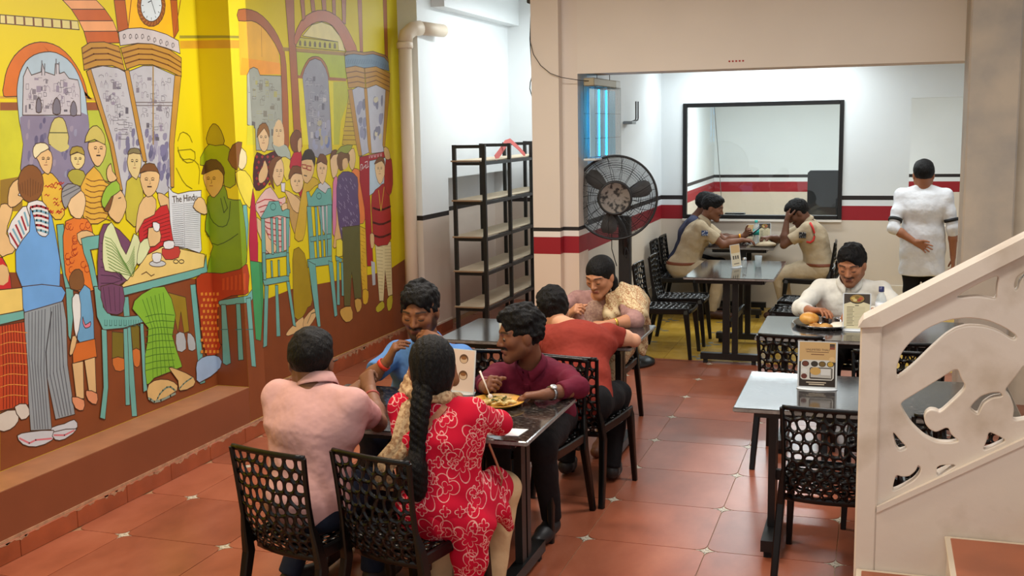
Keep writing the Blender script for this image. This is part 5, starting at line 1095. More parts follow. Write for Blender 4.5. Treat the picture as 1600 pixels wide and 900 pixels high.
# one painted shape per line: plane, colour, kind + width, part, then outline in mm on the wall (first point, then steps)
MURAL = """\
A 0 p0 0 -703 1366 434 -67 1181 -190 218 -13 0 -738 -1948 0
S 0 p0 0 -2850 1096 156 22 40 -136 -38 -624 -158 0
S 0 p0 0 -2730 547 25 391 95 9 0 -589 -180 0
F 0 p0 0 1130 947 205 -24 0 -805 -205 0
B 0 p0 0 1968 812 113 -13 336 20 1171 -57 324 -20 348 3 335 51 0 -654 -2627 0
A 1 p0 0 -612 2171 142 2 3 -172 -164 4
A 1 p0 0 -631 2005 164 -4 -19 -171 -165 -1
A 2 p0 0 -651 1825 154 13 -20 -180 -152 12
A 3 p0 0 26 2177 133 1 49 -190 -189 4
A 4 p0 0 6 1992 223 -4 49 -270 -274 16
A 0 p0 0 1073 553 57 -6 0 -189 -77 0
S 0 p0 0 -2850 547 240 50 0 -239 -240 0
F 0 p0 0 1130 597 205 -20 0 -459 -205 0
B 0 p0 0 1968 432 264 -26 -25 -264 -239 0
A 5 p0 1 -607 2211 125 2 1 -41 -131 -1
A 5 p0 1 20 2221 120 2 19 -45 -133 -1
A 6 p0 1 -604 2243 117 0 -1 -12 -117 -1
A 6 p0 1 27 2247 100 2 3 -18 -101 -1
A 7 o0 1 -558 2644 566 16 7 -46 -578 -13
A 8 p0 1 -527 2643 12 -1 -1 -42 -13 0
A 8 p0 1 -466 2645 14 -1 -2 -43 -13 1
A 8 p0 1 -401 2646 13 0 -1 -43 -14 0
A 8 p0 1 -335 2648 13 0 -1 -44 -14 1
A 8 p0 1 -269 2650 14 -1 -2 -43 -14 0
A 8 p0 1 -199 2652 14 -1 -1 -44 -15 1
A 8 p0 1 -129 2654 15 -1 -2 -44 -14 0
A 8 p0 1 -57 2656 15 -1 -1 -45 -15 1
A 9 p0 1 937 2649 193 14 0 -18 -195 -14
S 9 p0 1 -2850 2663 186 -8 54 -3 0 -16 -56 3 -184 6
F 9 p0 1 1130 2652 138 8 -2 -16 -136 -8
A 10 p0 1 937 2616 193 15 0 -50 -195 -13
S 10 p0 1 -2850 2631 190 -4 50 -3 0 -51 -54 2 -186 6
F 10 p0 1 1130 2624 139 8 -1 -51 -138 -8
A 11 o0 2 -580 2243 -3 27 13 37 12 36 18 36 26 35 30 32 35 26 37 22 38 16 39 11 43 7 46 1 47 -6 47 -13 42 -22 39 -28 36 -36 32 -39 22 -39 15 -38 9 -37 3 -28 27 -2 -46 6 -263 -2 -253 -2 -76 -4
A 12 o0 2 -489 2245 3 32 6 25 11 32 15 33 21 29 25 26 28 19 32 16 41 13 43 8 42 4 42 -3 43 -12 40 -17 31 -22 26 -27 24 -36 19 -40 14 -39 10 -39 3 -40 1 -39 4 -30 2 -40 -7 -72 -4 -88 51 -114 -20 -93 -280 -11 -259 43 -25 114 34 124 -6 64 -9 51 -2 68
A 13 p0 2 -407 2127 7 6 6 -2 0 -15 -2 -18 -5 -13 -5 -7 -5 4 -4 11 3 18
A 13 p0 2 -90 1950 7 6 7 -3 0 -14 -2 -18 -5 -12 -6 -6 -5 4 -4 10 2 17
A 13 p0 2 -314 2023 13 4 13 -1 2 -10 -2 -13 -8 -8 -9 -4 -9 2 -6 8 0 11
A 13 p0 2 -280 1898 6 4 5 -1 1 -9 -2 -11 -3 -7 -5 -4 -4 3 -4 6 2 10
A 13 p0 2 -293 2090 13 6 11 -3 2 -18 -4 -21 -7 -15 -10 -8 -8 5 -5 13 2 21
A 13 p0 2 -454 1958 8 5 8 -3 1 -15 -3 -19 -6 -13 -6 -7 -6 5 -4 11 2 19
A 13 p0 2 -61 1861 7 5 7 -2 0 -15 -2 -18 -5 -13 -6 -6 -6 4 -3 11 2 17
A 14 p0 2 -224 2064 8 6 7 -2 1 -14 -3 -17 -5 -12 -6 -6 -6 4 -3 10 2 16
A 13 p0 2 -156 1819 15 6 13 -4 2 -18 -4 -22 -9 -15 -10 -8 -9 6 -6 13 2 22
A 15 p0 2 -45 2044 7 6 6 -3 1 -14 -3 -18 -4 -12 -6 -7 -6 4 -3 11 2 17
A 15 p0 2 -16 2049 8 4 6 -1 1 -9 -1 -11 -5 -7 -5 -4 -6 3 -4 6 2 9
A 13 p0 2 -350 1827 13 3 12 -1 2 -10 -2 -11 -7 -7 -9 -4 -9 3 -6 7 1 10
A 13 p0 2 -46 1984 13 6 12 -3 3 -14 -3 -17 -8 -12 -9 -6 -9 4 -6 10 1 17
A 13 p0 2 -376 2107 13 4 13 -1 3 -9 -3 -12 -7 -8 -9 -4 -9 3 -7 6 1 11
A 15 p0 2 -239 1843 8 5 6 -2 1 -12 -2 -15 -5 -10 -5 -5 -6 4 -4 8 2 14
A 15 p0 2 -235 1927 13 5 12 -3 2 -13 -3 -16 -7 -10 -9 -6 -9 4 -6 9 1 16
A 14 p0 2 -163 1964 12 4 12 -1 3 -9 -2 -11 -7 -7 -9 -3 -9 3 -6 6 0 9
A 13 p0 2 -285 2057 6 4 6 -1 1 -9 -1 -10 -4 -7 -5 -4 -5 2 -4 6 1 10
A 13 p0 2 -192 1915 14 6 13 -3 2 -17 -4 -20 -8 -15 -10 -7 -9 5 -6 12 2 21
A 13 p0 2 -192 1958 12 5 11 -2 2 -13 -3 -16 -7 -11 -9 -6 -8 4 -5 9 1 16
A 14 p0 2 -221 1873 9 5 9 -3 1 -15 -3 -18 -6 -13 -7 -7 -7 4 -4 12 2 18
A 13 p0 2 -317 2020 10 5 9 -2 1 -11 -2 -14 -6 -10 -7 -5 -7 3 -4 9 1 13
A 14 p0 2 2 2125 10 5 8 -1 2 -10 -2 -13 -6 -8 -6 -4 -8 2 -4 7 1 12
A 13 p0 2 -201 1992 12 4 10 -1 2 -11 -2 -13 -6 -8 -9 -4 -8 2 -5 8 1 12
A 14 p0 2 -32 2010 7 5 7 -2 1 -10 -2 -13 -5 -9 -5 -5 -6 3 -4 8 2 12
A 13 p0 2 -259 1901 11 5 10 -2 2 -12 -3 -15 -6 -10 -8 -6 -8 4 -5 9 1 14
A 13 p0 2 -225 2050 9 4 9 -1 1 -8 -2 -11 -5 -6 -6 -4 -7 3 -5 5 1 9
A 13 p0 2 -339 2062 8 6 6 -3 0 -17 -2 -19 -6 -15 -5 -7 -6 4 -3 12 2 20
A 15 p0 2 -175 2004 13 5 11 -2 2 -10 -2 -13 -7 -9 -9 -5 -8 3 -6 8 1 12
A 15 p0 2 -429 1915 12 6 10 -3 1 -16 -3 -19 -7 -14 -8 -7 -8 5 -4 12 1 19
A 14 p0 2 -168 2096 9 5 8 -2 1 -13 -3 -17 -5 -11 -6 -6 -7 3 -4 10 2 16
A 14 p0 2 -125 1954 13 4 13 -1 2 -12 -3 -14 -7 -9 -9 -5 -10 3 -6 8 1 14
A 13 p0 2 -269 2085 13 6 11 -2 2 -16 -3 -18 -8 -14 -9 -7 -8 5 -6 11 1 18
A 14 p0 2 -22 2072 12 4 12 -1 2 -9 -2 -11 -7 -8 -9 -3 -8 2 -6 6 1 10
A 13 p0 2 -110 2037 15 7 13 -3 3 -17 -4 -19 -8 -14 -11 -7 -9 4 -6 12 1 20
A 13 p0 2 -332 1872 11 4 11 -2 2 -12 -3 -15 -7 -10 -8 -5 -8 3 -5 9 1 15
A 14 p0 2 -346 1843 13 4 12 -1 3 -11 -3 -12 -7 -9 -9 -4 -9 3 -6 8 0 12
A 14 p0 2 -179 2143 10 5 9 -2 1 -13 -2 -15 -6 -11 -7 -6 -7 3 -5 10 2 15
A 15 p0 2 -235 1974 11 6 11 -3 1 -17 -3 -20 -7 -15 -9 -7 -7 4 -5 13 2 20
A 14 p0 2 -126 2075 15 6 13 -2 3 -13 -3 -16 -8 -11 -10 -6 -10 4 -7 9 1 15
A 14 p0 2 -284 2000 14 6 12 -3 2 -15 -3 -17 -8 -13 -10 -6 -8 4 -6 11 1 17
A 14 p0 2 -50 1858 15 5 13 -3 2 -16 -4 -19 -8 -13 -10 -7 -9 5 -6 11 1 19
A 13 p0 2 -268 1942 12 5 11 -2 2 -13 -3 -15 -7 -11 -8 -5 -9 4 -5 9 1 15
A 15 p0 2 4 2043 12 5 12 -1 2 -11 -2 -13 -7 -9 -9 -4 -9 3 -5 7 0 12
A 14 p0 2 -280 2079 9 7 7 -3 0 -18 -3 -20 -5 -15 -6 -8 -6 4 -4 13 3 21
A 14 p0 2 -80 1816 12 6 10 -3 1 -17 -3 -20 -7 -14 -8 -7 -8 4 -5 13 2 20
A 13 p0 2 -299 2097 7 5 6 -2 1 -11 -2 -12 -4 -9 -5 -5 -6 3 -3 7 1 13
A 15 p0 2 -453 1827 11 4 10 -2 2 -11 -3 -13 -6 -9 -8 -5 -7 3 -5 8 1 13
A 15 p0 2 -58 1990 7 4 5 -1 1 -10 -2 -11 -3 -8 -5 -4 -5 3 -4 6 2 11
A 13 p0 2 -5 1969 8 5 6 -2 0 -13 -2 -15 -4 -11 -6 -6 -5 4 -4 9 2 15
A 15 p0 2 -210 1848 7 6 6 -3 0 -15 -3 -19 -4 -13 -5 -6 -5 4 -3 11 2 18
A 15 p0 2 -47 1874 8 5 7 -2 0 -14 -2 -16 -5 -12 -6 -5 -6 3 -4 10 2 16
A 15 p0 2 -57 2063 11 6 9 -3 1 -16 -3 -20 -6 -14 -8 -7 -7 4 -5 12 2 20
A 15 p0 2 -250 2042 11 5 10 -2 1 -15 -3 -18 -6 -12 -8 -7 -7 4 -5 11 2 18
A 13 p0 2 -241 1951 13 6 11 -4 2 -16 -4 -20 -7 -14 -9 -8 -9 5 -5 12 2 20
A 13 p0 2 -123 1926 13 5 12 -3 2 -13 -3 -16 -7 -11 -9 -6 -9 4 -6 10 1 15
A 13 p0 2 -27 2031 11 6 9 -3 2 -15 -3 -18 -7 -13 -7 -7 -8 4 -4 11 2 18
A 13 p0 2 -95 1969 8 4 8 -1 1 -11 -2 -13 -5 -8 -6 -5 -7 3 -4 7 2 12
A 13 p0 2 -90 1922 9 6 8 -3 0 -17 -3 -21 -5 -14 -7 -8 -6 5 -4 13 2 20
A 15 p0 2 -442 2165 6 7 4 -3 0 -17 -3 -21 -4 -14 -5 -8 -4 4 -2 13 3 20
A 13 p0 2 -481 2136 34 15 53 -2 72 -3 80 -3 77 5 73 6 74 11 54 -16 1 -93 -11 -118 51 -118 -20 -89 -277 -11 -257 43 -28 112 32 126 -9 82
A 16 o0 2 -434 2344 34 50 24 -40 71 19 12 50 18 -49 70 -14 12 60 25 1 3 -51 35 10 34 -33 69 -6 13 -51 -9 -140 -439 -2
A 17 s2 2 -345 2244 19 -2 -3 -25 -19 0 3 27
A 18 s2 2 -59 2248 1 10 14 7 12 -6 -1 -10
A 18 s2 2 -251 2199 2 17 8 12 5 -12 -2 -17
A 19 p0 2 -439 2198 13 3 -4 -39 -13 0
A 18 s2 2 -255 2181 2 19 18 12 15 -12 -2 -18
A 18 s2 2 -230 2277 19 -2
A 18 p0 2 -147 2290 25 3 -3 -29 -24 0
A 17 s2 2 -94 2243 18 -4
A 17 s2 2 -292 2326 1 6 17 5 16 -4 -1 -6
A 19 s2 2 -424 2229 10 0
A 19 s2 2 -420 2307 19 2 -3 -28 -19 -1 3 27
A 18 s2 2 -230 2227 26 -2
A 19 s2 2 -333 2227 28 0 -4 -36 -28 0 4 36
A 19 p0 2 -189 2230 12 -1 -3 -27 -12 0
A 19 s2 2 -184 2299 22 -4 -2 -23 -23 -1 3 28
A 19 s2 2 -337 2261 24 0 -2 -19 -24 0 2 19
A 18 s2 2 -82 2304 32 -2
A 19 s2 2 -130 2294 16 1 -4 -34 -16 -1 4 34
A 17 s2 2 -163 2335 26 -2 -4 -35 -26 -1 4 38
A 17 p0 2 -412 2205 14 1 -3 -26 -14 0
A 18 s2 2 -216 2315 31 2 -3 -36 -32 0 4 34
A 19 s2 2 -408 2228 24 -1
A 17 s2 2 -297 2269 19 -4 -1 -17 -21 -1 3 22
A 18 s2 2 -252 2190 26 -1
A 19 s2 2 -355 2205 30 -1 -3 -27 -30 0 3 28
A 19 s2 2 -331 2341 30 2
A 19 s2 2 -166 2251 21 -2 -4 -35 -21 0 4 37
A 17 s2 2 -399 2178 13 1
A 17 p0 2 -325 2297 23 -1 -3 -21 -23 0
A 18 s2 2 -87 2203 11 -1 -1 -10 -11 -1 1 12
A 18 p0 2 -405 2250 17 1 -2 -19 -17 0
A 18 s2 2 -312 2298 36 2 -3 -23 -35 -1 2 22
A 19 p0 2 -276 2334 14 -1 -2 -19 -14 0
A 19 s2 2 -120 2293 37 4 -3 -25 -36 -1 2 22
A 19 s2 2 -142 2340 21 -3
A 17 s2 2 -396 2253 3 19 12 14 10 -13 -2 -20
A 18 p0 2 -357 2342 30 -3 -1 -9 -31 -1
A 19 s2 2 -235 2213 12 -4 -3 -28 -12 0 3 32
A 18 s2 2 -73 2282 3 24 8 16 4 -16 -3 -24
A 17 s2 2 -127 2256 2 13 11 9 9 -8 -1 -14
A 18 s2 2 -285 2270 2 21 18 14 16 -13 -2 -21
A 17 s2 2 -129 2223 24 -2
A 17 s2 2 -377 2222 2 18 12 12 9 -11 -2 -18
A 18 s2 2 -390 2204 12 -5
A 17 s2 2 -195 2290 0 6 9 5 7 -4 -1 -7
A 18 p0 2 -200 2306 23 0 -4 -34 -23 -1
A 18 s2 2 -196 2228 2 20 18 14 14 -13 -2 -21
A 18 p0 2 -347 2299 33 2 -4 -33 -32 -1
A 19 s2 2 -272 2210 11 -4 -1 -9 -12 0 2 13
A 17 s2 2 -261 2198 0 7 10 4 9 -4 -1 -7
A 19 s2 2 -357 2236 34 -1 -2 -20 -34 0 2 21
A 18 s2 2 -410 2239 2 15 11 10 9 -10 -2 -15
A 19 p0 2 -293 2201 29 -2 -2 -16 -30 0
A 18 p0 2 -164 2254 11 -2 -2 -16 -11 0
A 18 s2 2 -176 2230 14 -2 -3 -33 -15 -1 4 36
A 19 p0 2 -379 2283 27 -1 -3 -25 -27 0
A 18 s2 2 -250 2187 1 8 15 5 13 -5 -1 -8
A 18 s2 2 -129 2284 16 -3 -1 -18 -18 0 3 21
A 17 s2 2 -338 2181 2 20 13 14 10 -13 -2 -21
A 18 s2 2 -304 2187 13 2 -3 -20 -12 0 2 18
A 17 s2 2 -399 2214 24 0
A 17 s2 2 -190 2308 1 10 11 7 9 -6 -1 -10
A 19 s2 2 -77 2249 2 21 11 14 8 -14 -2 -21
A 17 p0 2 -155 2179 28 1 -1 -12 -28 0
A 18 s2 2 -123 2225 24 -1 -3 -24 -23 0 2 25
A 17 s2 2 -328 2223 13 2
A 19 s2 2 -288 2304 11 -4 -2 -21 -12 0 3 25
A 18 p0 2 -144 2328 33 -3 -3 -24 -33 -1
A 18 s2 2 -144 2311 18 0
A 19 p0 2 -375 2252 27 0 -3 -24 -27 -1
A 20 o0 2 -240 2158 -2 23 8 27 14 23 16 12 14 -12 9 -22 2 -28 -7 -23 -28 -6
A 20 o0 2 -363 2165 -1 21 6 24 10 20 11 10 9 -10 5 -20 1 -24 -6 -21 -18 -5
A 20 o0 2 -105 2150 -2 21 7 25 12 21 14 11 12 -11 7 -20 2 -25 -7 -22 -23 -6
A 21 s5 2 -292 2431 -9 -74
A 21 s5 2 -273 2416 -7 -58
A 21 s5 2 -184 2445 -8 -76
A 21 s5 2 -164 2429 -6 -59
A 22 p0 2 -344 2104 8 5 8 -1 1 -10 -2 -12 -5 -8 -6 -4 -6 3 -4 6 1 11
A 22 p0 2 -444 1961 8 6 7 -3 1 -16 -3 -18 -5 -13 -6 -7 -6 5 -4 11 3 18
A 23 p0 2 -339 2045 6 5 6 -1 1 -11 -2 -14 -4 -9 -5 -4 -5 3 -4 7 2 13
A 24 p0 2 -434 1931 10 5 10 -2 1 -13 -2 -16 -7 -10 -7 -6 -7 4 -5 9 1 15
A 23 p0 2 -346 2043 13 6 12 -3 2 -16 -3 -19 -8 -14 -9 -7 -9 5 -6 11 2 19
A 25 p0 2 -84 2070 9 5 9 -1 1 -12 -2 -13 -5 -10 -7 -5 -7 3 -5 8 2 13
A 22 p0 2 -388 2034 12 4 11 -1 2 -8 -2 -11 -6 -7 -9 -3 -8 2 -5 6 0 10
A 24 p0 2 -115 2089 11 4 11 -1 2 -9 -2 -11 -6 -8 -9 -4 -8 3 -5 6 0 10
A 23 p0 2 -161 1982 7 5 7 -2 0 -12 -2 -16 -5 -10 -5 -6 -5 4 -4 9 2 15
A 24 p0 2 -152 2070 9 6 7 -3 1 -17 -3 -19 -5 -15 -7 -7 -6 4 -3 12 2 20
A 24 p0 2 -343 1937 12 3 12 -1 2 -9 -2 -12 -7 -7 -9 -4 -8 3 -6 6 0 11
A 23 p0 2 -315 2132 8 4 8 -1 1 -9 -2 -11 -5 -7 -5 -4 -7 2 -4 6 1 10
A 25 p0 2 -183 1846 8 5 7 -2 1 -10 -2 -13 -5 -8 -5 -4 -6 3 -4 7 1 12
A 22 p0 2 -323 2053 10 4 9 -1 2 -10 -2 -12 -6 -8 -7 -4 -7 3 -5 7 1 11
A 23 p0 2 -297 1980 9 6 7 -3 1 -16 -3 -19 -5 -13 -7 -7 -6 4 -3 12 2 19
A 22 p0 2 -193 1983 8 7 6 -3 0 -18 -3 -20 -5 -15 -6 -8 -5 5 -3 13 3 20
A 24 p0 2 -426 2121 7 6 5 -3 0 -14 -2 -17 -4 -12 -5 -7 -5 4 -3 10 2 17
A 22 p0 2 -180 1945 11 4 10 -1 2 -12 -3 -14 -6 -10 -8 -4 -7 3 -5 8 1 13
A 24 p0 2 -415 1957 12 5 10 -2 2 -12 -3 -15 -6 -10 -8 -5 -8 4 -5 8 1 14
A 25 p0 2 -232 2055 9 4 8 -1 2 -9 -2 -10 -5 -7 -7 -4 -6 2 -5 6 1 10
A 24 p0 2 -265 1911 9 4 8 -1 2 -11 -3 -12 -5 -9 -6 -4 -7 3 -4 7 1 12
A 24 p0 2 -446 2053 7 4 6 -1 1 -10 -2 -12 -5 -8 -5 -5 -5 3 -3 7 1 11
A 23 p0 2 -263 2048 9 6 7 -3 0 -16 -3 -20 -5 -15 -6 -7 -6 4 -4 12 3 21
A 22 p0 2 -165 1855 12 5 11 -2 2 -14 -3 -15 -7 -11 -8 -6 -9 4 -5 10 1 15
A 23 p0 2 -386 2038 10 6 8 -3 0 -17 -3 -20 -5 -14 -7 -7 -6 4 -4 12 2 20
A 23 p0 2 -72 1948 12 6 11 -3 1 -15 -3 -19 -7 -12 -8 -7 -8 4 -5 11 1 19
A 26 p0 3 424 2814 473 48 -25 -245 -288 37 -164 -13
A 27 o0 3 -100 2762 272 27 69 -44 -277 -26
A 28 o0 3 -36 2719 277 26 63 -59 -287 -24
A 27 o0 3 17 2662 287 24 32 -56 -284 -22
A 28 o0 3 52 2608 284 22 15 -64 -279 -22
A 29 o0 3 326 2805 98 9 14 -167 -95 -25
A 29 o0 3 864 2859 68 6 -2 -185 -56 -58
A 30 s5 3 482 2820 -47 -168
A 30 s5 3 970 2869 -88 -237
A 31 o0 3 809 2820 -13 -45 -29 -40 -40 -32 -47 -18 -48 -4 -43 11 -32 25 -19 35 -4 41 13 43 27 39 38 32 46 20 48 5 43 -10 35 -24 21 -36
A 32 o0 3 773 2816 -10 -33 -21 -31 -30 -24 -35 -14 -36 -3 -32 9 -25 18 -14 27 -3 31 10 33 20 30 29 24 35 15 35 3 33 -7 26 -19 15 -27
A 33 s4 3 672 2835 31 -73
A 33 s4 3 672 2835 -32 -13
A 33 s3 3 760 2815 -12 -1
A 33 s3 3 744 2771 -11 5
A 33 s3 3 707 2738 -6 9
A 33 s3 3 660 2723 1 11
A 33 s3 3 616 2730 7 10
A 33 s3 3 587 2757 11 7
A 33 s3 3 579 2798 13 1
A 33 s3 3 596 2840 10 -5
A 33 s3 3 631 2874 6 -10
A 33 s3 3 678 2890 -2 -12
A 33 s3 3 722 2883 -7 -10
A 33 s3 3 752 2856 -11 -7
A 34 s3 3 780 2817 20 -10
A 34 s3 3 774 2792 16 -15
A 34 s3 3 762 2768 11 -18
A 34 s3 3 744 2747 5 -21
A 34 s3 3 723 2729 -1 -22
A 34 s3 3 698 2715 -7 -22
A 34 s3 3 671 2707 -12 -20
A 34 s3 3 645 2705 -17 -18
A 34 s3 3 620 2709 -20 -15
A 34 s3 3 599 2718 -24 -10
A 34 s3 3 581 2732 -24 -5
A 34 s3 3 568 2751 -23 0
A 34 s3 3 562 2772 -22 5
A 34 s3 3 561 2796 -19 10
A 34 s3 3 567 2820 -15 14
A 34 s3 3 578 2843 -10 18
A 34 s3 3 595 2864 -5 20
A 34 s3 3 616 2882 1 22
A 34 s3 3 640 2896 7 22
A 34 s3 3 666 2904 13 21
A 34 s3 3 692 2907 18 19
A 34 s3 3 718 2904 21 16
A 34 s3 3 740 2896 24 11
A 34 s3 3 758 2881 26 6
A 34 s3 3 772 2863 25 0
A 34 s3 3 779 2841 24 -5
A 35 o0 3 347 2627 89 26 119 13 122 -5 125 -15 120 -31 8 -78 -137 26 -140 16 -138 -5 -162 -25
A 36 s3 3 398 2601 -1 -5 -3 -4 -6 0 -3 5 0 10 6 8 9 3 7 -7 1 -13
A 36 s3 3 454 2605 -1 -5 -4 -4 -5 0 -4 5 1 10 6 8 8 3 7 -7 2 -13
A 36 s3 3 510 2609 -1 -5 -3 -4 -6 -1 -4 6 1 10 6 9 9 2 7 -7 1 -14
A 36 s3 3 567 2613 0 -5 -4 -4 -6 -1 -4 6 1 10 6 9 9 2 7 -7 2 -14
A 36 s3 3 625 2607 -1 -5 -4 -5 -6 0 -4 6 1 10 6 8 9 3 8 -7 1 -14
A 36 s3 3 683 2600 -1 -5 -4 -4 -6 -1 -4 6 1 10 6 9 9 3 8 -7 1 -14
A 36 s3 3 742 2594 -1 -5 -4 -5 -6 0 -4 6 1 10 6 9 10 2 7 -7 2 -14
A 36 s3 3 802 2587 -1 -5 -4 -5 -6 0 -4 6 1 10 6 9 10 3 8 -7 1 -15
A 36 s3 3 863 2580 0 -5 -5 -5 -6 0 -4 6 1 10 6 9 10 3 8 -7 1 -15
A 37 o0 3 24 2517 69 34 122 11 126 -17 39 -137 -110 25 -124 -8 -116 -29
A 38 s6 3 26 2486 80 34 122 10 123 -19
A 38 s6 3 27 2456 92 33 123 9 118 -21
A 38 s6 3 29 2426 103 31 124 8 114 -22
A 37 o0 3 354 2537 161 35 137 6 173 -24 114 -43 -12 -119 -140 37 -147 26 -123 -6 -121 -31
A 38 s6 3 364 2507 152 35 133 5 166 -24 121 -42
A 38 s6 3 375 2478 141 33 130 5 160 -24 127 -40
A 38 s6 3 385 2448 132 32 126 5 154 -25 133 -38
A 39 o0 3 84 2407 102 20 132 -6 62 -20 110 -419 18 -114 -88 -196 -132 8 -66 308
A 40 o0 3 417 2407 130 37 107 5 204 -48 -93 -424 5 -268 -136 -61 -97 122 -39 212
A 41 p0 3 366 1986 6 5 6 -2 0 -13 -2 -16 -4 -10 -5 -6 -5 3 -4 10 3 15
A 41 p0 3 348 2022 15 7 13 -4 2 -19 -4 -22 -9 -16 -10 -9 -10 6 -6 13 2 23
A 42 p0 3 405 2064 10 6 9 -2 1 -15 -3 -17 -5 -12 -8 -6 -7 4 -5 10 2 17
A 43 p0 3 421 1919 9 7 7 -3 0 -17 -3 -19 -5 -14 -6 -7 -6 4 -4 12 2 20
A 43 p0 3 366 1792 8 5 7 -2 0 -15 -2 -17 -5 -12 -6 -6 -6 4 -4 11 3 16
A 43 p0 3 318 1903 11 7 9 -4 1 -20 -4 -23 -6 -16 -8 -9 -7 5 -5 15 3 23
A 42 p0 3 356 1854 11 7 8 -4 1 -19 -4 -23 -6 -17 -7 -9 -7 6 -5 14 3 24
A 43 p0 3 280 2013 10 7 9 -4 0 -18 -3 -22 -6 -16 -8 -9 -7 5 -4 14 3 22
A 42 p0 3 311 1882 13 6 12 -4 2 -19 -4 -22 -8 -16 -9 -8 -9 5 -6 14 2 23
A 43 p0 3 279 2052 15 6 13 -3 2 -17 -3 -20 -9 -15 -10 -7 -10 4 -6 13 1 20
A 42 p0 3 409 2020 8 7 7 -3 0 -17 -3 -20 -5 -15 -6 -7 -6 4 -4 13 3 20
A 41 p0 3 459 1955 13 5 11 -1 2 -13 -3 -15 -7 -10 -8 -5 -9 4 -6 8 1 14
A 43 p0 3 373 1825 16 6 14 -3 3 -16 -4 -18 -8 -13 -11 -7 -11 5 -7 11 1 19
A 42 p0 3 394 1782 15 4 14 -2 3 -11 -3 -13 -8 -9 -10 -4 -11 4 -7 7 0 12
A 42 p0 3 260 2043 7 5 5 -2 0 -14 -2 -16 -4 -11 -5 -6 -5 3 -4 10 3 16
A 42 p0 3 421 1839 12 6 11 -3 1 -18 -3 -20 -7 -14 -9 -8 -9 5 -5 13 2 20
A 41 p0 3 441 2008 14 5 13 -1 3 -13 -3 -14 -8 -10 -10 -5 -10 4 -7 8 1 14
A 41 p0 3 372 1785 9 4 8 -1 2 -11 -2 -13 -6 -9 -6 -5 -7 4 -5 7 2 13
A 42 p0 3 358 1859 7 6 6 -3 0 -18 -3 -21 -4 -15 -6 -8 -5 5 -4 13 3 21
A 42 p0 3 321 1955 16 4 16 -1 4 -11 -3 -12 -9 -9 -11 -4 -12 3 -8 8 1 11
A 41 p0 3 390 1831 15 7 14 -4 2 -20 -4 -23 -9 -17 -10 -8 -11 6 -6 14 2 24
A 41 p0 3 407 2070 13 6 13 -2 2 -14 -3 -17 -8 -12 -9 -6 -9 4 -7 10 2 16
A 41 p0 3 341 1735 7 4 7 -1 1 -9 -2 -12 -4 -7 -5 -4 -6 3 -4 6 2 11
A 41 p0 3 346 1982 13 6 13 -3 2 -18 -4 -21 -8 -15 -10 -8 -9 5 -6 13 2 21
A 42 p0 3 321 1767 10 5 10 -2 2 -13 -3 -15 -6 -10 -8 -6 -7 4 -5 9 1 15
A 41 p0 3 342 1798 16 6 14 -4 3 -18 -4 -20 -9 -15 -11 -7 -11 5 -7 13 2 21
A 42 p0 3 560 2028 13 6 13 -2 3 -13 -3 -16 -8 -11 -10 -6 -10 4 -6 9 1 15
A 41 p0 3 671 1971 18 5 16 -2 4 -13 -3 -16 -10 -11 -12 -5 -13 4 -8 9 0 15
A 43 p0 3 643 1963 10 6 9 -3 1 -17 -3 -21 -6 -14 -8 -8 -7 5 -5 13 3 20
A 42 p0 3 630 1866 12 6 11 -3 1 -17 -3 -20 -7 -14 -9 -7 -8 4 -5 13 2 20
A 41 p0 3 582 1926 13 5 13 -2 2 -13 -3 -15 -7 -11 -10 -5 -9 4 -7 9 2 14
A 43 p0 3 645 1861 16 7 14 -4 3 -19 -4 -24 -10 -16 -11 -8 -10 5 -7 15 2 23
A 41 p0 3 619 2037 17 5 16 -1 4 -12 -3 -14 -10 -9 -11 -4 -12 3 -8 8 0 12
A 43 p0 3 609 2004 17 6 16 -3 3 -16 -3 -20 -10 -13 -12 -7 -12 4 -7 12 1 19
A 41 p0 3 628 1863 14 7 12 -4 2 -20 -4 -24 -8 -18 -10 -9 -10 6 -6 15 3 25
A 42 p0 3 731 1879 8 7 6 -3 1 -18 -3 -21 -5 -15 -6 -8 -7 5 -4 13 3 21
A 41 p0 3 714 1825 18 4 17 -1 4 -11 -3 -12 -10 -7 -12 -4 -12 3 -9 7 0 11
A 41 p0 3 607 2051 8 6 7 -3 0 -16 -2 -19 -5 -14 -6 -8 -7 5 -4 12 3 19
A 43 p0 3 621 1967 8 8 6 -4 0 -20 -3 -24 -5 -17 -6 -9 -6 5 -3 15 3 24
A 41 p0 3 533 2068 14 6 14 -3 3 -15 -3 -19 -9 -13 -11 -7 -10 4 -7 11 1 19
A 42 p0 3 556 1938 15 7 14 -3 2 -20 -4 -23 -8 -17 -11 -8 -10 5 -7 15 2 23
A 43 p0 3 692 1885 9 5 9 -1 2 -13 -3 -14 -5 -10 -7 -5 -8 3 -5 9 2 14
A 41 p0 3 716 1987 17 6 15 -2 3 -15 -3 -18 -9 -12 -12 -6 -11 4 -8 11 1 17
A 41 p0 3 555 1862 9 5 7 -2 1 -13 -2 -16 -5 -11 -6 -6 -7 4 -4 9 2 16
A 42 p0 3 726 1864 10 5 8 -1 1 -13 -2 -16 -6 -10 -6 -5 -8 3 -5 9 2 15
A 42 p0 3 705 2041 17 5 17 -2 3 -13 -3 -16 -10 -11 -12 -6 -12 4 -8 9 0 16
A 42 p0 3 727 1829 13 6 12 -3 2 -19 -3 -21 -8 -16 -10 -8 -9 6 -6 13 2 22
A 41 p0 3 584 1950 16 6 16 -2 4 -16 -4 -19 -10 -13 -12 -7 -11 5 -8 11 1 19
A 41 p0 3 703 1939 18 8 17 -4 4 -21 -5 -23 -10 -17 -13 -9 -12 6 -8 14 1 24
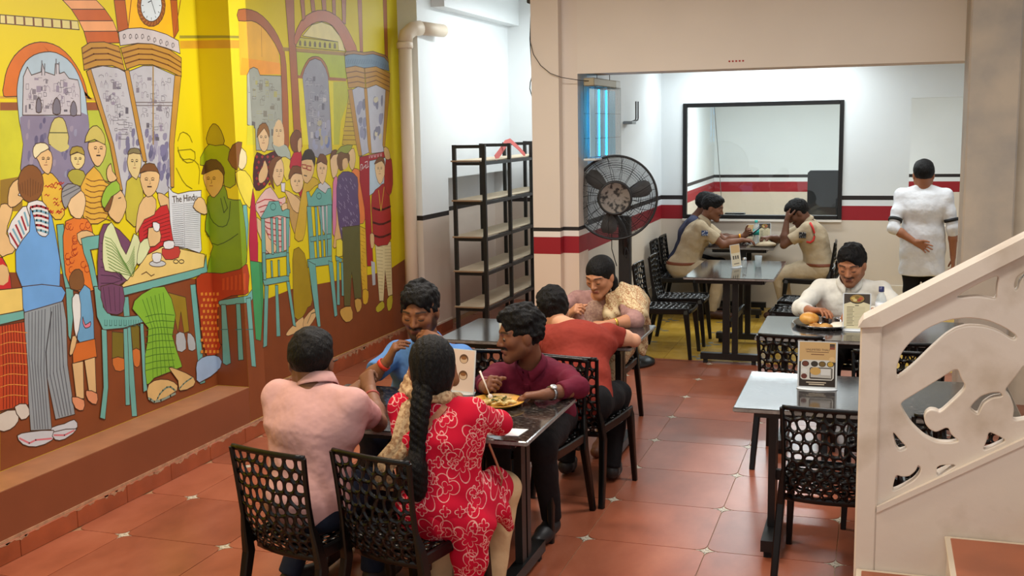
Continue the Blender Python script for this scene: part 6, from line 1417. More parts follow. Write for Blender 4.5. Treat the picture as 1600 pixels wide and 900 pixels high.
A 42 p0 3 575 1918 9 5 7 -2 1 -14 -3 -16 -5 -12 -6 -6 -7 4 -4 10 2 16
A 42 p0 3 539 1981 11 5 9 -1 2 -12 -3 -13 -5 -9 -8 -4 -7 3 -6 7 2 13
A 43 p0 3 574 1978 9 7 7 -3 1 -16 -3 -18 -5 -13 -6 -7 -7 4 -4 11 2 19
A 43 p0 3 713 1868 8 6 7 -2 1 -14 -3 -16 -4 -11 -6 -6 -7 4 -4 9 3 16
A 43 p0 3 645 1916 12 6 11 -3 1 -19 -3 -23 -8 -16 -9 -8 -8 5 -6 14 3 23
A 42 p0 3 600 1961 7 5 7 -2 0 -10 -2 -13 -4 -8 -5 -4 -6 2 -4 8 2 11
A 41 p0 3 714 1765 9 6 7 -3 0 -16 -3 -19 -5 -13 -6 -7 -6 4 -4 12 2 19
A 17 s2 3 270 2208 18 3 -4 -39 -17 0 3 36
A 17 p0 3 361 2199 27 -3 -4 -36 -27 0
A 17 s2 3 217 2099 2 18 14 13 12 -13 -2 -18
A 19 s2 3 325 2191 13 2
A 18 s2 3 356 2052 20 -4 -1 -18 -21 0 2 22
A 18 s2 3 302 2328 16 -1 -3 -26 -16 0 3 27
A 18 s2 3 204 2370 1 12 10 8 9 -8 -2 -11
A 19 p0 3 264 2339 32 3 -5 -43 -32 -1
A 17 s2 3 389 2079 17 -1 -2 -21 -17 0 2 22
A 19 s2 3 325 2192 1 10 14 6 12 -6 -1 -9
A 19 s2 3 331 2104 1 9 15 5 13 -5 -1 -9
A 18 s2 3 290 2386 13 2 -1 -16 -13 0 1 14
A 19 s2 3 196 2286 28 0
A 17 s2 3 288 2156 42 1
A 19 s2 3 283 2216 3 23 16 17 13 -16 -2 -24
A 19 s2 3 332 2263 25 -1
A 18 s2 3 320 2075 42 -4 -2 -16 -43 1 3 19
A 18 s2 3 261 2262 41 -3 -3 -32 -42 -1 4 36
A 17 s2 3 310 2329 27 3 -2 -16 -27 -1 2 14
A 18 s2 3 320 2132 14 -4
A 19 p0 3 219 2262 22 2 -3 -28 -21 -1
A 18 s2 3 278 2344 39 -2 -1 -13 -39 -1 1 16
A 18 s2 3 196 2287 16 2 -4 -35 -16 -1 4 34
A 18 s2 3 194 2205 14 2 -3 -35 -15 0 4 33
A 18 s2 3 208 2119 1 9 14 6 12 -6 -1 -9
A 19 p0 3 281 2031 20 -2 -2 -17 -20 1
A 18 s2 3 195 2237 1 13 12 9 10 -9 -2 -13
A 17 s2 3 341 2112 40 -3 -3 -29 -41 0 4 32
A 17 s2 3 292 2213 26 2 -2 -18 -26 0 2 16
A 19 s2 3 383 2109 30 -4 -2 -15 -30 0 2 19
A 18 s2 3 259 2123 2 19 15 13 12 -13 -2 -19
A 17 s2 3 252 2074 22 3 -2 -15 -21 0 1 12
A 19 s2 3 309 2150 12 0
A 17 s2 3 247 2141 42 -4 -2 -16 -42 0 2 20
A 19 p0 3 192 2246 32 -1 -2 -17 -32 -1
A 17 s2 3 254 2351 16 -1 -2 -13 -16 0 2 14
A 18 s2 3 243 2341 1 8 18 5 17 -4 -1 -8
A 17 s2 3 264 2167 26 -5
A 17 s2 3 346 2038 1 10 8 6 7 -6 -1 -10
A 18 p0 3 253 2281 26 -1 -1 -14 -26 -1
A 18 s2 3 176 2272 20 0 -3 -27 -20 0 3 27
A 18 s2 3 183 2302 3 22 19 16 16 -15 -3 -23
A 17 s2 3 149 2363 0 8 19 6 18 -5 -1 -7
A 17 s2 3 311 2173 25 1 -2 -23 -26 0 3 22
A 17 s2 3 235 2218 2 19 21 13 18 -12 -2 -19
A 18 s2 3 295 2063 41 0
A 18 s2 3 157 2307 2 20 8 14 5 -13 -2 -21
A 19 s2 3 247 2217 1 8 11 5 9 -5 -1 -8
A 17 p0 3 293 2313 39 -3 -1 -8 -39 -1
A 18 s2 3 304 2158 32 -3
A 18 s2 3 234 2146 16 -1
A 17 s2 3 200 2138 2 10 12 7 11 -7 -1 -10
A 18 s2 3 297 2295 1 13 8 9 6 -9 -2 -12
A 18 s2 3 341 2267 1 12 7 8 6 -8 -2 -12
A 19 s2 3 194 2321 2 16 7 11 5 -11 -2 -16
A 17 s2 3 363 2139 23 0
A 18 p0 3 240 2228 30 -1 -2 -17 -30 0
A 19 s2 3 239 2371 19 -2
A 17 s2 3 233 2254 1 11 20 8 19 -7 -1 -11
A 19 s2 3 273 2104 23 -2
A 19 s2 3 273 2107 15 0
A 17 p0 3 300 2166 13 -5 -3 -23 -13 0
A 18 s2 3 593 2218 2 24 10 16 7 -16 -2 -24
A 18 s2 3 688 2227 38 1 -2 -18 -38 0 2 17
A 17 s2 3 758 2359 21 -4
A 18 s2 3 646 2299 3 25 19 18 15 -17 -3 -26
A 17 s2 3 683 2063 31 -4
A 17 s2 3 743 2147 2 15 16 10 13 -10 -1 -15
A 17 s2 3 554 2161 13 1 -2 -16 -12 0 1 15
A 19 s2 3 539 2279 1 8 16 6 14 -5 -1 -8
A 19 s2 3 596 2120 20 -1 -3 -35 -21 0 4 36
A 19 p0 3 590 2018 31 0 -1 -17 -32 1
A 17 s2 3 476 2346 13 -4 -2 -21 -13 -1 2 26
A 18 p0 3 674 2097 26 1 -4 -42 -26 0
A 18 s2 3 757 2210 16 -1 -1 -12 -17 0 2 13
A 18 s2 3 743 2309 2 24 22 16 19 -15 -2 -24
A 18 s2 3 631 2225 1 16 11 11 8 -10 -2 -17
A 18 s2 3 602 2037 15 -2 -3 -31 -15 0 3 33
A 18 s2 3 516 2351 15 3
A 18 s2 3 719 2070 3 25 19 16 16 -16 -3 -25
A 18 s2 3 720 2348 2 19 8 13 6 -12 -2 -20
A 19 s2 3 720 2265 1 7 21 5 20 -4 -1 -8
A 17 s2 3 729 2336 21 2
A 17 p0 3 546 2107 28 -1 -3 -28 -28 0
A 17 s2 3 604 2282 42 -2 -3 -30 -42 -1 3 33
A 17 s2 3 502 2140 1 13 16 9 13 -8 -1 -14
A 17 s2 3 569 2275 14 0 -2 -14 -14 0 2 14
A 18 s2 3 678 2109 2 19 11 13 7 -13 -2 -20
A 17 p0 3 625 2024 36 -4 -2 -21 -36 1
A 17 s2 3 733 2166 2 21 10 15 7 -15 -2 -21
A 18 s2 3 679 2178 1 15 21 10 20 -10 -2 -15
A 19 s2 3 624 2356 36 2 -2 -24 -37 -1 3 23
A 17 s2 3 619 2082 39 2 -2 -19 -39 0 2 17
A 19 s2 3 520 2196 37 -5 -2 -20 -38 0 3 25
A 17 s2 3 710 2271 33 -5 -2 -24 -34 -1 3 30
A 17 s2 3 716 2331 2 17 15 12 13 -11 -2 -17
A 18 s2 3 528 2004 3 25 21 17 17 -17 -2 -26
A 18 s2 3 614 2136 46 2
A 19 p0 3 584 2378 40 1 -2 -18 -40 -2
A 18 s2 3 494 2331 2 10 16 8 15 -7 -2 -11
A 19 s2 3 549 2100 42 -4 -3 -24 -42 1 3 27
A 19 p0 3 651 2201 30 0 -2 -20 -30 0
A 18 s2 3 521 2288 12 -1 -3 -32 -13 0 4 33
A 17 s2 3 545 2181 18 2
A 18 s2 3 451 2363 2 20 21 14 19 -12 -3 -21
A 17 s2 3 785 2378 28 3 -3 -27 -28 -1 3 25
A 18 s2 3 594 2063 24 -5 -3 -28 -25 0 4 33
A 19 s2 3 616 2244 18 0 -3 -30 -18 0 3 30
A 18 s2 3 722 2194 39 -5
A 18 s2 3 672 2243 24 -6
A 18 s2 3 654 2256 22 1
A 19 s2 3 623 2285 43 2 -3 -26 -42 -1 2 25
A 19 p0 3 667 2217 39 1 -4 -33 -39 -1
A 18 s2 3 691 2064 25 2
A 17 s2 3 750 2174 2 17 15 12 14 -11 -2 -18
A 18 s2 3 574 2225 40 3 -3 -28 -40 -1 3 26
A 19 s2 3 754 2177 16 -5 -4 -33 -16 0 4 38
A 18 s2 3 667 2306 19 -3 -3 -31 -20 0 4 34
A 19 p0 3 624 2244 37 1 -2 -21 -37 0
A 19 s2 3 528 2311 2 21 20 15 17 -14 -2 -21
A 17 s2 3 601 2165 40 -2
A 19 p0 3 673 2188 36 0 -1 -11 -36 0
A 17 s2 3 494 2381 38 3
A 18 s2 3 643 2154 26 -3 -2 -22 -27 0 3 25
A 19 s2 3 598 2208 2 19 12 14 10 -13 -2 -20
A 19 p0 3 472 2313 28 2 -3 -30 -28 -1
A 18 s2 3 520 2350 1 14 7 10 6 -9 -2 -15
A 17 s2 3 667 2106 41 -5 -1 -17 -43 0 3 22
A 44 p0 3 710 1796 15 5 13 -2 3 -14 -3 -15 -8 -11 -10 -5 -11 4 -7 9 1 15
A 44 p0 3 565 1968 15 7 13 -4 2 -20 -4 -24 -9 -18 -10 -9 -10 6 -6 15 2 24
A 45 p0 3 641 1869 9 4 10 -1 1 -10 -2 -12 -5 -8 -7 -4 -8 3 -5 7 1 11
A 44 p0 3 553 1936 12 5 12 -2 2 -14 -3 -16 -7 -11 -9 -5 -9 4 -6 9 1 15
A 44 p0 3 681 1930 17 7 16 -4 3 -18 -3 -22 -10 -16 -13 -8 -11 6 -8 13 1 22
A 46 p0 3 596 1800 14 5 13 -2 3 -12 -3 -15 -8 -10 -10 -5 -10 4 -7 9 1 14
A 44 p0 3 681 1853 14 6 11 -3 2 -17 -3 -20 -8 -14 -9 -7 -9 5 -6 12 2 20
A 44 p0 3 598 1802 12 5 11 -2 3 -14 -3 -16 -7 -11 -9 -6 -9 4 -6 10 1 16
A 45 p0 3 670 1956 17 7 15 -4 3 -17 -4 -21 -9 -15 -12 -8 -11 5 -8 13 2 21
A 45 p0 3 647 1812 17 6 17 -4 3 -18 -4 -21 -10 -15 -13 -8 -11 6 -8 13 1 21
A 45 p0 3 602 1805 8 6 6 -2 1 -14 -3 -16 -4 -11 -6 -6 -6 4 -4 9 3 16
A 45 p0 3 575 1970 8 5 7 -1 1 -10 -2 -13 -4 -8 -6 -4 -7 3 -4 7 2 11
A 45 p0 3 700 1968 10 7 9 -3 1 -19 -4 -22 -6 -16 -7 -8 -8 5 -5 14 3 22
A 45 p0 3 689 1848 7 6 6 -2 0 -17 -3 -19 -4 -13 -5 -8 -6 5 -4 12 3 19
A 47 s3 3 286 2124 79 0
A 47 s3 3 286 2097 80 0
A 47 s3 3 285 2069 82 0
A 47 s3 3 285 2042 84 -1
A 47 s3 3 285 2014 85 -1
A 48 s8 3 646 2445 -48 -465
A 49 s4 3 434 2227 382 6
A 49 s4 3 439 2209 370 4
A 37 o0 3 47 2392 37 15 149 -419 52 -270 -36 2 -50 268
A 37 o0 3 378 2410 37 6 93 -434 17 -105 -35 1 -25 105
A 37 o0 3 858 2401 66 -3 -117 -422 -29 -268 -33 2 12 267
A 50 o0 4 -288 1994 -4 36 19 43 18 35 24 24 32 8 30 -6 17 -21 9 -32 10 -49 -12 -41 -74 -9
A 50 p0 4 -272 1997 61 2 64 -4 13 -12 -10 -14 -25 -11 -33 -5 -31 12 -27 15 -17 11
A 51 s4 4 -281 2057 138 -2
A 52 o0 5 -356 1840 34 13 41 -12 35 -32 27 -37 5 -14 -1 -19 6 -62 -3 -60 -30 -25 -42 3 -49 45 -38 64 -3 75
A 53 s4 5 -281 1672 13 5 11 -10 10 6
A 53 s4 5 -264 1632 13 6 12 -10 10 6
A 53 s4 5 -270 1637 13 5 11 -10 10 6
A 53 s4 5 -350 1728 13 6 11 -10 10 6
A 53 s4 5 -238 1686 12 6 12 -10 10 6
A 53 s4 5 -233 1787 13 6 11 -10 11 7
A 53 s4 5 -290 1765 12 6 11 -10 11 7
A 53 s4 5 -288 1704 13 6 11 -11 11 7
A 53 s4 5 -346 1774 12 6 11 -10 10 6
A 53 s4 5 -328 1642 13 6 11 -10 10 6
A 53 s4 5 -251 1779 13 7 11 -10 11 6
A 53 s4 5 -247 1783 13 6 12 -10 10 7
A 53 s4 5 -269 1787 13 6 11 -10 10 6
A 53 s4 5 -361 1653 12 6 11 -10 10 6
A 53 s4 5 -322 1773 12 6 11 -10 11 6
A 53 s4 5 -238 1644 13 6 11 -11 11 6
A 53 s4 5 -328 1634 13 6 11 -11 10 6
A 53 s4 5 -290 1684 12 6 11 -10 11 6
A 53 s4 5 -338 1638 13 6 11 -10 10 6
A 53 s4 5 -277 1629 13 6 11 -11 10 6
A 53 s4 5 -238 1752 13 7 12 -11 10 7
A 53 s4 5 -302 1781 13 6 10 -10 11 6
A 54 o0 5 -390 1950 44 16 49 5 20 -18 7 -27 -4 -28 -10 -27 -12 -22 -15 -11 -20 7 -19 16 -14 21 -10 24 -16 24
A 55 s3 5 -348 1926 9 4 9 -5
A 56 s4 5 -347 1919 15 0
A 55 s3 5 -311 1925 10 4 9 -5
A 56 s4 5 -310 1918 16 0
A 55 s2 5 -319 1919 3 -18 -9 -1
A 57 s3 5 -336 1888 23 0
A 58 o0 5 -411 1963 8 21 18 16 34 6 34 -3 21 -13 5 -16 -26 -10 -35 -11 -26 -18 -20 -11 -11 15
A 59 o0 6 -166 1823 11 20 30 13 45 0 43 -13 21 -36 -2 -36 -41 -10 -50 6 -37 26
A 60 o0 6 -129 1934 50 12 53 -2 10 -26 -9 -31 -22 -22 -27 -11 -24 3 -19 16 -15 31
A 61 o0 6 -134 1934 3 21 19 22 39 5 38 -7 16 -23 0 -21 -24 8 -34 11 -33 -9
A 55 s3 6 -101 1917 10 4 8 -4
A 56 s4 6 -99 1911 14 0
A 55 s3 6 -65 1916 9 4 9 -5
A 56 s4 6 -64 1910 15 0
A 55 s2 6 -75 1911 3 -16 -7 -1
A 57 s3 6 -88 1884 21 -1
A 62 o0 7 -72 1757 57 68 66 41 46 -37 39 -55 38 -15 29 -11 17 -25 -3 -38 -39 -64 -58 -58 -70 -20 -66 5 -41 29 -23 47 -8 65
A 63 s4 7 -19 1802 12 -5 24 -11 30 -3 38 5 39 -3 40 -11 20 -5
A 63 s4 7 -26 1773 13 -6 26 -11 31 -3 38 5 39 -3 40 -12 20 -5
A 63 s4 7 -33 1743 13 -6 28 -11 33 -4 37 5 39 -3 40 -12 21 -5
A 63 s4 7 -40 1713 14 -6 30 -12 34 -3 37 5 39 -4 40 -11 20 -6
A 63 s4 7 -48 1683 16 -6 32 -12 34 -3 38 4 39 -3 40 -12 20 -6
A 63 s4 7 -47 1653 15 -6 29 -12 34 -4 37 5 39 -4 40 -12 20 -7
A 63 s4 7 -46 1623 13 -6 28 -12 33 -4 37 4 39 -4 40 -12 20 -7
A 63 s4 7 -46 1592 13 -6 26 -12 31 -4 38 4 39 -4 40 -12 20 -7
A 54 o0 7 20 1999 67 7 69 -10 11 -32 -13 -38 -24 -34 -29 -24 -22 -4 -20 11 -19 23 -15 32 -13 38
A 55 s3 7 63 1972 13 5 11 -5
A 56 s4 7 65 1964 19 0
A 55 s3 7 111 1971 13 5 12 -5
A 56 s4 7 113 1963 19 -1
A 55 s2 7 98 1963 4 -21 -10 -1
A 64 s6 7 80 1926 29 -1
A 65 o0 7 -9 2001 13 34 32 38 32 17 33 2 32 -20 23 -31 8 -33 -9 -23 -35 13 -46 18 -49 -10
A 54 o0 7 158 1844 18 22 20 11 5 -17 4 -27 23 -23 15 -20 -26 -15 -33 -5 -17 7 -11 17 -3 24
A 54 o0 8 -635 1706 30 -7 22 -19 -7 -25 -17 -31 -21 -33 -11 -37 27 -47 23 -40 -21 -17 -36 -3 -34 -8 -23 21 5 104 19 107 20 32
A 54 o0 8 -594 1782 28 28 32 14 35 -13 25 -25 0 -27 -18 -28 -36 -27 -39 -19 -30 -2 -17 14 4 40
A 66 o0 8 -539 1742 20 23 28 22 20 5 9 -7 -12 -22 -22 -22 -27 -5
A 67 o0 8 -352 1791 -10 -34 -19 -28 -27 -21 -31 -9 -32 2 -28 14 -21 23 -13 30 -1 33 9 32 18 29 27 20 30 10 32 -1 29 -13 22 -22 13 -31
A 68 s3 8 -523 1798 4 -39
A 68 s3 8 -504 1804 1 -53
A 68 s3 8 -484 1810 -3 -66
A 68 s3 8 -464 1817 -7 -81
A 68 s3 8 -444 1823 -10 -95
A 68 s3 8 -425 1815 -12 -81
A 68 s3 8 -407 1806 -12 -67
A 68 s3 8 -388 1798 -13 -53
A 68 s3 8 -369 1789 -14 -38
A 69 o0 8 -632 1565 33 48 48 40 39 28 30 1 14 -56 -8 -71 -51 -60 -56 -31 -36 40
A 69 o0 8 -486 1677 13 22 30 5 35 4 36 -9 27 -25 16 -39 -1 -61 -12 -53 -24 -13 -27 5 -19 8 -20 26 -33 65
A 70 s9 8 -615 1552 45 -71
A 70 s9 8 -458 1674 14 1 29 3 31 -5 33 -11 17 -5
A 71 s9 8 -593 1571 39 -70
A 71 s9 8 -461 1650 15 1 29 2 31 -5 33 -11 16 -6
A 70 s9 8 -571 1590 34 -69
A 70 s9 8 -464 1625 15 1 29 2 31 -5 33 -11 17 -6
A 71 s9 8 -549 1610 29 -69
A 71 s9 8 -467 1600 15 1 29 2 31 -5 33 -12 17 -5
A 70 s9 8 -527 1629 24 -68
A 70 s9 8 -469 1575 14 1 29 2 31 -5 33 -12 17 -6
A 71 s9 8 -504 1649 18 -68
A 71 s9 8 -472 1550 14 1 29 2 31 -6 33 -11 17 -6
A 72 o0 8 -464 1672 12 -19 12 -43 5 -34 6 -30 16 -20 21 -11 25 -4 23 14 9 69 7 51 19 -36 17 -89 19 -159 -20 -141 -135 -11 -134 51 -36 95 8 102 51 51 58 43 14 71
A 72 o0 8 -563 1271 140 -8 146 -33 26 -36 -24 -35 -40 -28 -53 -18 -47 -1 -47 8 -57 1 -45 17 -22 70
A 73 o0 8 -564 1136 288 14 14 -106 -17 -247 27 -286 -151 10 -38 241 5 -288 -153 36 7 471
A 74 s4 8 -533 1128 -25 -222 -2 -394
A 74 s4 8 -510 1128 -29 -246 -2 -375
A 74 s4 8 -486 1128 -34 -269 -2 -357
A 74 s4 8 -462 1127 -39 -292 -2 -338
A 74 s4 8 -439 1127 -43 -316 -1 -320
A 74 s4 8 -415 1127 -47 -340 -2 -301
A 74 s4 8 -372 1130 -45 -362 43 -240
A 74 s4 8 -354 1132 -37 -358 40 -248
A 74 s4 8 -336 1135 -29 -355 37 -256
A 74 s4 8 -318 1138 -21 -352 33 -264
A 74 s4 8 -300 1141 -12 -348 29 -273
A 75 s5 8 -369 1106 -65 -206 -7 -138
A 76 o0 8 -437 486 43 0 55 -5 44 4 34 -1 22 -24 -1 -25 -40 -13 -54 -3 -53 10 -43 17 -16 22
A 76 o0 8 -685 510 29 4 55 -8 93 -17 83 -22 10 -28 -28 -23 -55 -6 -64 5 -51 16 -39 22 -28 32
A 76 o0 8 -426 458 94 -10 86 -21 -35 -19 -65 -12 -42 4 -31 13 -19 26
A 77 s7 8 -671 491 64 -44 47 4 116 -24
A 77 s7 8 -424 440 78 -22 76 6
A 78 o0 9 -705 1443 25 -8 25 -44 18 -64 1 -57 -44 -11 -43 24 0 84
A 54 p0 9 -710 1399 29 3 28 -18 7 -37 -10 -37 -33 -14 -32 7 -2 49
A 79 o0 9 -745 1096 175 -8 -2 -245 -17 -193 -205 16
A 80 s4 9 -722 1093 -16 -214 -24 -208
A 80 s4 9 -703 1092 -15 -218 -23 -205
A 80 s4 9 -685 1091 -13 -221 -22 -203
A 80 s4 9 -666 1090 -12 -224 -22 -201
A 80 s4 9 -648 1089 -9 -228 -22 -198
A 80 s4 9 -629 1088 -8 -231 -20 -196
A 80 s4 9 -610 1087 -6 -235 -20 -193
A 80 s4 9 -591 1086 -4 -238 -20 -191
A 81 s3 9 -739 1052 16 1 33 3 45 -6 57 -15 29 -8
A 81 s3 9 -745 999 16 1 33 2 45 -6 57 -16 28 -7
A 81 s3 9 -751 946 16 1 33 1 44 -7 57 -15 29 -8
A 81 s3 9 -757 893 16 0 33 2 44 -8 57 -16 29 -8
A 81 s3 9 -763 839 16 1 33 1 44 -8 57 -17 29 -8
A 81 s3 9 -769 786 16 0 33 1 44 -8 57 -17 29 -9
A 81 s3 9 -775 733 16 0 33 0 44 -8 57 -18 29 -9
A 82 o0 9 -795 651 59 6 60 -13 15 -29 -8 -32 -26 -19 -35 -10 -42 1 -32 15 -8 42
A 82 o0 9 -687 664 37 6 44 -11 18 -31 0 -32 -27 -15 -34 3 -28 40
A 83 o0 10 -724 1277 158 -11 -6 -118 -167 3
A 84 o0 10 -739 1151 172 -4 -1 -44 -176 -2
A 84 o0 11 -279 1567 53 -1 12 -176 8 -182 -43 6 -26 183
A 84 o0 11 -248 1218 57 -8 -2 -107 -47 -179 -16 30
A 85 o0 12 -208 1580 83 16 86 -18 33 -39 7 -47 -15 -25 -16 -44 26 -128 4 -117 -102 -12 -107 42 -33 83 -3 103 6 105
A 86 s3 12 -153 1543 -8 -13 -16 -3 -13 8 -2 15 10 11 16 0
A 86 s3 12 -143 1399 -8 -13 -16 -3 -14 9 -2 15 11 11 16 0
A 86 s3 12 -194 1385 -8 -13 -16 -3 -13 9 -2 15 11 11 16 0
A 86 s3 12 -129 1475 -8 -13 -16 -3 -13 9 -2 15 10 11 17 0
A 86 s3 12 -53 1422 -9 -13 -16 -3 -14 9 -2 15 11 11 17 0
A 86 s3 12 -137 1431 -8 -13 -16 -3 -14 9 -2 14 11 11 16 1
A 86 s3 12 -60 1536 -9 -13 -16 -3 -14 9 -2 14 11 12 17 0
A 86 s3 12 -13 1541 -9 -13 -16 -3 -14 9 -2 14 10 12 17 0
A 86 s3 12 -76 1326 -8 -13 -16 -3 -14 9 -2 15 11 11 17 0
A 86 s3 12 -195 1356 -8 -13 -16 -3 -13 9 -2 15 11 11 16 0
A 86 s3 12 -132 1404 -8 -13 -16 -3 -13 9 -2 15 10 11 17 0
A 86 s3 12 -175 1549 -8 -12 -16 -4 -13 9 -2 14 11 11 16 1
A 86 s3 12 -173 1309 -8 -13 -16 -3 -13 9 -2 15 10 11 16 0
A 86 s3 12 -165 1361 -8 -13 -16 -3 -13 9 -2 15 10 11 17 0
A 86 s3 12 -48 1296 -8 -13 -17 -2 -14 9 -2 15 11 11 17 0
A 86 s3 12 -129 1463 -8 -12 -16 -3 -14 8 -2 15 11 11 16 0
A 87 o0 12 -179 1706 49 26 56 9 26 -20 10 -30 -2 -26 -11 -27 -16 -33 -24 -22 -39 5 -35 24 -18 47
A 88 o0 12 -220 1746 20 21 29 13 40 -2 37 -10 23 -13 2 -16 -39 -18 -47 -21 -25 -31 -18 -22 -16 13 -10 26 -2 30
A 89 s4 12 -216 1713 137 40
A 89 s4 12 -218 1739 108 27
A 54 o0 12 -128 1504 35 11 47 -1 39 -14 23 -19 -12 -12 -30 -10 -42 -15 -39 -4 -20 31
A 90 o0 13 -212 1275 22 23 28 11 30 -2 24 -19 9 -49 -11 -45 -51 -3 -50 18 -10 32
A 91 o0 13 -146 1177 47 38 43 -30 12 -143 -9 -145 -31 -20 -40 19 -40 -3 -25 28 12 129
A 92 o0 13 -204 1157 27 21 28 -8 7 -56 -6 -72 -24 -71 -26 -39 -9 47 -1 73 -2 59
A 93 o0 13 -232 903 185 -5 5 -106 -109 4 -86 0
A 54 o0 13 -244 797 87 -4 -15 -212 -61 14
A 54 o0 13 -146 795 88 0 -11 -202 -59 5
A 54 o0 13 -260 856 14 48 21 44 22 -2 11 -22 -18 -40 -26 -35 -17 -7
A 94 o0 13 -267 614 46 -12 48 -29 3 -32 -17 -23 -29 5 -30 21 -20 40
A 94 o0 13 -152 623 45 -12 45 -27 2 -35 -17 -25 -32 12 -31 27 -15 35
A 95 o0 13 -132 1039 5 -22 10 -26 23 4 21 7 2 -13 -8 -14 -19 -4 -21 2 -11 13 -6 18 0 23
A 96 o0 14 106 912 100 -26 -16 -152 -101 21
A 97 o0 14 92 756 49 -1 52 -20 9 -36 -13 -32 -39 -2 -41 15 -19 40
A 96 o0 14 273 922 81 -14 -13 -154 -62 12
A 97 o0 14 276 769 34 5 34 -19 1 -48 -14 -45 -26 -7 -24 17 -10 50
A 98 o0 14 650 1060 182 -58 15 -225 -56 -1 -19 141 -44 -129 -25 117
A 99 o0 14 707 784 41 9 43 -17 16 -54 -6 -52 -45 -11 -46 17 -12 55
A 99 o0 14 829 771 32 -10 33 -33 14 -43 -4 -36 -38 -6 -38 17 -8 59
A 100 o0 15 327 1770 73 33 67 -27 4 -136 -33 -133 -73 -11 -65 50 -4 114
A 101 o0 15 358 1924 52 15 52 -5 14 -32 -7 -44 -22 -51 -31 -33 -38 20 -30 40 -6 48
A 102 o0 15 352 1924 6 16 21 17 37 3 37 -5 18 -16 -1 -15 -29 2 -38 6 -32 -6
A 55 s3 15 379 1890 11 4 10 -5
A 56 s4 15 380 1882 17 -1
A 55 s3 15 420 1888 11 5 10 -6
A 56 s4 15 421 1880 17 0
A 55 s2 15 409 1881 3 -22 -8 -1
A 57 s3 15 393 1844 25 -1
A 54 o0 16 614 1683 40 -7 48 -23 26 -18 12 -26 -5 -52 -21 -36 -43 31 -42 52 -18 47
A 103 o0 16 431 1525 58 24 73 14 72 37 63 4 38 -108 4 -118 -60 -24 -76 -1 -52 -27 -47 -12 -57 35 -41 54 -1 64
A 104 s3 16 448 1507 23 5 47 10 68 12 89 12 46 6
A 104 s3 16 448 1483 23 6 46 11 67 12 89 11 45 6
A 104 s3 16 449 1460 22 6 44 13 66 11 89 10 46 5
A 104 s3 16 449 1437 22 7 43 13 65 11 89 9 45 4
A 104 s3 16 450 1414 21 7 41 14 65 11 89 7 45 4
A 104 s3 16 450 1390 20 8 41 15 64 11 88 6 45 3
A 104 s3 16 451 1367 19 8 39 16 63 11 89 5 45 3
A 104 s3 16 452 1344 18 8 38 18 62 10 88 4 45 2
A 54 o0 16 384 1507 16 57 26 58 41 37 44 18 46 -9 32 -27 -2 -45 -23 -43 -46 -11 -53 -10 -46 -44 -35 -35 -7 15
A 54 o0 16 461 1810 79 12 83 -7 18 -26 -9 -35 -19 -35 -29 -31 -37 -20 -37 -4 -28 23 -19 37 -14 47
A 55 s3 16 494 1776 16 5 14 -6
A 56 s4 16 496 1768 24 -2
A 55 s3 16 555 1773 16 5 15 -6
A 56 s4 16 557 1764 25 -1
A 55 s2 16 540 1765 6 -23 -14 -1
A 64 s6 16 516 1726 37 -2
A 105 o0 16 446 1809 16 25 35 26 50 7 49 -8 29 -35 14 -31 -4 5 -24 15 -56 6 -59 1 -35 -8
A 106 o0 17 721 1714 42 -35 52 -15 120 9 132 -2 -35 -258 1 -128 -25 -18 -144 47 -124 26 -24 163
A 107 s2 17 746 1608 113 -14
A 107 s2 17 876 1595 163 -1
A 107 s2 17 746 1596 112 -14
A 107 s2 17 874 1583 164 -2
A 107 s2 17 745 1585 112 -15
A 107 s2 17 873 1571 164 -2
A 107 s2 17 744 1573 112 -15
A 107 s2 17 872 1559 164 -3
A 107 s2 17 744 1561 112 -15
A 107 s2 17 871 1547 163 -3
A 107 s2 17 743 1549 112 -15
A 107 s2 17 869 1535 164 -4
A 107 s2 17 743 1537 111 -15
A 107 s2 17 868 1522 164 -4
A 107 s2 17 742 1525 111 -16
A 107 s2 17 867 1510 163 -4
A 107 s2 17 742 1513 111 -16
A 107 s2 17 866 1498 163 -5
A 107 s2 17 741 1501 111 -16
A 107 s2 17 864 1486 164 -6
A 107 s2 17 740 1489 111 -16
A 107 s2 17 863 1474 164 -6
A 107 s2 17 740 1477 110 -16
A 107 s2 17 862 1462 163 -7
A 107 s2 17 739 1465 111 -16
A 107 s2 17 861 1450 163 -7
A 107 s2 17 739 1453 110 -17
A 107 s2 17 859 1437 164 -7
A 107 s2 17 738 1441 110 -17
A 107 s2 17 858 1425 163 -8
A 107 s2 17 737 1429 110 -17
A 107 s2 17 857 1413 163 -8
A 107 s2 17 737 1417 110 -17
A 107 s2 17 856 1401 163 -9
A 107 s2 17 736 1405 110 -17
A 107 s2 17 854 1389 164 -10
A 107 s2 17 736 1393 109 -18
A 107 s2 17 853 1377 163 -10
A 107 s2 17 735 1381 109 -18
A 107 s2 17 852 1364 163 -10
A 107 s2 17 735 1369 109 -18
A 107 s2 17 851 1352 163 -10
A 107 s2 17 734 1356 109 -17
A 107 s2 17 849 1340 163 -11
A 107 s2 17 733 1344 109 -17
A 107 s2 17 848 1328 163 -12
A 107 s2 17 733 1332 108 -18
A 107 s2 17 847 1316 163 -12
A 108 s2 17 869 1612 -19 -295
A 109 o0 18 189 1153 186 99 70 61 174 38 145 -24 298 -75 -19 -84 -460 -6
A 84 o0 18 186 1151 397 9 460 10 34 80 2 -117 -166 -16 -744 -14
A 84 o0 18 217 1096 55 -3 4 -730 -48 10
A 84 o0 18 888 1075 59 -4 41 -665 -58 3
A 110 o0 18 643 1242 -9 -7 -24 -4 -33 0 -37 5 -31 7 -22 10 -7 9 9 8 23 4 32 0 37 -5 32 -7 22 -10
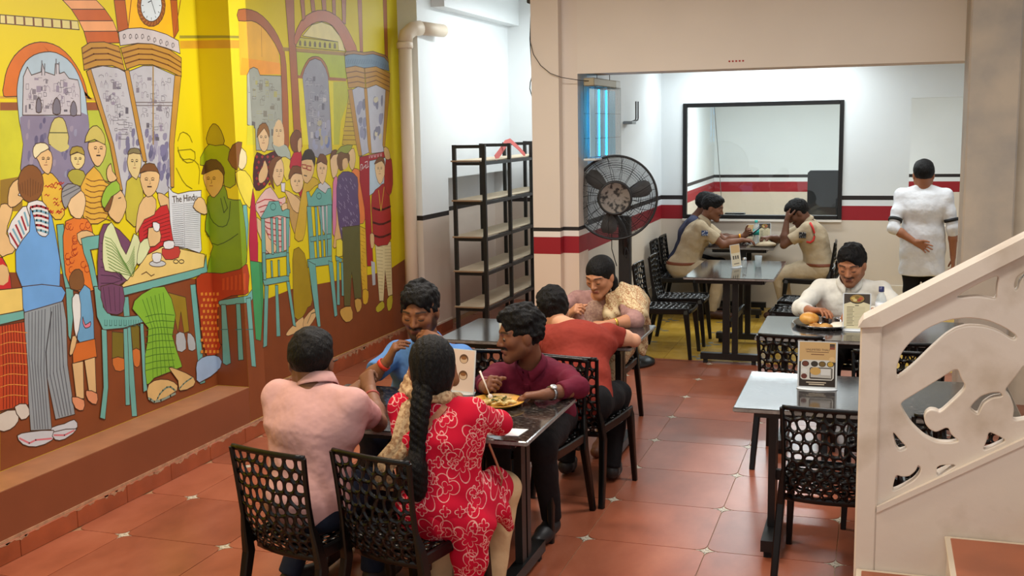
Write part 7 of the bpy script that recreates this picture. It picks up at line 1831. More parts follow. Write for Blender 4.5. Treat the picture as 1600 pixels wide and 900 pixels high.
A 111 o0 18 517 1319 43 2 42 -10 2 -26 -17 -24 -33 -3 -31 9 -12 27
A 112 o0 18 614 1338 83 7 87 -10 16 -35 -23 -34 -66 -7 -69 9 -33 36
A 69 o0 18 638 1379 48 4 49 -8 10 -22 -14 -22 -45 -4 -45 8 -13 23
A 113 s4 18 773 1240 -9 -8 -19 -1 -18 6 -7 9 9 8 19 1 18 -6 7 -10
A 113 s4 18 831 1232 -8 -7 -20 -1 -18 5 -7 10 9 8 19 1 19 -6 6 -10
A 114 s5 18 401 1207 46 9 44 -31 31 6
A 84 o0 19 -99 1473 49 6 109 0 -2 -75 -89 -1 29 -129 16 -98 -43 6 -25 135 -31 74
A 84 o0 19 -25 1195 55 -8 9 -121 63 -57 111 -28 192 -21 -4 -41 -195 -4 -181 21 -43 84
A 84 o0 19 12 943 43 -12 -22 -332 -47 -180 -42 21 48 168
A 84 o0 19 206 913 37 -7 -25 -460 -40 8
A 84 o0 19 355 916 32 -6 -6 -412 -37 -3
A 115 s3 19 45 991 -4 -32 19 -4 4 32
A 115 s3 19 86 984 -4 -33 19 -3 4 32
A 115 s3 19 127 976 -3 -32 19 -3 4 32
A 115 s3 19 169 969 -4 -32 20 -4 4 33
A 115 s3 19 211 962 -3 -33 20 -4 3 33
A 115 s3 19 254 954 -3 -33 20 -3 4 33
A 115 s3 19 298 947 -4 -33 21 -4 3 33
A 115 s3 19 342 939 -4 -33 21 -4 4 34
A 116 o0 20 293 1015 26 44 69 29 111 24 113 -8 65 -89 30 -108 -22 -64 -24 -61 35 -101 39 -89 6 -25 -36 -2 -123 -4 -126 -3 -54 -24 -23 0 -6 80 9 102 33 81 15 78 -72 76
A 117 s3 20 393 1056 77 -193 -28 -307
A 117 s3 20 433 1058 65 -204 -13 -294
A 117 s3 20 473 1061 54 -217 0 -281
A 117 s3 20 514 1063 42 -228 14 -268
A 117 s3 20 555 1065 30 -240 29 -255
A 117 s3 20 596 1068 18 -253 44 -241
A 118 s3 20 411 947 29 0 59 0 70 -9 84 -19 42 -10
A 118 s3 20 407 906 29 0 59 0 70 -9 84 -19 42 -9
A 118 s3 20 403 866 29 -1 58 0 71 -9 83 -18 43 -10
A 118 s3 20 398 825 29 0 59 -1 71 -9 83 -18 43 -9
A 118 s3 20 394 785 29 -1 59 -1 70 -9 84 -17 43 -9
A 118 s3 20 390 744 29 -1 58 -2 71 -9 84 -16 42 -8
A 118 s3 20 386 703 28 -1 59 -2 71 -9 84 -16 42 -8
A 118 s3 20 381 663 29 -2 59 -2 70 -9 84 -15 43 -8
A 118 s3 20 377 622 29 -1 58 -3 71 -9 84 -15 43 -7
A 119 o0 20 398 531 53 11 66 -6 71 -19 59 -28 36 -32 -9 -29 -111 -16 -119 -2 -47 17 -17 29 -2 40
A 119 o0 20 604 589 25 -1 56 -25 89 -43 80 -47 18 -34 -23 -22 -73 -7 -73 9 -10 28 -3 40 -49 57
A 120 s8 20 465 417 11 10 22 20 32 15 42 11 36 -6 31 -23 15 -11
A 121 s10 20 389 446 17 -11 33 -23 65 -8 98 6 50 3
A 120 s7 20 696 433 16 7 31 14 36 10 40 7 20 3
A 122 o0 20 55 1487 38 50 52 -2 82 -44 80 -69 47 -71 12 -69 -37 -53 -64 -39 -81 -20 -79 -7 -62 -14 -35 28 12 153
A 122 o0 20 32 1187 93 4 96 -31 11 -77 -27 -72 -49 -9 -53 14 -32 11 -22 26 -24 71
A 123 s3 20 58 1432 101 -30 63 -204
A 123 s3 20 53 1386 101 -26 68 -162
A 123 s3 20 48 1341 102 -23 72 -120
A 123 s3 20 44 1296 101 -20 77 -78
A 123 s3 20 39 1251 102 -18 81 -35
A 123 s3 20 34 1205 102 -14 86 7
A 123 s3 20 51 1180 13 -141
A 123 s3 20 98 1173 4 -141
A 123 s3 20 145 1166 -4 -140
A 123 s3 20 192 1159 -12 -140
A 124 o0 20 91 1481 33 41 36 21 20 -23 20 -47 32 -76 38 -54 43 53 42 62 35 -17 18 -46 -11 -55 -31 -58 -49 -58 -52 -36 -30 22 -34 36 -67 9 -59 17 -13 56 6 64 7 48
A 125 s3 20 93 1465 17 -7 35 -12 36 -37 36 -60 28 -41 19 -21 29 15 39 53 20 27
A 125 s3 20 95 1445 18 -7 35 -14 37 -34 37 -54 29 -38 19 -20 27 15 35 49 18 25
A 125 s3 20 97 1426 18 -8 36 -15 38 -32 39 -49 28 -34 19 -19 25 14 32 45 16 23
A 125 s3 20 99 1406 18 -8 37 -16 39 -30 40 -44 29 -31 18 -17 23 13 29 42 15 21
A 125 s3 20 101 1387 19 -9 37 -17 40 -28 41 -39 30 -27 17 -16 22 12 25 39 13 19
A 125 s3 20 103 1367 19 -9 38 -18 41 -26 43 -34 30 -24 17 -14 19 11 22 35 12 18
A 125 s3 20 105 1347 20 -9 38 -20 42 -24 44 -28 31 -20 16 -13 17 10 19 32 10 16
A 125 s3 20 107 1328 20 -11 39 -20 43 -22 45 -23 31 -17 16 -11 16 9 15 28 8 15
A 125 s3 20 109 1308 20 -11 40 -22 44 -19 47 -18 31 -13 15 -10 14 8 13 25 6 13
A 125 s3 20 112 1288 20 -11 40 -23 45 -18 48 -12 32 -10 15 -8 12 7 9 21 4 11
A 124 o0 20 402 1393 44 23 41 2 15 -26 -6 -38 -41 -43 -47 -34 -30 -9 -15 14 12 55
A 54 o0 20 494 1478 53 0 54 -24 11 -36 -16 -35 -51 -21 -51 2 -13 58
A 126 o0 20 540 1510 33 -3 32 -14 -1 -24 -13 -19 -22 -2 -22 11 -10 27
A 54 o0 20 178 1710 39 19 40 -4 30 -33 18 -43 -2 -30 -16 -27 -26 -34 -32 -25 -28 5 -26 19 -25 19 -14 30 14 54
A 127 o0 20 103 1627 32 30 40 30 21 22 7 4 -12 -31 -20 -40 -15 -25 -15 -13 -25 5
A 56 s4 20 237 1674 22 3
A 128 o0 20 88 1673 19 37 33 35 46 24 44 9 25 -25 3 -34 -36 -16 -47 -16 -36 -35 -28 -26 -19 15
A 129 o0 21 1075 1835 10 50 45 43 0 -100
S 129 o0 21 -2850 1928 6 9 29 26 34 12 43 0 43 -13 33 -18 23 -41 15 -101 -3 -95 -43 -25 -45 15 4 55 -6 59 -88 12 -45 5
S 130 o0 21 -2822 1970 -7 33 14 39 19 33 23 23 21 -1 20 -15 19 -29 13 -34 8 -32 -11 -24 -60 -5
A 131 s3 21 845 1956 6 -21 13 -40 36 -19 61 3 51 -12 41 -27 13 -42 -14 -56 -7 -28
A 131 s3 21 815 1827 18 -26 37 -52 39 -35 41 -18 21 -9
A 131 s3 21 843 1936 44 1 91 3 46 -19 0 -41 -31 -22 -61 -3 -45 19 -29 41 -15 21
A 131 s3 21 849 1995 10 15 20 30 31 10 41 -11 28 -18 15 -26 8 -12
S 132 o0 22 -2625 1780 15 10 0 -97 -10 30
F 132 o0 22 1130 1790 27 9 68 -9 57 -42 34 -62 -18 -86 -43 -58 -54 39 -51 73 -20 39
F 133 o0 22 1152 1946 47 -6 45 -27 10 -37 -9 -37 -26 -28 -32 -13 -31 12 -21 31 -1 57
S 134 o0 22 -2674 1865 13 51 29 45 22 11 0 -174 -36 21
F 134 o0 22 1130 1972 26 8 49 -4 -11 -34 -28 -48 -14 -57 -22 -39 0 0
F 84 o0 23 1176 1569 46 -2 7 -127 -44 -253 -46 6
S 84 o0 23 -2823 932 213 39 0 -47 -181 -24
F 84 o0 23 1130 971 40 -2 93 49 7 -56 -72 -45 -68 7
S 84 o0 23 -2788 909 37 1 14 -396 -36 -17 -28 14
S 115 s4 23 -2801 740 57 4
S 84 o0 23 -2674 919 34 2 1 -380 -40 -5
S 115 s4 23 -2688 744 54 5
F 84 o0 23 1154 952 55 -2 22 -478 -55 17
F 115 s4 23 1131 748 85 -14
A 135 o0 24 951 1108 56 22 87 1 36 6 0 -566 -57 -8 -53 16 -28 60 -16 84 -8 94 -5 100 -15 106
S 135 o0 24 -2850 1137 48 21 78 25 86 12 28 -6 0 -208 -92 -10 -102 -39 -21 -137 6 -134 11 -24 8 3 -19 -34 -31 -34 0 -1
F 135 o0 24 1130 1189 60 -16 17 -78 -19 -77 -1 -30 -42 -9 -15 2
A 136 p0 24 991 1008 25 -1 0 -20 -26 2
A 136 p0 24 1037 1001 25 -1 0 -20 -25 2
A 136 p0 24 1084 994 25 -1 0 -20 -25 1
S 136 p0 24 -2849 987 17 4 0 -21 -17 -3
S 136 p0 24 -2817 988 17 4 0 -21 -17 -3
A 136 p0 24 1010 967 25 -1 0 -20 -25 1
A 136 p0 24 1056 959 26 0 0 -21 -26 2
A 136 p0 24 1103 952 26 -1 0 -20 -26 2
S 136 p0 24 -2836 948 18 4 0 -20 -18 -3
A 136 p0 24 983 933 25 -1 0 -20 -25 1
A 136 p0 24 1029 925 26 -1 -1 -20 -25 2
A 136 p0 24 1076 918 26 -1 0 -21 -26 2
A 136 p0 24 1123 910 7 0 0 -20 -7 1
S 136 p0 24 -2850 910 13 3 0 -21 -13 -2
S 136 p0 24 -2822 910 17 4 0 -21 -17 -2
A 136 p0 24 1002 891 25 -1 0 -20 -25 2
A 136 p0 24 1049 884 25 -1 0 -21 -25 2
A 136 p0 24 1096 876 26 -1 0 -21 -26 2
S 136 p0 24 -2841 870 18 4 0 -20 -18 -3
A 136 p0 24 975 857 25 -1 0 -20 -25 2
A 136 p0 24 1022 850 25 -2 0 -20 -26 2
A 136 p0 24 1068 842 26 -2 0 -20 -26 2
A 136 p0 24 1116 834 14 -1 0 -20 -14 1
S 136 p0 24 -2850 833 8 2 0 -21 -8 -1
S 136 p0 24 -2827 832 17 4 0 -21 -17 -3
A 136 p0 24 995 816 25 -2 0 -20 -26 3
A 136 p0 24 1041 808 26 -2 -1 -20 -25 2
A 136 p0 24 1088 799 26 -1 0 -20 -26 2
S 136 p0 24 -2846 792 17 4 0 -20 -17 -3
A 136 p0 24 968 782 25 -1 0 -20 -25 2
A 136 p0 24 1014 774 25 -2 0 -20 -25 3
A 136 p0 24 1061 765 25 -1 0 -21 -25 3
A 136 p0 24 1108 757 22 -1 0 -21 -22 2
S 136 p0 24 -2850 756 3 0 0 -20 -3 -1
S 136 p0 24 -2833 754 18 4 0 -21 -18 -3
A 136 p0 24 987 740 25 -1 0 -21 -25 3
A 136 p0 24 1033 732 26 -2 0 -20 -26 2
A 136 p0 24 1080 723 26 -2 0 -20 -26 2
A 136 p0 24 1128 714 2 0 0 -20 -2 0
S 136 p0 24 -2850 714 16 4 0 -21 -16 -3
A 136 p0 24 960 707 25 -2 0 -20 -25 3
A 136 p0 24 1006 698 26 -2 -1 -20 -25 3
A 136 p0 24 1053 689 26 -2 -1 -20 -25 3
A 136 p0 24 1100 680 26 -2 0 -20 -26 3
S 136 p0 24 -2838 675 18 4 0 -21 -18 -3
A 136 p0 24 979 665 25 -2 0 -21 -25 3
A 136 p0 24 1026 655 25 -1 0 -21 -25 3
A 136 p0 24 1073 646 26 -1 -1 -21 -25 3
A 136 p0 24 1120 637 10 -1 0 -20 -10 1
S 136 p0 24 -2850 636 11 3 0 -21 -11 -2
A 136 p0 24 952 631 25 -1 0 -21 -25 3
A 136 p0 24 999 622 25 -2 0 -20 -26 3
A 136 p0 24 1045 613 26 -2 0 -21 -26 3
A 136 p0 24 1093 603 26 -2 -1 -20 -26 3
S 136 p0 24 -2843 596 18 4 0 -21 -18 -3
S 137 p0 24 -2766 1086 17 2 -5 -77 -18 -5
S 137 p0 24 -2734 1093 17 3 -5 -84 -18 -5
S 137 p0 24 -2702 1100 17 3 -5 -90 -18 -5
S 137 p0 24 -2670 1108 17 2 -6 -96 -17 -5
S 137 p0 24 -2638 1115 17 2 -6 -102 -17 -5
S 137 p0 24 -2610 1012 -3 -1 3 48
F 137 p0 24 1136 1121 27 -1 -10 -108 -23 0 0 47
A 138 o0 24 906 564 49 16 65 1 79 -12 31 -11 0 -103 -85 -20 -128 -12 -30 23 4 38 -1 43
S 138 o0 24 -2850 558 24 -5 20 -31 -15 -45 -29 -22
A 139 o0 24 1130 1121 -55 8 28 76 27 36 0 115 -45 52 8 56 22 55 4 55 11 22
S 139 o0 24 -2841 1623 65 51 64 27 14 -37 7 -49 35 -8 37 -2 9 1 0 -441 -18 -14 -137 -32 -85 2 0 120 26 57 -25 56 -1 2 0 240
F 139 o0 24 1130 1606 17 0 22 -37 22 -155 4 -164 -20 -69 -45 -16
A 140 s4 24 1092 1386 23 -23
S 140 s4 24 -2829 1319 40 -12 50 16 53 26 57 35
S 140 s4 24 -2846 1552 5 -21 9 -42 23 -33 35 -24 33 -4 31 13 21 44 11 73 5 37
S 140 s4 24 -2744 1615 18 -94 29 32 -22 73
A 54 o0 24 963 1572 23 33 41 24 34 -2 30 -20 22 -45 5 -43 -31 -7 -44 11 -49 22
A 141 o0 24 1114 1785 16 3 0 -105 -14 25 -15 42
S 141 o0 24 -2850 1788 46 15 60 2 24 -17 7 -29 -3 -35 -14 -38 -30 -38 -32 -27 -20 4 -15 19 -19 28 -4 11
S 55 s3 24 -2840 1750 11 6 10 -6
S 56 s4 24 -2839 1741 18 0
S 55 s3 24 -2797 1750 12 6 10 -6
S 56 s4 24 -2795 1741 17 0
S 55 s2 24 -2809 1741 4 -25 -9 -2
S 57 s3 24 -2824 1697 26 0
A 142 o0 24 1092 1793 20 33 18 15 0 -62 -26 -6 -20 4
S 142 o0 24 -2850 1841 13 17 37 12 39 -3 30 -23 21 -31 6 -32 -7 -20 -14 24 -28 26 -59 -17 -38 -15
F 143 p0 25 1240 2755 95 8 0 -350 -111 -5
B 143 p0 25 1968 2834 65 6 128 -26 128 -72 107 -99 21 -171 -449 -22
F 144 p0 25 1254 2521 81 -2 0 -106 -111 -5
B 144 p0 25 1968 2566 443 -11 6 -83 -449 -22
B 145 s3 25 2165 2808 -12 -219
F 146 o0 25 1279 2089 28 322 28 31 0 -365
B 146 o0 25 1968 2481 10 11 55 16 54 -11 28 -43 301 6 -4 -520 28 -43 -432 11 4 162 -44 10
B 147 s2 25 2141 2113 1 12 26 8 25 -8 -1 -12
B 147 p0 25 2235 2231 63 4 -3 -27 -62 0
B 147 s2 25 2102 2252 2 22 16 15 12 -15 -2 -22
B 148 p0 25 2238 2063 22 -5 -4 -47 -23 1
B 148 s2 25 1996 2299 47 -2 -2 -17 -47 -1 2 20
B 149 p0 25 2186 2416 48 0 -4 -40 -48 -1
B 147 s2 25 2099 2277 52 3 -4 -43 -52 -1 4 41
B 148 s2 25 2096 2174 56 0
B 149 s2 25 2185 2348 39 -4 -2 -25 -40 -1 3 30
B 149 p0 25 2048 2414 30 -1 -3 -29 -30 -1
B 148 s2 25 2308 2352 49 -5
B 149 s2 25 2061 2448 19 -6
B 147 s2 25 2256 2239 56 -2 -3 -30 -56 0 3 32
B 147 s2 25 2070 2329 51 3
B 147 p0 25 2003 2354 40 -2 -2 -14 -40 -1
B 147 s2 25 2291 2202 3 31 26 20 23 -20 -3 -30
B 147 s2 25 2019 2435 19 0 -1 -15 -20 -1 2 16
B 147 p0 25 2298 2107 28 -5 -2 -21 -29 0
B 147 s2 25 2240 2397 46 1 -4 -42 -46 -1 4 42
B 148 s2 25 2112 2414 34 -3 -4 -37 -34 -1 4 41
B 147 s2 25 2281 2103 2 17 34 12 32 -12 -1 -17
B 148 s2 25 2176 2429 47 -5 -2 -26 -48 -2 3 33
B 148 s2 25 2140 2158 60 -1
B 148 s2 25 2108 2113 57 -2 -3 -34 -57 1 3 35
B 147 s2 25 2176 2078 3 26 19 17 16 -17 -2 -26
B 147 s2 25 2239 2329 3 27 23 19 19 -18 -2 -27
B 149 s2 25 2324 2320 67 0
B 147 p0 25 2093 2392 49 -1 -4 -45 -49 -1
B 148 s2 25 2118 2132 34 -1
B 149 s2 25 2018 2352 29 -2 -5 -50 -29 0 5 52
B 147 s2 25 2334 2051 37 0 -4 -45 -37 0 4 45
F 148 s2 25 1334 2300 -23 -1 4 38
B 148 s2 25 2291 2138 3 30 12 21 8 -21 -3 -30
B 147 p0 25 2136 2197 50 -2 -4 -44 -51 0
B 148 s2 25 2076 2043 60 3
B 148 s2 25 2256 2248 39 -4
B 148 s2 25 2101 2341 39 -4
F 148 p0 25 1335 2065 -4 0 4 45
B 148 p0 25 1968 2119 47 -6 -5 -46 -42 1 0 49
B 149 s2 25 2204 2168 59 -1 -4 -39 -59 0 4 40
B 149 s2 25 2192 2302 30 -3
B 147 s2 25 2313 2083 35 -6
B 147 s2 25 2068 2019 49 2 -4 -41 -49 1 4 38
B 147 s2 25 2235 2396 46 -3 -5 -48 -46 -1 5 52
B 147 s2 25 1992 2150 30 0
B 148 s2 25 2160 1996 3 30 24 19 20 -20 -2 -29
B 148 s2 25 2264 2375 40 -4 -2 -21 -41 -1 3 26
B 148 s2 25 2071 2393 27 -3 -1 -17 -28 -1 2 21
B 149 p0 25 2300 2342 45 0 -4 -43 -46 0
B 147 p0 25 2344 2293 40 4 -2 -23 -40 -1
B 148 s2 25 2133 2301 31 4 -4 -34 -30 0 3 30
B 147 s2 25 2185 2291 3 27 16 19 13 -18 -3 -27
B 149 s2 25 2192 1996 25 -6
B 148 s2 25 2308 2069 25 -6 -1 -17 -26 0 2 23
B 149 s2 25 2045 2193 62 -2 -2 -16 -62 0 2 18
B 147 s2 25 2323 2125 1 9 21 6 21 -6 -1 -9
B 147 s2 25 2103 2418 51 2 -3 -25 -51 -2 3 25
B 149 s2 25 2300 2088 45 -4
B 147 s2 25 2180 2374 45 1
F 150 o0 25 1246 2824 69 12 20 0 0 -77 -27 -3 -69 -3 -15 34
B 150 o0 25 1968 2915 72 0 77 -9 73 -21 78 -35 73 -45 60 -52 47 -59 34 -39 19 -102 2 -315 -16 -299 -46 -75 -41 77 8 286 14 299 -5 88 -21 29 -47 53 -60 46 -62 41 -66 31 -61 17 -67 7 -65 -8
F 151 p0 25 1279 2084 56 0 0 -126 -78 1
B 151 p0 25 1968 2088 24 0 9 -139 -33 0
B 152 o0 26 2775 2783 164 99 164 35 165 -15 178 -92 59 -105 -126 2 -3 70
B 153 o0 26 2686 2768 690 9 8 -73 -718 -11
B 154 p0 26 2712 2705 3 28 19 19 17 -17 -3 -31
B 154 p0 26 2791 2707 3 28 19 19 17 -16 -3 -32
B 154 p0 26 2871 2708 3 29 20 19 17 -16 -3 -32
B 154 p0 26 2953 2710 3 30 20 18 17 -16 -3 -32
B 154 p0 26 3036 2712 2 30 21 19 18 -17 -3 -32
B 154 p0 26 3120 2714 3 30 21 19 18 -16 -3 -33
B 154 p0 26 3206 2716 3 30 21 20 18 -17 -3 -33
B 154 p0 26 3294 2718 2 31 22 19 19 -17 -3 -33
B 155 o0 26 2658 2656 850 15 7 -193 -342 -9 -427 -3 -95 9
B 156 p0 26 2460 2676 205 7 845 15 -3 -30 -844 -12 -205 -7
B 157 o0 26 2705 2457 17 30 35 41 46 44 54 38 56 19 57 7 58 -1 54 -13 46 -27 36 -36 25 -51 12 -41 17 1 -44 11 -218 -7 -210 -9 -50 -8
B 158 o0 26 2746 2466 44 64 84 66 94 23 93 -14 77 -60 36 -63 10 -209 2 -348 6 -67 -242 -39 -151 43
B 159 s2 26 2839 2081 2 17 30 11 29 -12 -1 -17
B 160 p0 26 2838 2034 39 0 -4 -50 -40 0
B 161 s2 26 2808 2208 59 -3 -2 -19 -59 0 2 22
B 160 s2 26 2975 2109 3 32 24 21 19 -21 -2 -32
B 159 s2 26 2831 2262 33 -1 -4 -48 -34 0 5 49
B 161 s2 26 2879 2412 1 19 17 14 14 -13 -2 -19
B 160 s2 26 2933 2100 2 22 28 14 25 -14 -1 -22
B 160 s2 26 3101 2340 2 21 24 15 22 -14 -2 -21
B 161 s2 26 2866 2344 32 -1 -3 -40 -33 -1 4 42
B 161 s2 26 2803 2387 1 9 12 6 10 -5 0 -9
B 160 s2 26 2851 2236 31 -3 -1 -21 -32 0 2 24
B 160 p0 26 3071 2312 55 -6 -3 -35 -56 -1
B 161 s2 26 3027 2380 2 16 26 11 25 -10 -1 -16
B 159 s2 26 2787 2410 2 23 32 16 29 -14 -2 -23
B 159 s2 26 3002 2095 4 34 23 23 20 -23 -3 -34
B 160 s2 26 2985 2226 2 18 40 12 39 -11 -1 -18
B 159 s2 26 3006 2156 72 4
B 161 s2 26 2888 2395 2 24 23 17 21 -15 -3 -25
B 160 s2 26 3067 2478 2 16 14 12 12 -11 -1 -16
B 160 s2 26 2913 2138 79 2 -4 -35 -78 0 3 33
B 161 s2 26 2950 2299 52 2 -2 -21 -52 -1 2 20
B 159 s2 26 3032 2093 2 15 25 10 25 -10 -2 -15
B 160 s2 26 3069 2323 52 2 -5 -53 -52 -1 5 52
B 159 s2 26 2918 2016 70 0 -4 -37 -70 1 4 36
B 159 s2 26 2954 2137 50 0
B 161 p0 26 3075 2065 32 -7 -2 -20 -33 0
B 159 s2 26 3073 2273 69 5
B 160 s2 26 2849 2464 42 0 -5 -56 -42 -2 5 58
B 161 s2 26 3099 2028 29 -7 -3 -32 -29 0 3 39
B 159 s2 26 2945 2082 76 -1 -5 -55 -76 1 5 55
B 161 p0 26 2930 2323 69 -5 -2 -33 -71 -1
B 160 s2 26 2859 2347 31 3 -6 -59 -30 0 5 56
B 160 s2 26 2792 2428 43 2 -2 -21 -43 -1 2 20
B 159 s2 26 3030 2344 76 3
B 159 s2 26 3017 2315 3 29 27 20 24 -19 -3 -29
B 160 s2 26 2925 2121 58 -7
B 160 s2 26 2978 2115 2 22 39 15 38 -15 -2 -22
B 159 s2 26 2885 2278 38 -1
B 159 s2 26 2941 2122 67 -3
B 161 s2 26 2861 2183 3 29 29 20 25 -19 -2 -29
B 161 p0 26 3046 2264 44 -1 -5 -52 -44 0
B 160 s2 26 2879 2408 29 3
B 159 s2 26 2896 2004 71 -7 -3 -36 -71 2 3 41
B 159 s2 26 2853 2438 70 6
B 159 s2 26 2812 2444 1 10 40 7 38 -5 0 -9
B 160 s2 26 2882 2199 68 -6 -3 -36 -68 0 3 42
B 160 s2 26 2823 2184 68 1 -2 -21 -68 -1 2 21
B 161 s2 26 3033 2055 68 0
B 161 p0 26 2900 2029 61 -3 -4 -48 -62 1
B 161 s2 26 2968 2413 56 -2
B 159 s2 26 2918 2181 1 18 12 13 10 -12 -2 -19
B 161 s2 26 2786 2495 23 -3
B 160 s2 26 3004 2304 44 0 -2 -20 -44 -1 2 21
B 161 p0 26 2916 2474 39 2 -3 -38 -40 -1
B 160 s2 26 2878 2349 53 -1
B 161 s2 26 2866 2142 25 -7 -2 -27 -27 0 4 34
B 161 s2 26 2994 2005 39 -5 -3 -25 -38 0 2 30
B 159 p0 26 2975 2024 74 -5 -5 -52 -74 1
B 160 s2 26 3027 2066 46 0 -3 -33 -46 0 3 33
B 160 s2 26 2958 2279 3 34 20 24 15 -23 -3 -35
B 160 p0 26 3041 2115 62 -6 -4 -43 -62 0
B 161 s2 26 3043 2222 1 20 35 13 32 -13 -1 -20
B 160 p0 26 2811 2112 33 0 -3 -33 -33 1
B 160 s2 26 2948 2409 75 3
B 159 s2 26 3078 2043 30 2 -5 -59 -30 1 5 56
B 159 s2 26 2962 2398 32 4
B 162 p0 26 2963 2066 19 9 17 -4 4 -22 -5 -25 -10 -18 -14 -10 -14 6 -10 15 3 26
B 162 p0 26 3066 2049 30 8 28 -3 7 -20 -5 -23 -16 -17 -21 -8 -21 5 -14 14 0 23
B 162 p0 26 3033 2041 15 9 13 -4 3 -22 -4 -26 -9 -19 -10 -10 -12 6 -8 16 3 26
B 163 p0 26 2971 2053 29 7 29 -2 6 -19 -4 -22 -16 -15 -21 -8 -20 5 -15 13 1 21
B 162 p0 26 3049 2107 18 8 18 -3 3 -22 -4 -25 -10 -18 -14 -10 -14 6 -10 15 3 25
B 163 p0 26 2966 2119 29 7 28 -1 7 -14 -4 -16 -15 -10 -20 -6 -21 4 -15 8 0 15
B 163 p0 26 3139 2100 15 7 14 -2 3 -17 -4 -21 -8 -14 -11 -8 -12 5 -9 12 3 20
B 162 p0 26 3115 2121 30 10 28 -5 6 -27 -6 -33 -17 -23 -20 -13 -21 8 -14 20 2 33
B 162 p0 26 2974 2197 12 6 11 -1 2 -14 -3 -18 -6 -11 -9 -6 -10 3 -8 10 3 16
B 164 p0 26 2869 1968 18 8 17 -4 4 -21 -5 -25 -10 -18 -13 -10 -14 6 -10 16 3 25
B 164 p0 26 3002 1955 29 7 28 -3 7 -20 -5 -24 -16 -16 -20 -8 -21 5 -14 15 0 23
B 165 p0 26 3093 1982 30 10 29 -5 7 -26 -6 -31 -17 -22 -21 -11 -21 7 -15 19 1 31
B 166 p0 26 3001 1968 19 6 18 -2 5 -16 -4 -20 -11 -13 -13 -7 -15 5 -11 11 2 19
B 164 p0 26 3045 2034 29 10 27 -5 6 -27 -5 -32 -17 -23 -20 -12 -20 7 -13 20 1 33
B 166 p0 26 3004 2013 14 9 11 -4 2 -26 -4 -30 -8 -21 -10 -12 -11 7 -7 19 4 30
B 164 p0 26 2887 1927 27 6 27 -2 7 -13 -4 -16 -15 -11 -19 -5 -20 4 -14 9 0 15
B 166 p0 26 3078 1995 24 8 22 -3 5 -22 -5 -25 -13 -17 -16 -9 -17 5 -12 16 1 24
B 164 p0 26 3019 2059 16 7 14 -2 3 -19 -4 -23 -8 -15 -12 -9 -12 5 -9 14 3 21
B 164 p0 26 2923 2040 28 7 26 -2 7 -19 -5 -21 -15 -15 -20 -8 -19 5 -14 13 0 21
B 157 p0 26 2646 2477 101 -4 -2 -22 -91 2
B 157 p0 26 3179 2479 318 1 4 -24 -324 -3
B 167 p0 26 3255 2445 246 8 52 -120 -183 -217 -46 -194 -104 2
B 168 p0 26 2656 2450 89 1 50 -518 -98 2
B 168 p0 26 3177 2449 84 -4 -35 -521 -28 0
B 150 o0 26 2533 3040 132 14 -12 -286 14 -121 15 -712 -111 2 -15 740
B 150 p0 26 2583 2067 106 -1 6 -150 -89 -11
B 169 o0 26 2643 2765 46 64 71 67 90 49 99 36 94 23 96 10 98 -2 96 -14 87 -26 81 -38 75 -53 65 -57 66 -59 23 -47 -91 -17 -110 6 -41 33 -30 45 -51 44 -57 40 -53 27 -56 17 -66 9 -72 0 -80 -11 -83 -23 -84 -36 -78 -45 -67 -61 -49 -43 -24 16
B 170 o0 26 2761 3063 66 7 7 -143 -48 -29
B 170 o0 26 2926 3080 66 7 10 -93 -59 -13
B 170 o0 26 3114 3099 77 8 -2 -90 -64 -6
B 170 o0 26 3298 3118 63 6 -6 -131 -56 7
B 170 o0 26 3472 3135 83 9 -25 -211 -58 11
B 170 o0 26 3775 3166 82 8 -14 -455 -56 3
B 170 o0 26 4297 3219 80 8 -15 -530 -64 25
B 171 o0 27 3539 2347 66 -13 69 -419 -297 6
B 171 p0 27 3407 2062 279 -2 1 -139 -275 -8
B 172 s4 27 3517 2265 107 1
B 172 s4 27 3502 2227 124 1
B 172 s4 27 3486 2189 143 1
B 172 s4 27 3471 2151 161 0
B 172 s4 27 3456 2113 179 0
B 172 s4 27 3441 2075 197 -1
B 172 s4 27 3426 2037 215 -1
B 172 s4 27 3410 2000 234 -3
B 172 s4 27 3395 1962 252 -4
B 173 o0 27 3603 2386 127 34 145 -10 22 -500 15 -64 -203 -37
B 174 o0 27 3887 2407 200 37 209 -40 -97 -500 2 -66 -281 -7
B 175 p0 27 3783 2049 31 11 30 -6 7 -28 -6 -34 -17 -25 -23 -13 -22 8 -15 21 1 35
B 25 p0 27 3799 2144 33 10 31 -4 7 -26 -6 -31 -18 -23 -23 -12 -23 7 -16 19 1 31
B 25 p0 27 3688 2254 33 11 32 -4 8 -26 -6 -30 -18 -22 -24 -12 -23 7 -17 18 1 30
B 25 p0 27 3729 2135 23 9 21 -3 5 -20 -4 -23 -12 -17 -16 -8 -18 5 -12 14 2 22
B 25 p0 27 3737 2065 27 10 26 -5 6 -29 -6 -34 -15 -24 -20 -14 -20 8 -14 21 3 35
B 175 p0 27 3716 2146 31 7 29 -1 8 -16 -5 -18 -16 -13 -21 -7 -22 4 -16 11 0 17
B 25 p0 27 3723 2287 35 9 34 -3 8 -22 -5 -27 -20 -19 -24 -11 -25 6 -17 16 0 26
B 25 p0 27 3783 2029 16 8 15 -3 3 -21 -4 -25 -9 -17 -11 -9 -14 6 -9 14 3 24
B 175 p0 27 3804 2305 25 11 24 -5 5 -28 -5 -35 -15 -25 -18 -13 -19 7 -12 21 2 35
B 175 p0 27 4007 2035 21 10 19 -5 3 -27 -4 -32 -12 -23 -15 -12 -16 7 -11 20 3 32
B 175 p0 27 4080 2067 31 9 31 -4 7 -25 -6 -30 -17 -21 -23 -11 -22 7 -16 18 1 29
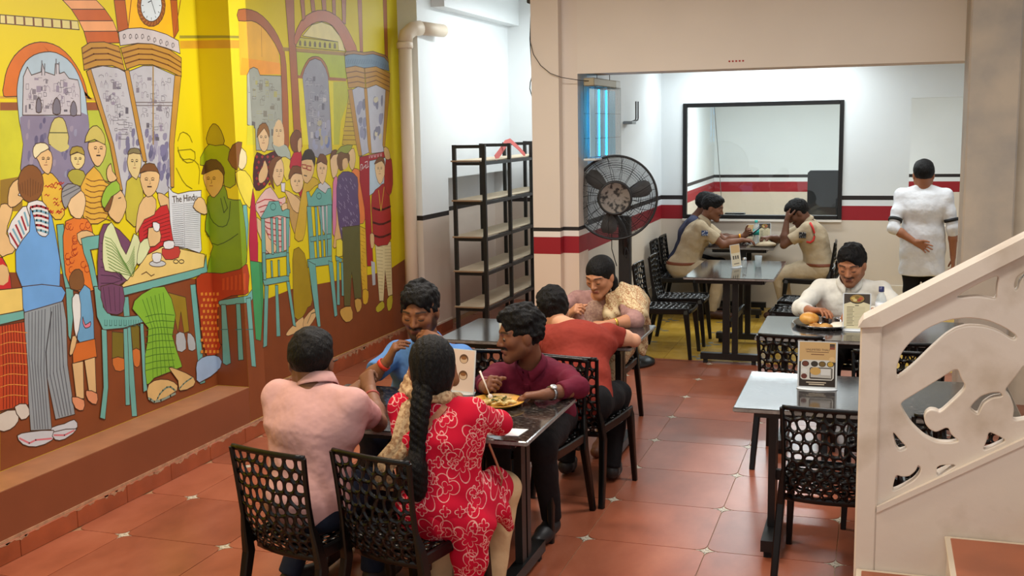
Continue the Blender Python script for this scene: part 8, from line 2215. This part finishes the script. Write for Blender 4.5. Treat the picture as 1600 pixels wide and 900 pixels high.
B 176 p0 27 4119 1999 23 7 21 -1 5 -16 -3 -19 -12 -13 -16 -7 -18 5 -13 10 2 18
B 175 p0 27 4179 2184 17 8 16 -2 3 -18 -3 -21 -9 -14 -12 -8 -15 5 -10 12 3 19
B 175 p0 27 4189 2345 17 11 14 -5 2 -29 -5 -34 -9 -25 -12 -14 -13 8 -9 21 4 35
B 25 p0 27 4026 2331 26 11 24 -4 6 -25 -5 -30 -15 -21 -18 -12 -19 7 -14 17 2 30
B 175 p0 27 4071 2324 20 11 18 -5 3 -28 -5 -33 -11 -24 -14 -13 -15 7 -11 20 4 34
B 175 p0 27 4084 2301 18 10 17 -4 3 -24 -4 -30 -10 -21 -14 -11 -15 6 -10 18 4 29
B 176 p0 27 4037 2328 38 8 36 0 10 -15 -5 -19 -20 -12 -26 -7 -26 3 -19 10 -2 17
B 176 p0 27 4033 2028 23 7 22 -1 6 -16 -4 -19 -12 -12 -17 -7 -18 5 -13 10 2 17
B 175 p0 27 4045 2064 24 7 23 -2 5 -15 -4 -19 -12 -13 -17 -6 -18 4 -14 10 2 18
B 25 p0 27 4132 2181 32 11 31 -5 7 -30 -6 -35 -18 -26 -23 -14 -23 8 -15 22 1 36
B 37 o0 27 3524 2384 80 10 120 -480 24 -95 -64 -4 -41 100
B 37 o0 27 3839 2406 58 5 40 -502 6 -78 -52 1 -20 79
B 37 o0 27 4289 2407 84 -7 -139 -497 -9 -22 -34 1 -12 22
B 177 o0 27 3489 2667 172 37 204 4 179 17 235 -18 87 -45 14 -86 -279 25 -247 -17 -361 -16
B 178 o0 27 3478 2673 32 29 153 18 187 -3 196 22 251 -21 71 -32 4 -32 -94 44 -234 16 -196 -21 -188 0
B 179 s4 27 3520 2639 14 -37
B 179 s4 27 3553 2641 15 -37
B 179 s4 27 3586 2643 15 -37
B 179 s4 27 3620 2644 15 -37
B 179 s4 27 3653 2646 15 -37
B 179 s4 27 3687 2648 16 -38
B 179 s4 27 3721 2650 16 -38
B 179 s4 27 3756 2651 15 -37
B 179 s4 27 3790 2653 16 -38
B 179 s4 27 3825 2655 16 -38
B 179 s4 27 3860 2657 16 -38
B 179 s4 27 3896 2659 16 -39
B 179 s4 27 3931 2660 17 -38
B 179 s4 27 3967 2662 16 -38
B 179 s4 27 4003 2664 17 -38
B 179 s4 27 4039 2660 17 -38
B 179 s4 27 4075 2657 17 -39
B 179 s4 27 4111 2653 17 -39
B 179 s4 27 4148 2649 17 -39
B 179 s4 27 4185 2645 17 -39
B 179 s4 27 4222 2641 17 -39
B 179 s4 27 4259 2637 18 -40
B 179 s4 27 4297 2633 18 -40
B 179 s4 27 4335 2629 18 -40
B 37 o0 27 3493 2568 190 25 174 -11 5 -175 -133 10 -191 -19
B 38 s6 27 3504 2526 190 23 164 -11
B 38 s6 27 3515 2483 191 22 153 -11
B 38 s6 27 3526 2441 192 20 142 -10
B 37 o0 27 3864 2582 237 25 292 -48 -21 -168 -285 53 -206 -37
B 38 s6 27 3868 2539 230 27 289 -49
B 38 s6 27 3872 2495 222 31 288 -51
B 38 s6 27 3877 2451 214 34 286 -52
F 180 o0 28 1335 1664 -19 22 0 66 14 72 5 13
B 180 o0 28 2017 1894 41 -10 57 -17 96 19 91 17 45 -16 3 -27 -68 -15 -76 -28 -18 -70 -19 -72 -71 -43 -75 -20 -48 6 -7 9 0 190 17 42
B 181 p0 28 1992 1862 21 13 19 -14 -22 -14
B 181 p0 28 2067 1859 21 14 19 -15 -21 -13
B 181 p0 28 2143 1857 22 14 19 -15 -22 -14
B 181 p0 28 2221 1855 22 13 19 -15 -22 -13
B 181 p0 28 2015 1821 21 14 18 -15 -21 -13
B 181 p0 28 2090 1819 21 13 19 -15 -21 -13
B 181 p0 28 2166 1816 22 13 20 -14 -22 -14
B 181 p0 28 1985 1783 21 13 18 -15 -21 -13
B 181 p0 28 2059 1780 22 13 18 -15 -21 -13
B 181 p0 28 2135 1777 22 13 19 -15 -22 -13
B 181 p0 28 2007 1742 21 13 19 -15 -22 -13
B 181 p0 28 2082 1739 22 13 19 -15 -22 -13
B 181 p0 28 2159 1735 22 14 19 -16 -22 -13
B 181 p0 28 1977 1704 21 13 18 -15 -21 -13
B 181 p0 28 2052 1700 21 13 19 -15 -22 -13
B 181 p0 28 2128 1696 21 13 20 -15 -22 -13
B 181 p0 28 1999 1663 21 13 19 -15 -21 -13
B 181 p0 28 2074 1659 22 13 19 -16 -22 -13
B 181 p0 28 2151 1654 22 14 19 -16 -22 -13
B 182 o0 28 2040 2059 30 22 43 3 44 -5 35 -22 6 -51 -12 -55 -25 -38 -33 -20 -35 6 -31 29 -20 66
B 55 s3 28 2070 2008 16 6 15 -6
B 56 s4 28 2073 2000 24 0
B 55 s3 28 2133 2008 16 5 15 -6
B 56 s4 28 2135 1999 25 0
B 55 s2 28 2116 1999 6 -22 -13 -2
B 57 s3 28 2094 1960 37 0
B 183 o0 28 2028 2001 8 38 33 49 45 17 46 0 29 -26 15 -33 3 -32 -12 -16 -24 37 -37 35 -60 -36
B 54 o0 28 2024 1732 27 29 34 27 20 32 18 14 24 -35 13 -49 -19 -39 -33 -30 -43 -16 -37 2 -11 28
B 184 o0 29 2236 1938 6 20 42 3 84 -6 85 -22 44 -52 5 -50 -58 -19 -79 9 -76 57
B 185 o0 29 2358 1848 65 1 68 -25 21 -50 -6 -54 -37 -40 -46 -16 -31 35 -21 54 -18 54
B 186 p0 29 2255 1944 -4 58 25 67 30 41 36 21 36 -6 27 -33 16 -78 -11 -74 -79 -15
B 186 p0 29 2272 2076 70 12 71 -13 6 -43 -19 -49 -27 -30 -32 -15 -34 8 -26 27 -17 54
B 55 s3 29 2298 2053 14 5 14 -6
B 56 s4 29 2300 2045 22 -1
B 55 s3 29 2354 2052 15 5 13 -5
B 56 s4 29 2356 2044 23 0
B 55 s2 29 2339 2044 5 -21 -11 -1
B 57 s3 29 2319 2008 33 -1
B 187 o0 30 2556 1879 62 20 54 -18 13 -86 -6 -108 -14 -109 -27 -66 -45 54 -48 90 -45 59 -23 55 28 62
B 188 o0 30 2507 1994 42 36 53 22 49 -6 33 -27 -7 -58 -29 -57 -40 -22 -42 -3 -30 13 -21 25 -13 37
B 54 o0 30 2624 1967 32 24 31 0 0 -48 -14 -52 -27 -17 -25 6 -6 41
F 189 o0 31 1314 1537 21 31 0 -51
B 189 o0 31 1968 1522 11 15 63 43 70 37 71 14 56 -45 52 -51 58 3 43 8 6 -32 -22 -34 -69 -7 -47 -9 74 -33 91 -54 18 -89 -10 -86 -8 -46 -52 -23 -171 -13 -157 26 -13 113 14 126 -57 61 -21 20
B 190 s6 31 1981 1523 37 6 74 13 88 -6 102 -25 53 -13
B 190 s6 31 2000 1488 31 4 63 7 82 -7 102 -24 53 -12
B 190 s6 31 2019 1454 25 1 51 2 76 -10 103 -21 53 -11
B 190 s6 31 2038 1419 19 -2 40 -3 70 -11 103 -20 53 -10
B 190 s6 31 2057 1384 14 -4 27 -8 65 -13 103 -18 53 -9
B 190 s6 31 2076 1349 8 -7 16 -13 59 -15 103 -16 53 -8
B 190 s6 31 2096 1314 2 -10 3 -18 53 -16 104 -14 53 -7
B 190 s6 31 2115 1278 -4 -12 -8 -23 47 -18 104 -12 53 -6
B 190 s6 31 2135 1242 -10 -14 -20 -28 41 -19 104 -10 53 -5
F 182 o0 31 1312 1473 23 0 0 -88 -14 23 -16 44
B 182 o0 31 1968 1417 8 0 48 -28 48 -67 52 -74 67 -43 46 -32 -24 -32 -50 -16 -44 7 -49 35 -64 88 -38 65
B 182 o0 31 2241 1804 57 27 59 5 27 -36 8 -51 -11 -45 -26 -39 -38 -27 -41 -7 -35 31 -23 47 1 50
B 55 s3 31 2277 1753 14 5 14 -6
B 56 s4 31 2279 1744 22 -1
B 55 s3 31 2333 1751 15 5 13 -6
B 56 s4 31 2335 1742 23 -1
B 55 s2 31 2320 1743 7 -24 -14 -1
B 57 s3 31 2297 1703 34 -2
B 191 o0 31 2171 1794 45 39 58 22 61 0 37 -12 -31 -9 -52 -20 -42 -47 -28 -56 8 -61 10 -41 -26 19 -28 46 -16 61
B 192 o0 31 2335 1653 67 -3 -16 -72 -48 9
B 182 o0 31 2334 1486 46 10 51 -5 15 -30 -9 -32 -41 -11 -44 5 -21 31
B 193 o0 32 2410 1530 66 21 84 -6 58 -21 37 -49 4 -111 -24 -104 -62 -28 -66 15 -37 56 -25 75 -31 83
B 194 o0 32 2387 1595 64 -15 84 -34 64 -33 40 -37 -5 -44 -32 -31 -50 6 -53 27 -36 43 -29 49 -37 43
B 182 o0 32 2479 1696 84 20 93 -5 27 -38 -4 -47 -23 -38 -39 -24 -54 -2 -50 21 -34 57
B 55 s3 32 2538 1659 15 4 15 -5
B 56 s4 32 2540 1652 24 -1
B 55 s3 32 2598 1656 15 4 15 -6
B 56 s4 32 2600 1649 24 -1
B 55 s2 32 2582 1650 6 -18 -12 -1
B 57 s3 32 2561 1620 36 -2
B 195 o0 32 2455 1700 26 39 45 35 70 -1 64 -17 30 -31 -4 -26 -62 10 -73 11 -44 -23 -30 -23 -20 6
B 196 o0 33 2695 1635 86 38 80 -3 59 -23 16 -35 -76 -15 -94 -40 -41 -121 -29 -130 -31 -80 -37 -44 -71 -4 -54 32 17 64 48 94 57 141
B 197 o0 33 2485 1123 77 11 86 -62 64 -191 33 -194 -31 -47 -54 -5 -42 -37 -47 -27 -69 -14 -56 36 -7 155 13 177 7 123
B 198 o0 33 2420 533 85 28 72 12 23 -44 -27 -52 -120 -15 -119 0 -32 11 11 18 42 21
B 198 o0 33 2596 554 78 36 85 21 48 -18 7 -36 -78 -51 -91 -42 -45 -4 -22 16 -5 36
B 199 s6 33 2644 509 72 67 80 -1
B 54 o0 33 2670 1810 96 14 97 -15 14 -47 -24 -58 -49 -48 -58 -29 -43 11 -30 36 -18 71
B 200 o0 33 2666 1816 23 35 39 35 56 12 55 -6 37 -31 20 -40 -8 -41 -19 -25 -8 25 -24 33 -77 5 -74 -3 -23 -4
B 201 s6 33 2673 1780 66 -7 5 -29 -64 8 -7 28
B 201 s6 33 2754 1767 67 -7 -8 -33 -62 10 3 30
B 56 s6 33 2695 1694 46 -8
B 202 o0 34 2925 1610 100 23 103 -50 21 -122 -11 -140 -17 -110 -38 -60 -81 37 -73 97 -24 173
B 182 o0 34 2924 1779 81 17 79 -10 7 -47 -22 -57 -32 -51 -39 -27 -42 24 -33 47 -14 56
B 55 s3 34 2962 1742 14 5 13 -6
B 56 s4 34 2964 1735 21 -1
B 55 s3 34 3016 1740 14 5 14 -6
B 56 s4 34 3018 1732 22 -1
B 55 s2 34 3002 1733 5 -21 -11 -1
B 57 s3 34 2982 1697 33 -1
B 203 o0 34 2902 1775 26 39 46 40 55 -2 48 -21 19 -39 -9 -32 -51 14 -61 21 -48 -13
B 204 o0 35 3181 1610 43 61 36 -20 0 -99 -15 -132 -15 -121 -22 -95 -40 -51 -30 30 12 210
B 182 o0 35 3155 1823 50 32 56 11 33 -26 13 -45 -14 -57 -30 -52 -40 -32 -39 -7 -21 34 -11 50 -7 49
B 205 o0 35 3147 1800 6 31 23 37 43 13 44 1 20 -15 0 -18 -36 -5 -46 -6 -34 -24
B 206 o0 35 3537 1688 56 26 75 -12 34 -34 27 -73 49 -153 22 -150 -79 -72 -88 0 -13 110 -3 145 -49 122
B 207 o0 35 3481 1854 52 29 58 2 24 -43 4 -58 -23 -50 -34 -34 -33 2 -28 28 -20 63
B 208 o0 35 3626 1210 140 -42 -7 -551 -103 12 -23 210
B 208 o0 35 3666 631 56 0 52 -28 0 -52 -25 -49 -45 -11 -42 16 -10 64
B 209 s3 35 3695 1161 50 -19
B 209 s3 35 3660 1133 80 -22
B 209 s3 35 3712 1096 34 -17
B 209 s3 35 3649 1071 100 -24
B 209 s3 35 3650 1040 54 -20
B 209 s3 35 3689 1004 53 -20
B 209 s3 35 3665 976 75 -23
B 209 s3 35 3678 943 16 -17
B 209 s3 35 3658 913 24 -17
B 209 s3 35 3636 885 41 -20
B 209 s3 35 3682 847 52 -20
B 209 s3 35 3637 822 28 -18
B 209 s3 35 3700 782 -4 -14
B 209 s3 35 3651 757 22 -18
B 209 s3 35 3664 723 47 -21
B 209 s3 35 3650 694 30 -19
B 210 o0 35 3228 1421 50 -20 47 -69 6 -113 -19 -107 -50 -35 -57 -6 -47 -12 -24 17 31 82 43 103 8 97
B 211 o0 35 3196 1126 117 2 -13 -150 -117 0
B 212 o0 35 3278 1658 86 35 103 -2 97 -19 73 -42 10 -59 -11 -95 18 -176 -9 -166 -100 -49 -115 -2 -77 -6 -59 39 -44 141 -22 164 9 136
B 213 s4 35 3275 1401 21 -23
B 213 s4 35 3569 1577 22 -24
B 213 s4 35 3493 1137 22 -24
B 213 s4 35 3465 1228 22 -25
B 213 s4 35 3302 1430 22 -23
B 213 s4 35 3298 1213 21 -24
B 213 s4 35 3365 1416 22 -24
B 213 s4 35 3592 1181 23 -25
B 213 s4 35 3602 1399 23 -24
B 213 s4 35 3418 1264 23 -25
B 213 s4 35 3436 1498 22 -23
B 213 s4 35 3416 1576 22 -23
B 213 s4 35 3368 1129 22 -25
B 213 s4 35 3588 1305 23 -24
B 213 s4 35 3440 1472 23 -23
B 213 s4 35 3304 1516 21 -23
B 213 s4 35 3514 1180 23 -24
B 213 s4 35 3372 1237 22 -24
B 213 s4 35 3520 1274 22 -25
B 213 s4 35 3478 1242 22 -24
B 213 s4 35 3377 1281 22 -24
B 213 s4 35 3359 1399 22 -23
B 213 s4 35 3518 1276 23 -24
B 213 s4 35 3342 1154 22 -24
B 213 s4 35 3481 1339 23 -24
B 213 s4 35 3265 1373 22 -23
B 213 s4 35 3340 1301 22 -24
B 213 s4 35 3406 1218 22 -25
B 213 s4 35 3470 1222 23 -24
B 213 s4 35 3374 1313 22 -24
B 213 s4 35 3501 1203 22 -25
B 213 s4 35 3366 1207 22 -24
B 213 s4 35 3554 1274 22 -24
B 213 s4 35 3438 1370 22 -24
B 213 s4 35 3304 1216 21 -24
B 213 s4 35 3587 1387 23 -24
B 213 s4 35 3489 1263 23 -25
B 213 s4 35 3529 1557 22 -24
B 213 s4 35 3527 1335 23 -24
B 213 s4 35 3494 1424 23 -24
B 213 s4 35 3463 1235 23 -24
B 213 s4 35 3470 1264 23 -24
B 213 s4 35 3288 1576 22 -22
B 213 s4 35 3406 1307 22 -24
B 213 s4 35 3328 1295 22 -24
B 213 s4 35 3500 1628 22 -23
B 213 s4 35 3436 1533 22 -24
B 213 s4 35 3299 1590 21 -23
B 213 s4 35 3385 1560 22 -24
B 213 s4 35 3350 1639 22 -23
B 213 s4 35 3427 1451 22 -24
B 213 s4 35 3468 1335 22 -24
B 213 s4 35 3325 1179 21 -24
B 213 s4 35 3268 1448 21 -23
B 213 s4 35 3361 1439 22 -23
B 213 s4 35 3287 1221 21 -24
B 213 s4 35 3411 1636 22 -23
B 213 s4 35 3491 1600 23 -23
B 214 o0 35 3310 1224 335 -13 -20 -646 -131 13 -38 242 -56 -291 -108 17
B 215 o0 35 3225 529 91 7 96 -13 33 -57 -6 -57 -58 -16 -71 7 -53 34 -37 40 -14 33
B 215 o0 35 3490 567 56 7 62 -18 18 -37 -8 -39 -41 -29 -48 -3 -32 59
B 216 o0 35 3268 1809 32 40 49 28 65 -1 59 -19 31 -30 -1 -39 -60 -47 -73 -35 -47 -1 -34 20 -20 39
B 217 o0 35 3248 1842 32 30 72 34 120 13 97 -4 -31 -36 -73 -35 -59 5 -58 12 -64 -13
B 54 p0 35 3372 1792 41 15 43 -4 14 -32 -8 -36 -46 -22 -46 -2 -10 39
B 218 o0 36 3696 1807 512 34 17 -51 -245 -32 -103 -242 15 -698 -122 13 -11 521 -74 245
B 219 o0 36 3892 1767 389 22 24 -224 -439 -109
B 220 p0 36 3849 870 79 -24 -4 -206 -60 3
B 221 s6 36 3715 1690 -2 14 -2 28 11 11 25 -6 5 -13 -14 -20 8 -4 30 15 25 12 20 10 3 -6 -15 -20 9 -6 33 9 17 5
B 221 s5 36 3800 1757 49 8 7 -38
B 221 s5 36 3896 1815 -2 -23
B 221 s5 36 3927 1816 11 -23
B 221 s5 36 3959 1818 -2 -23
B 221 s5 36 3990 1819 12 -23
B 221 s5 36 4022 1820 -2 -23
B 221 s5 36 4054 1822 12 -24
B 221 s5 36 4086 1823 -1 -23
B 221 s5 36 4119 1825 12 -24
B 221 s5 36 4152 1826 -2 -23
B 222 o0 37 3946 1029 341 -30 -4 -504 -97 -1 -47 251 -58 -280 -89 14
B 223 s3 37 3966 989 142 -22
B 223 s3 37 4150 969 134 -12
B 223 s3 37 3969 956 137 -21
B 223 s3 37 4148 939 134 -12
B 223 s3 37 3972 923 131 -21
B 223 s3 37 4146 909 133 -12
B 223 s3 37 3974 891 126 -21
B 223 s3 37 4143 880 134 -13
B 223 s3 37 3977 858 121 -21
B 223 s3 37 4141 850 133 -13
B 223 s3 37 3980 825 115 -20
B 223 s3 37 4138 821 134 -14
B 223 s3 37 3983 792 109 -20
B 223 s3 37 4136 791 133 -14
B 223 s3 37 3985 759 105 -19
B 223 s3 37 4133 761 134 -14
B 223 s3 37 3988 726 99 -19
B 223 s3 37 4131 731 134 -14
B 223 s3 37 3991 693 93 -18
B 223 s3 37 4128 702 134 -15
B 223 s3 37 3994 660 88 -18
B 223 s3 37 4126 672 134 -15
B 223 s3 37 3996 627 83 -18
B 223 s3 37 4124 642 133 -15
B 223 s3 37 3999 594 77 -17
B 223 s3 37 4121 612 134 -15
B 223 s3 37 4002 561 72 -17
B 223 s3 37 4119 583 133 -17
B 224 o0 37 3913 432 69 27 79 12 36 -30 0 -39 -70 -20 -77 -4 -37 23
B 224 o0 37 4159 471 62 24 61 -5 2 -55 -26 -59 -44 -24 -43 5 -19 54
B 225 o0 37 3912 1456 77 45 90 23 56 22 49 2 59 -15 46 -71 23 -219 -15 -214 -86 -53 -108 7 -98 0 -76 36 -25 108 -2 127 -7 112
B 225 o0 37 4183 1542 17 127 45 112 62 20 57 -39 18 -110 -8 -120 -37 -73 -50 -30 -61 35
B 226 s14 37 3929 1342 41 -9 83 -18 94 -3 106 11 54 6
B 226 s14 37 3918 1212 41 -9 83 -19 94 -5 106 10 54 6
B 226 s14 37 3908 1097 41 -10 83 -20 95 -6 106 9 53 5
B 227 s7 37 4059 1493 35 -193
B 227 s7 37 4181 1516 -87 -216
B 54 o0 37 4204 1879 44 5 53 -19 30 -47 5 -46 -49 -10 -57 14 -25 52
B 54 o0 37 3850 1110 39 11 40 -19 4 -54 -13 -54 -31 -19 -30 11 -13 62
B 182 o0 37 4010 1754 87 19 90 -14 23 -59 -12 -70 -45 -57 -56 -29 -44 26 -34 53 -20 70
B 55 s3 37 4049 1700 18 5 16 -7
B 56 s4 37 4052 1690 27 -1
B 55 s3 37 4117 1697 17 6 17 -7
B 56 s4 37 4119 1687 28 -1
B 55 s2 37 4099 1688 6 -26 -13 -1
B 57 s3 37 4075 1644 41 -2
B 228 o0 37 3988 1737 37 28 55 27 59 3 50 -12 22 -38 0 -31 -22 19 -40 25 -62 -7 -58 -12 -34 -6
F 229 o0 38 1241 1437 32 141 33 88 18 -64 8 -130 3 -165 -13 -137 -50 -16 -46 50 -3 104
F 230 o0 38 1225 1195 110 -22 0 -409 -28 -128 -62 23
B 230 o0 38 1968 1087 48 -10 -13 -276 -35 -163
B 84 o0 39 2022 1411 83 67 45 45 139 -5 45 -81 68 12 44 -9 -6 -64 -161 32 -254 -9
B 231 s4 39 2245 1477 -11 -16 -26 -7 -28 5 -16 16 2 18 19 12 29 1 23 -11 8 -18
B 84 o0 39 2026 1407 49 -4 -12 -408 -58 8
B 84 o0 39 2386 1381 54 -5 -43 -293 17 -134 -53 7
B 84 o0 39 2033 1135 339 -12 -4 -37 -338 13
B 84 o0 39 2156 1400 33 -3 -8 -277 -32 4
B 84 o0 39 2230 1396 38 -3 -11 -269 -38 4
B 84 o0 39 2315 1389 33 -3 -20 -264 -33 4
B 84 o0 39 2004 954 379 -20 8 -46 -369 15
B 84 o0 39 2023 1151 38 -5 -8 -204 -40 6
B 84 o0 39 2366 1112 39 -5 -12 -180 -34 4
F 84 o0 39 1335 586 -6 -1 6 40
B 84 o0 39 2029 907 52 -13 -64 -449 -49 -3 0 43
B 84 o0 39 2180 885 41 -6 -1 -398 -57 8
B 84 o0 39 2345 894 46 -11 68 -370 -44 18
B 84 o0 39 2130 1078 23 -3 0 -128 -23 3
B 84 o0 39 2235 1071 23 -3 -4 -123 -24 0
B 84 o0 40 2722 1560 39 4 33 -50 107 69 138 -55 48 39 56 -1 5 -142 -408 17
B 231 s4 40 2971 1512 -12 -16 -26 -7 -29 5 -18 15 2 18 20 12 30 1 25 -11 8 -17
B 84 o0 40 2719 1445 68 -5 30 -435 -87 11
B 84 o0 40 3066 1433 76 -5 -40 -457 -73 9
B 84 o0 40 2746 1196 358 -7 -4 -42 -344 9
B 84 o0 40 2845 1433 37 -2 7 -432 -35 5
B 84 o0 40 2931 1430 32 -3 1 -426 -33 4
B 84 o0 40 3002 1430 33 -3 -7 -425 -31 3
B 84 o0 40 2685 1021 419 -20 0 -70 -409 24
B 84 o0 40 2700 1009 92 -37 26 -6 40 -524 -49 6 -69 308
B 84 o0 40 3039 968 75 -20 46 -463 -53 -5
B 84 o0 40 3170 996 122 -42 -20 -31 -97 29
B 84 o0 40 3189 950 40 -5 -18 -379 -52 9
B 84 o0 40 3266 930 36 -5 -11 -292 -38 6"""
# ---------------------------------------------------------------- mural painted on the left wall
mural = tag(bpy.data.objects.new('mural', None), 'large yellow cafe scene mural covering the left wall', 'mural'); COL.objects.link(mural)
_pl = {'A': lambda u, z, d: (-2.85+d, u, z), 'F': lambda u, z, d: (-2.61+d, u, z), 'B': lambda u, z, d: (-3.0+d, u, z), 'S': lambda u, z, d: (u, 1.13-d, z)}
_lay = {k: [] for k in 'AFBS'}; _mm = {}
M_ol = mat('paint_outline', (72, 48, 30), .5)
def paint(ci_):
    c = MURAL_COLS[ci_]; return mat('paint_%02x%02x%02x' % tuple(c), tuple(c), .42, noise=.10, scale=7)
def layer_for(pl, pts):
    a = np.array(pts); lo, hi = a.min(0), a.max(0); l = 1+max([q[2] for q in _lay[pl] if (q[0] < hi).all() and (q[1] > lo).all()] or [0])
    _lay[pl].append((lo, hi, l)); return l
def ribbon(mb, pl, pts, w, d, closed=False):
    pts = [np.array(p) for p in pts]; n = len(pts); seg = n if closed else n-1; on = lambda p: pl != 'S' and min(abs(p[0]-1.13), abs(p[0]-1.335), abs(p[0]-4.595)) < .003 or p[1] < .362 and pl in 'AS'
    for i in range(seg):
        a, b_ = pts[i], pts[(i+1) % n]; t = b_-a; L = np.linalg.norm(t)
        if L < 1e-5 or (closed and ((on(a) and on(b_)) or (pl == 'S' and abs(t[0]) < .001 and (abs(a[0]+2.85) < .004 or abs(a[0]+2.61) < .004)))): continue
        t = t/L; nn = np.array((-t[1], t[0]))*w/2; e = t*w*.35
        mb.add([_pl[pl](*(a-e-nn), d), _pl[pl](*(b_+e-nn), d), _pl[pl](*(b_+e+nn), d), _pl[pl](*(a-e+nn), d)], [(0, 1, 2, 3)])
_parts = {}
for row in MURAL.split('\n'):
    t = row.split(); pl, ci_, kind, w, part = t[0], int(t[1]), t[2][0], int(t[2][1:] or 0), int(t[3]); q = np.cumsum(np.array(t[4:], float).reshape(-1, 2), 0)/1000
    mb, ms = _parts.setdefault(part, (MB(), [])); m = paint(ci_)
    if m not in ms: ms.append(m)
    d = .0004+.00009*layer_for(pl, q); mb.mi = ms.index(m)
    if kind == 's': ribbon(mb, pl, q, w*.0014, d)
    else:
        mb.add([_pl[pl](u, z, d) for u, z in q], [tuple(range(len(q)))])
        if kind == 'o':
            if M_ol not in ms: ms.append(M_ol)
            mb.mi = ms.index(M_ol); ribbon(mb, pl, q, .0048, d+.00004, True)
for part, (mb, ms) in sorted(_parts.items()): mb.build(MURAL_PARTS[part], ms, mural)
_np = [o for o in mural.children if o.name.startswith('painted_newspaper')][0]
text_mesh('The Hindu', .062, M_ol, mural, Matrix(((0, 0, 1, -2.8455), (1, 0, 0, .885), (0, 1, 0, 1.612), (0, 0, 0, 1))), 'painted_lettering')
print('MURAL LAYERS', {k: max([q[2] for q in v] or [0]) for k, v in _lay.items()})
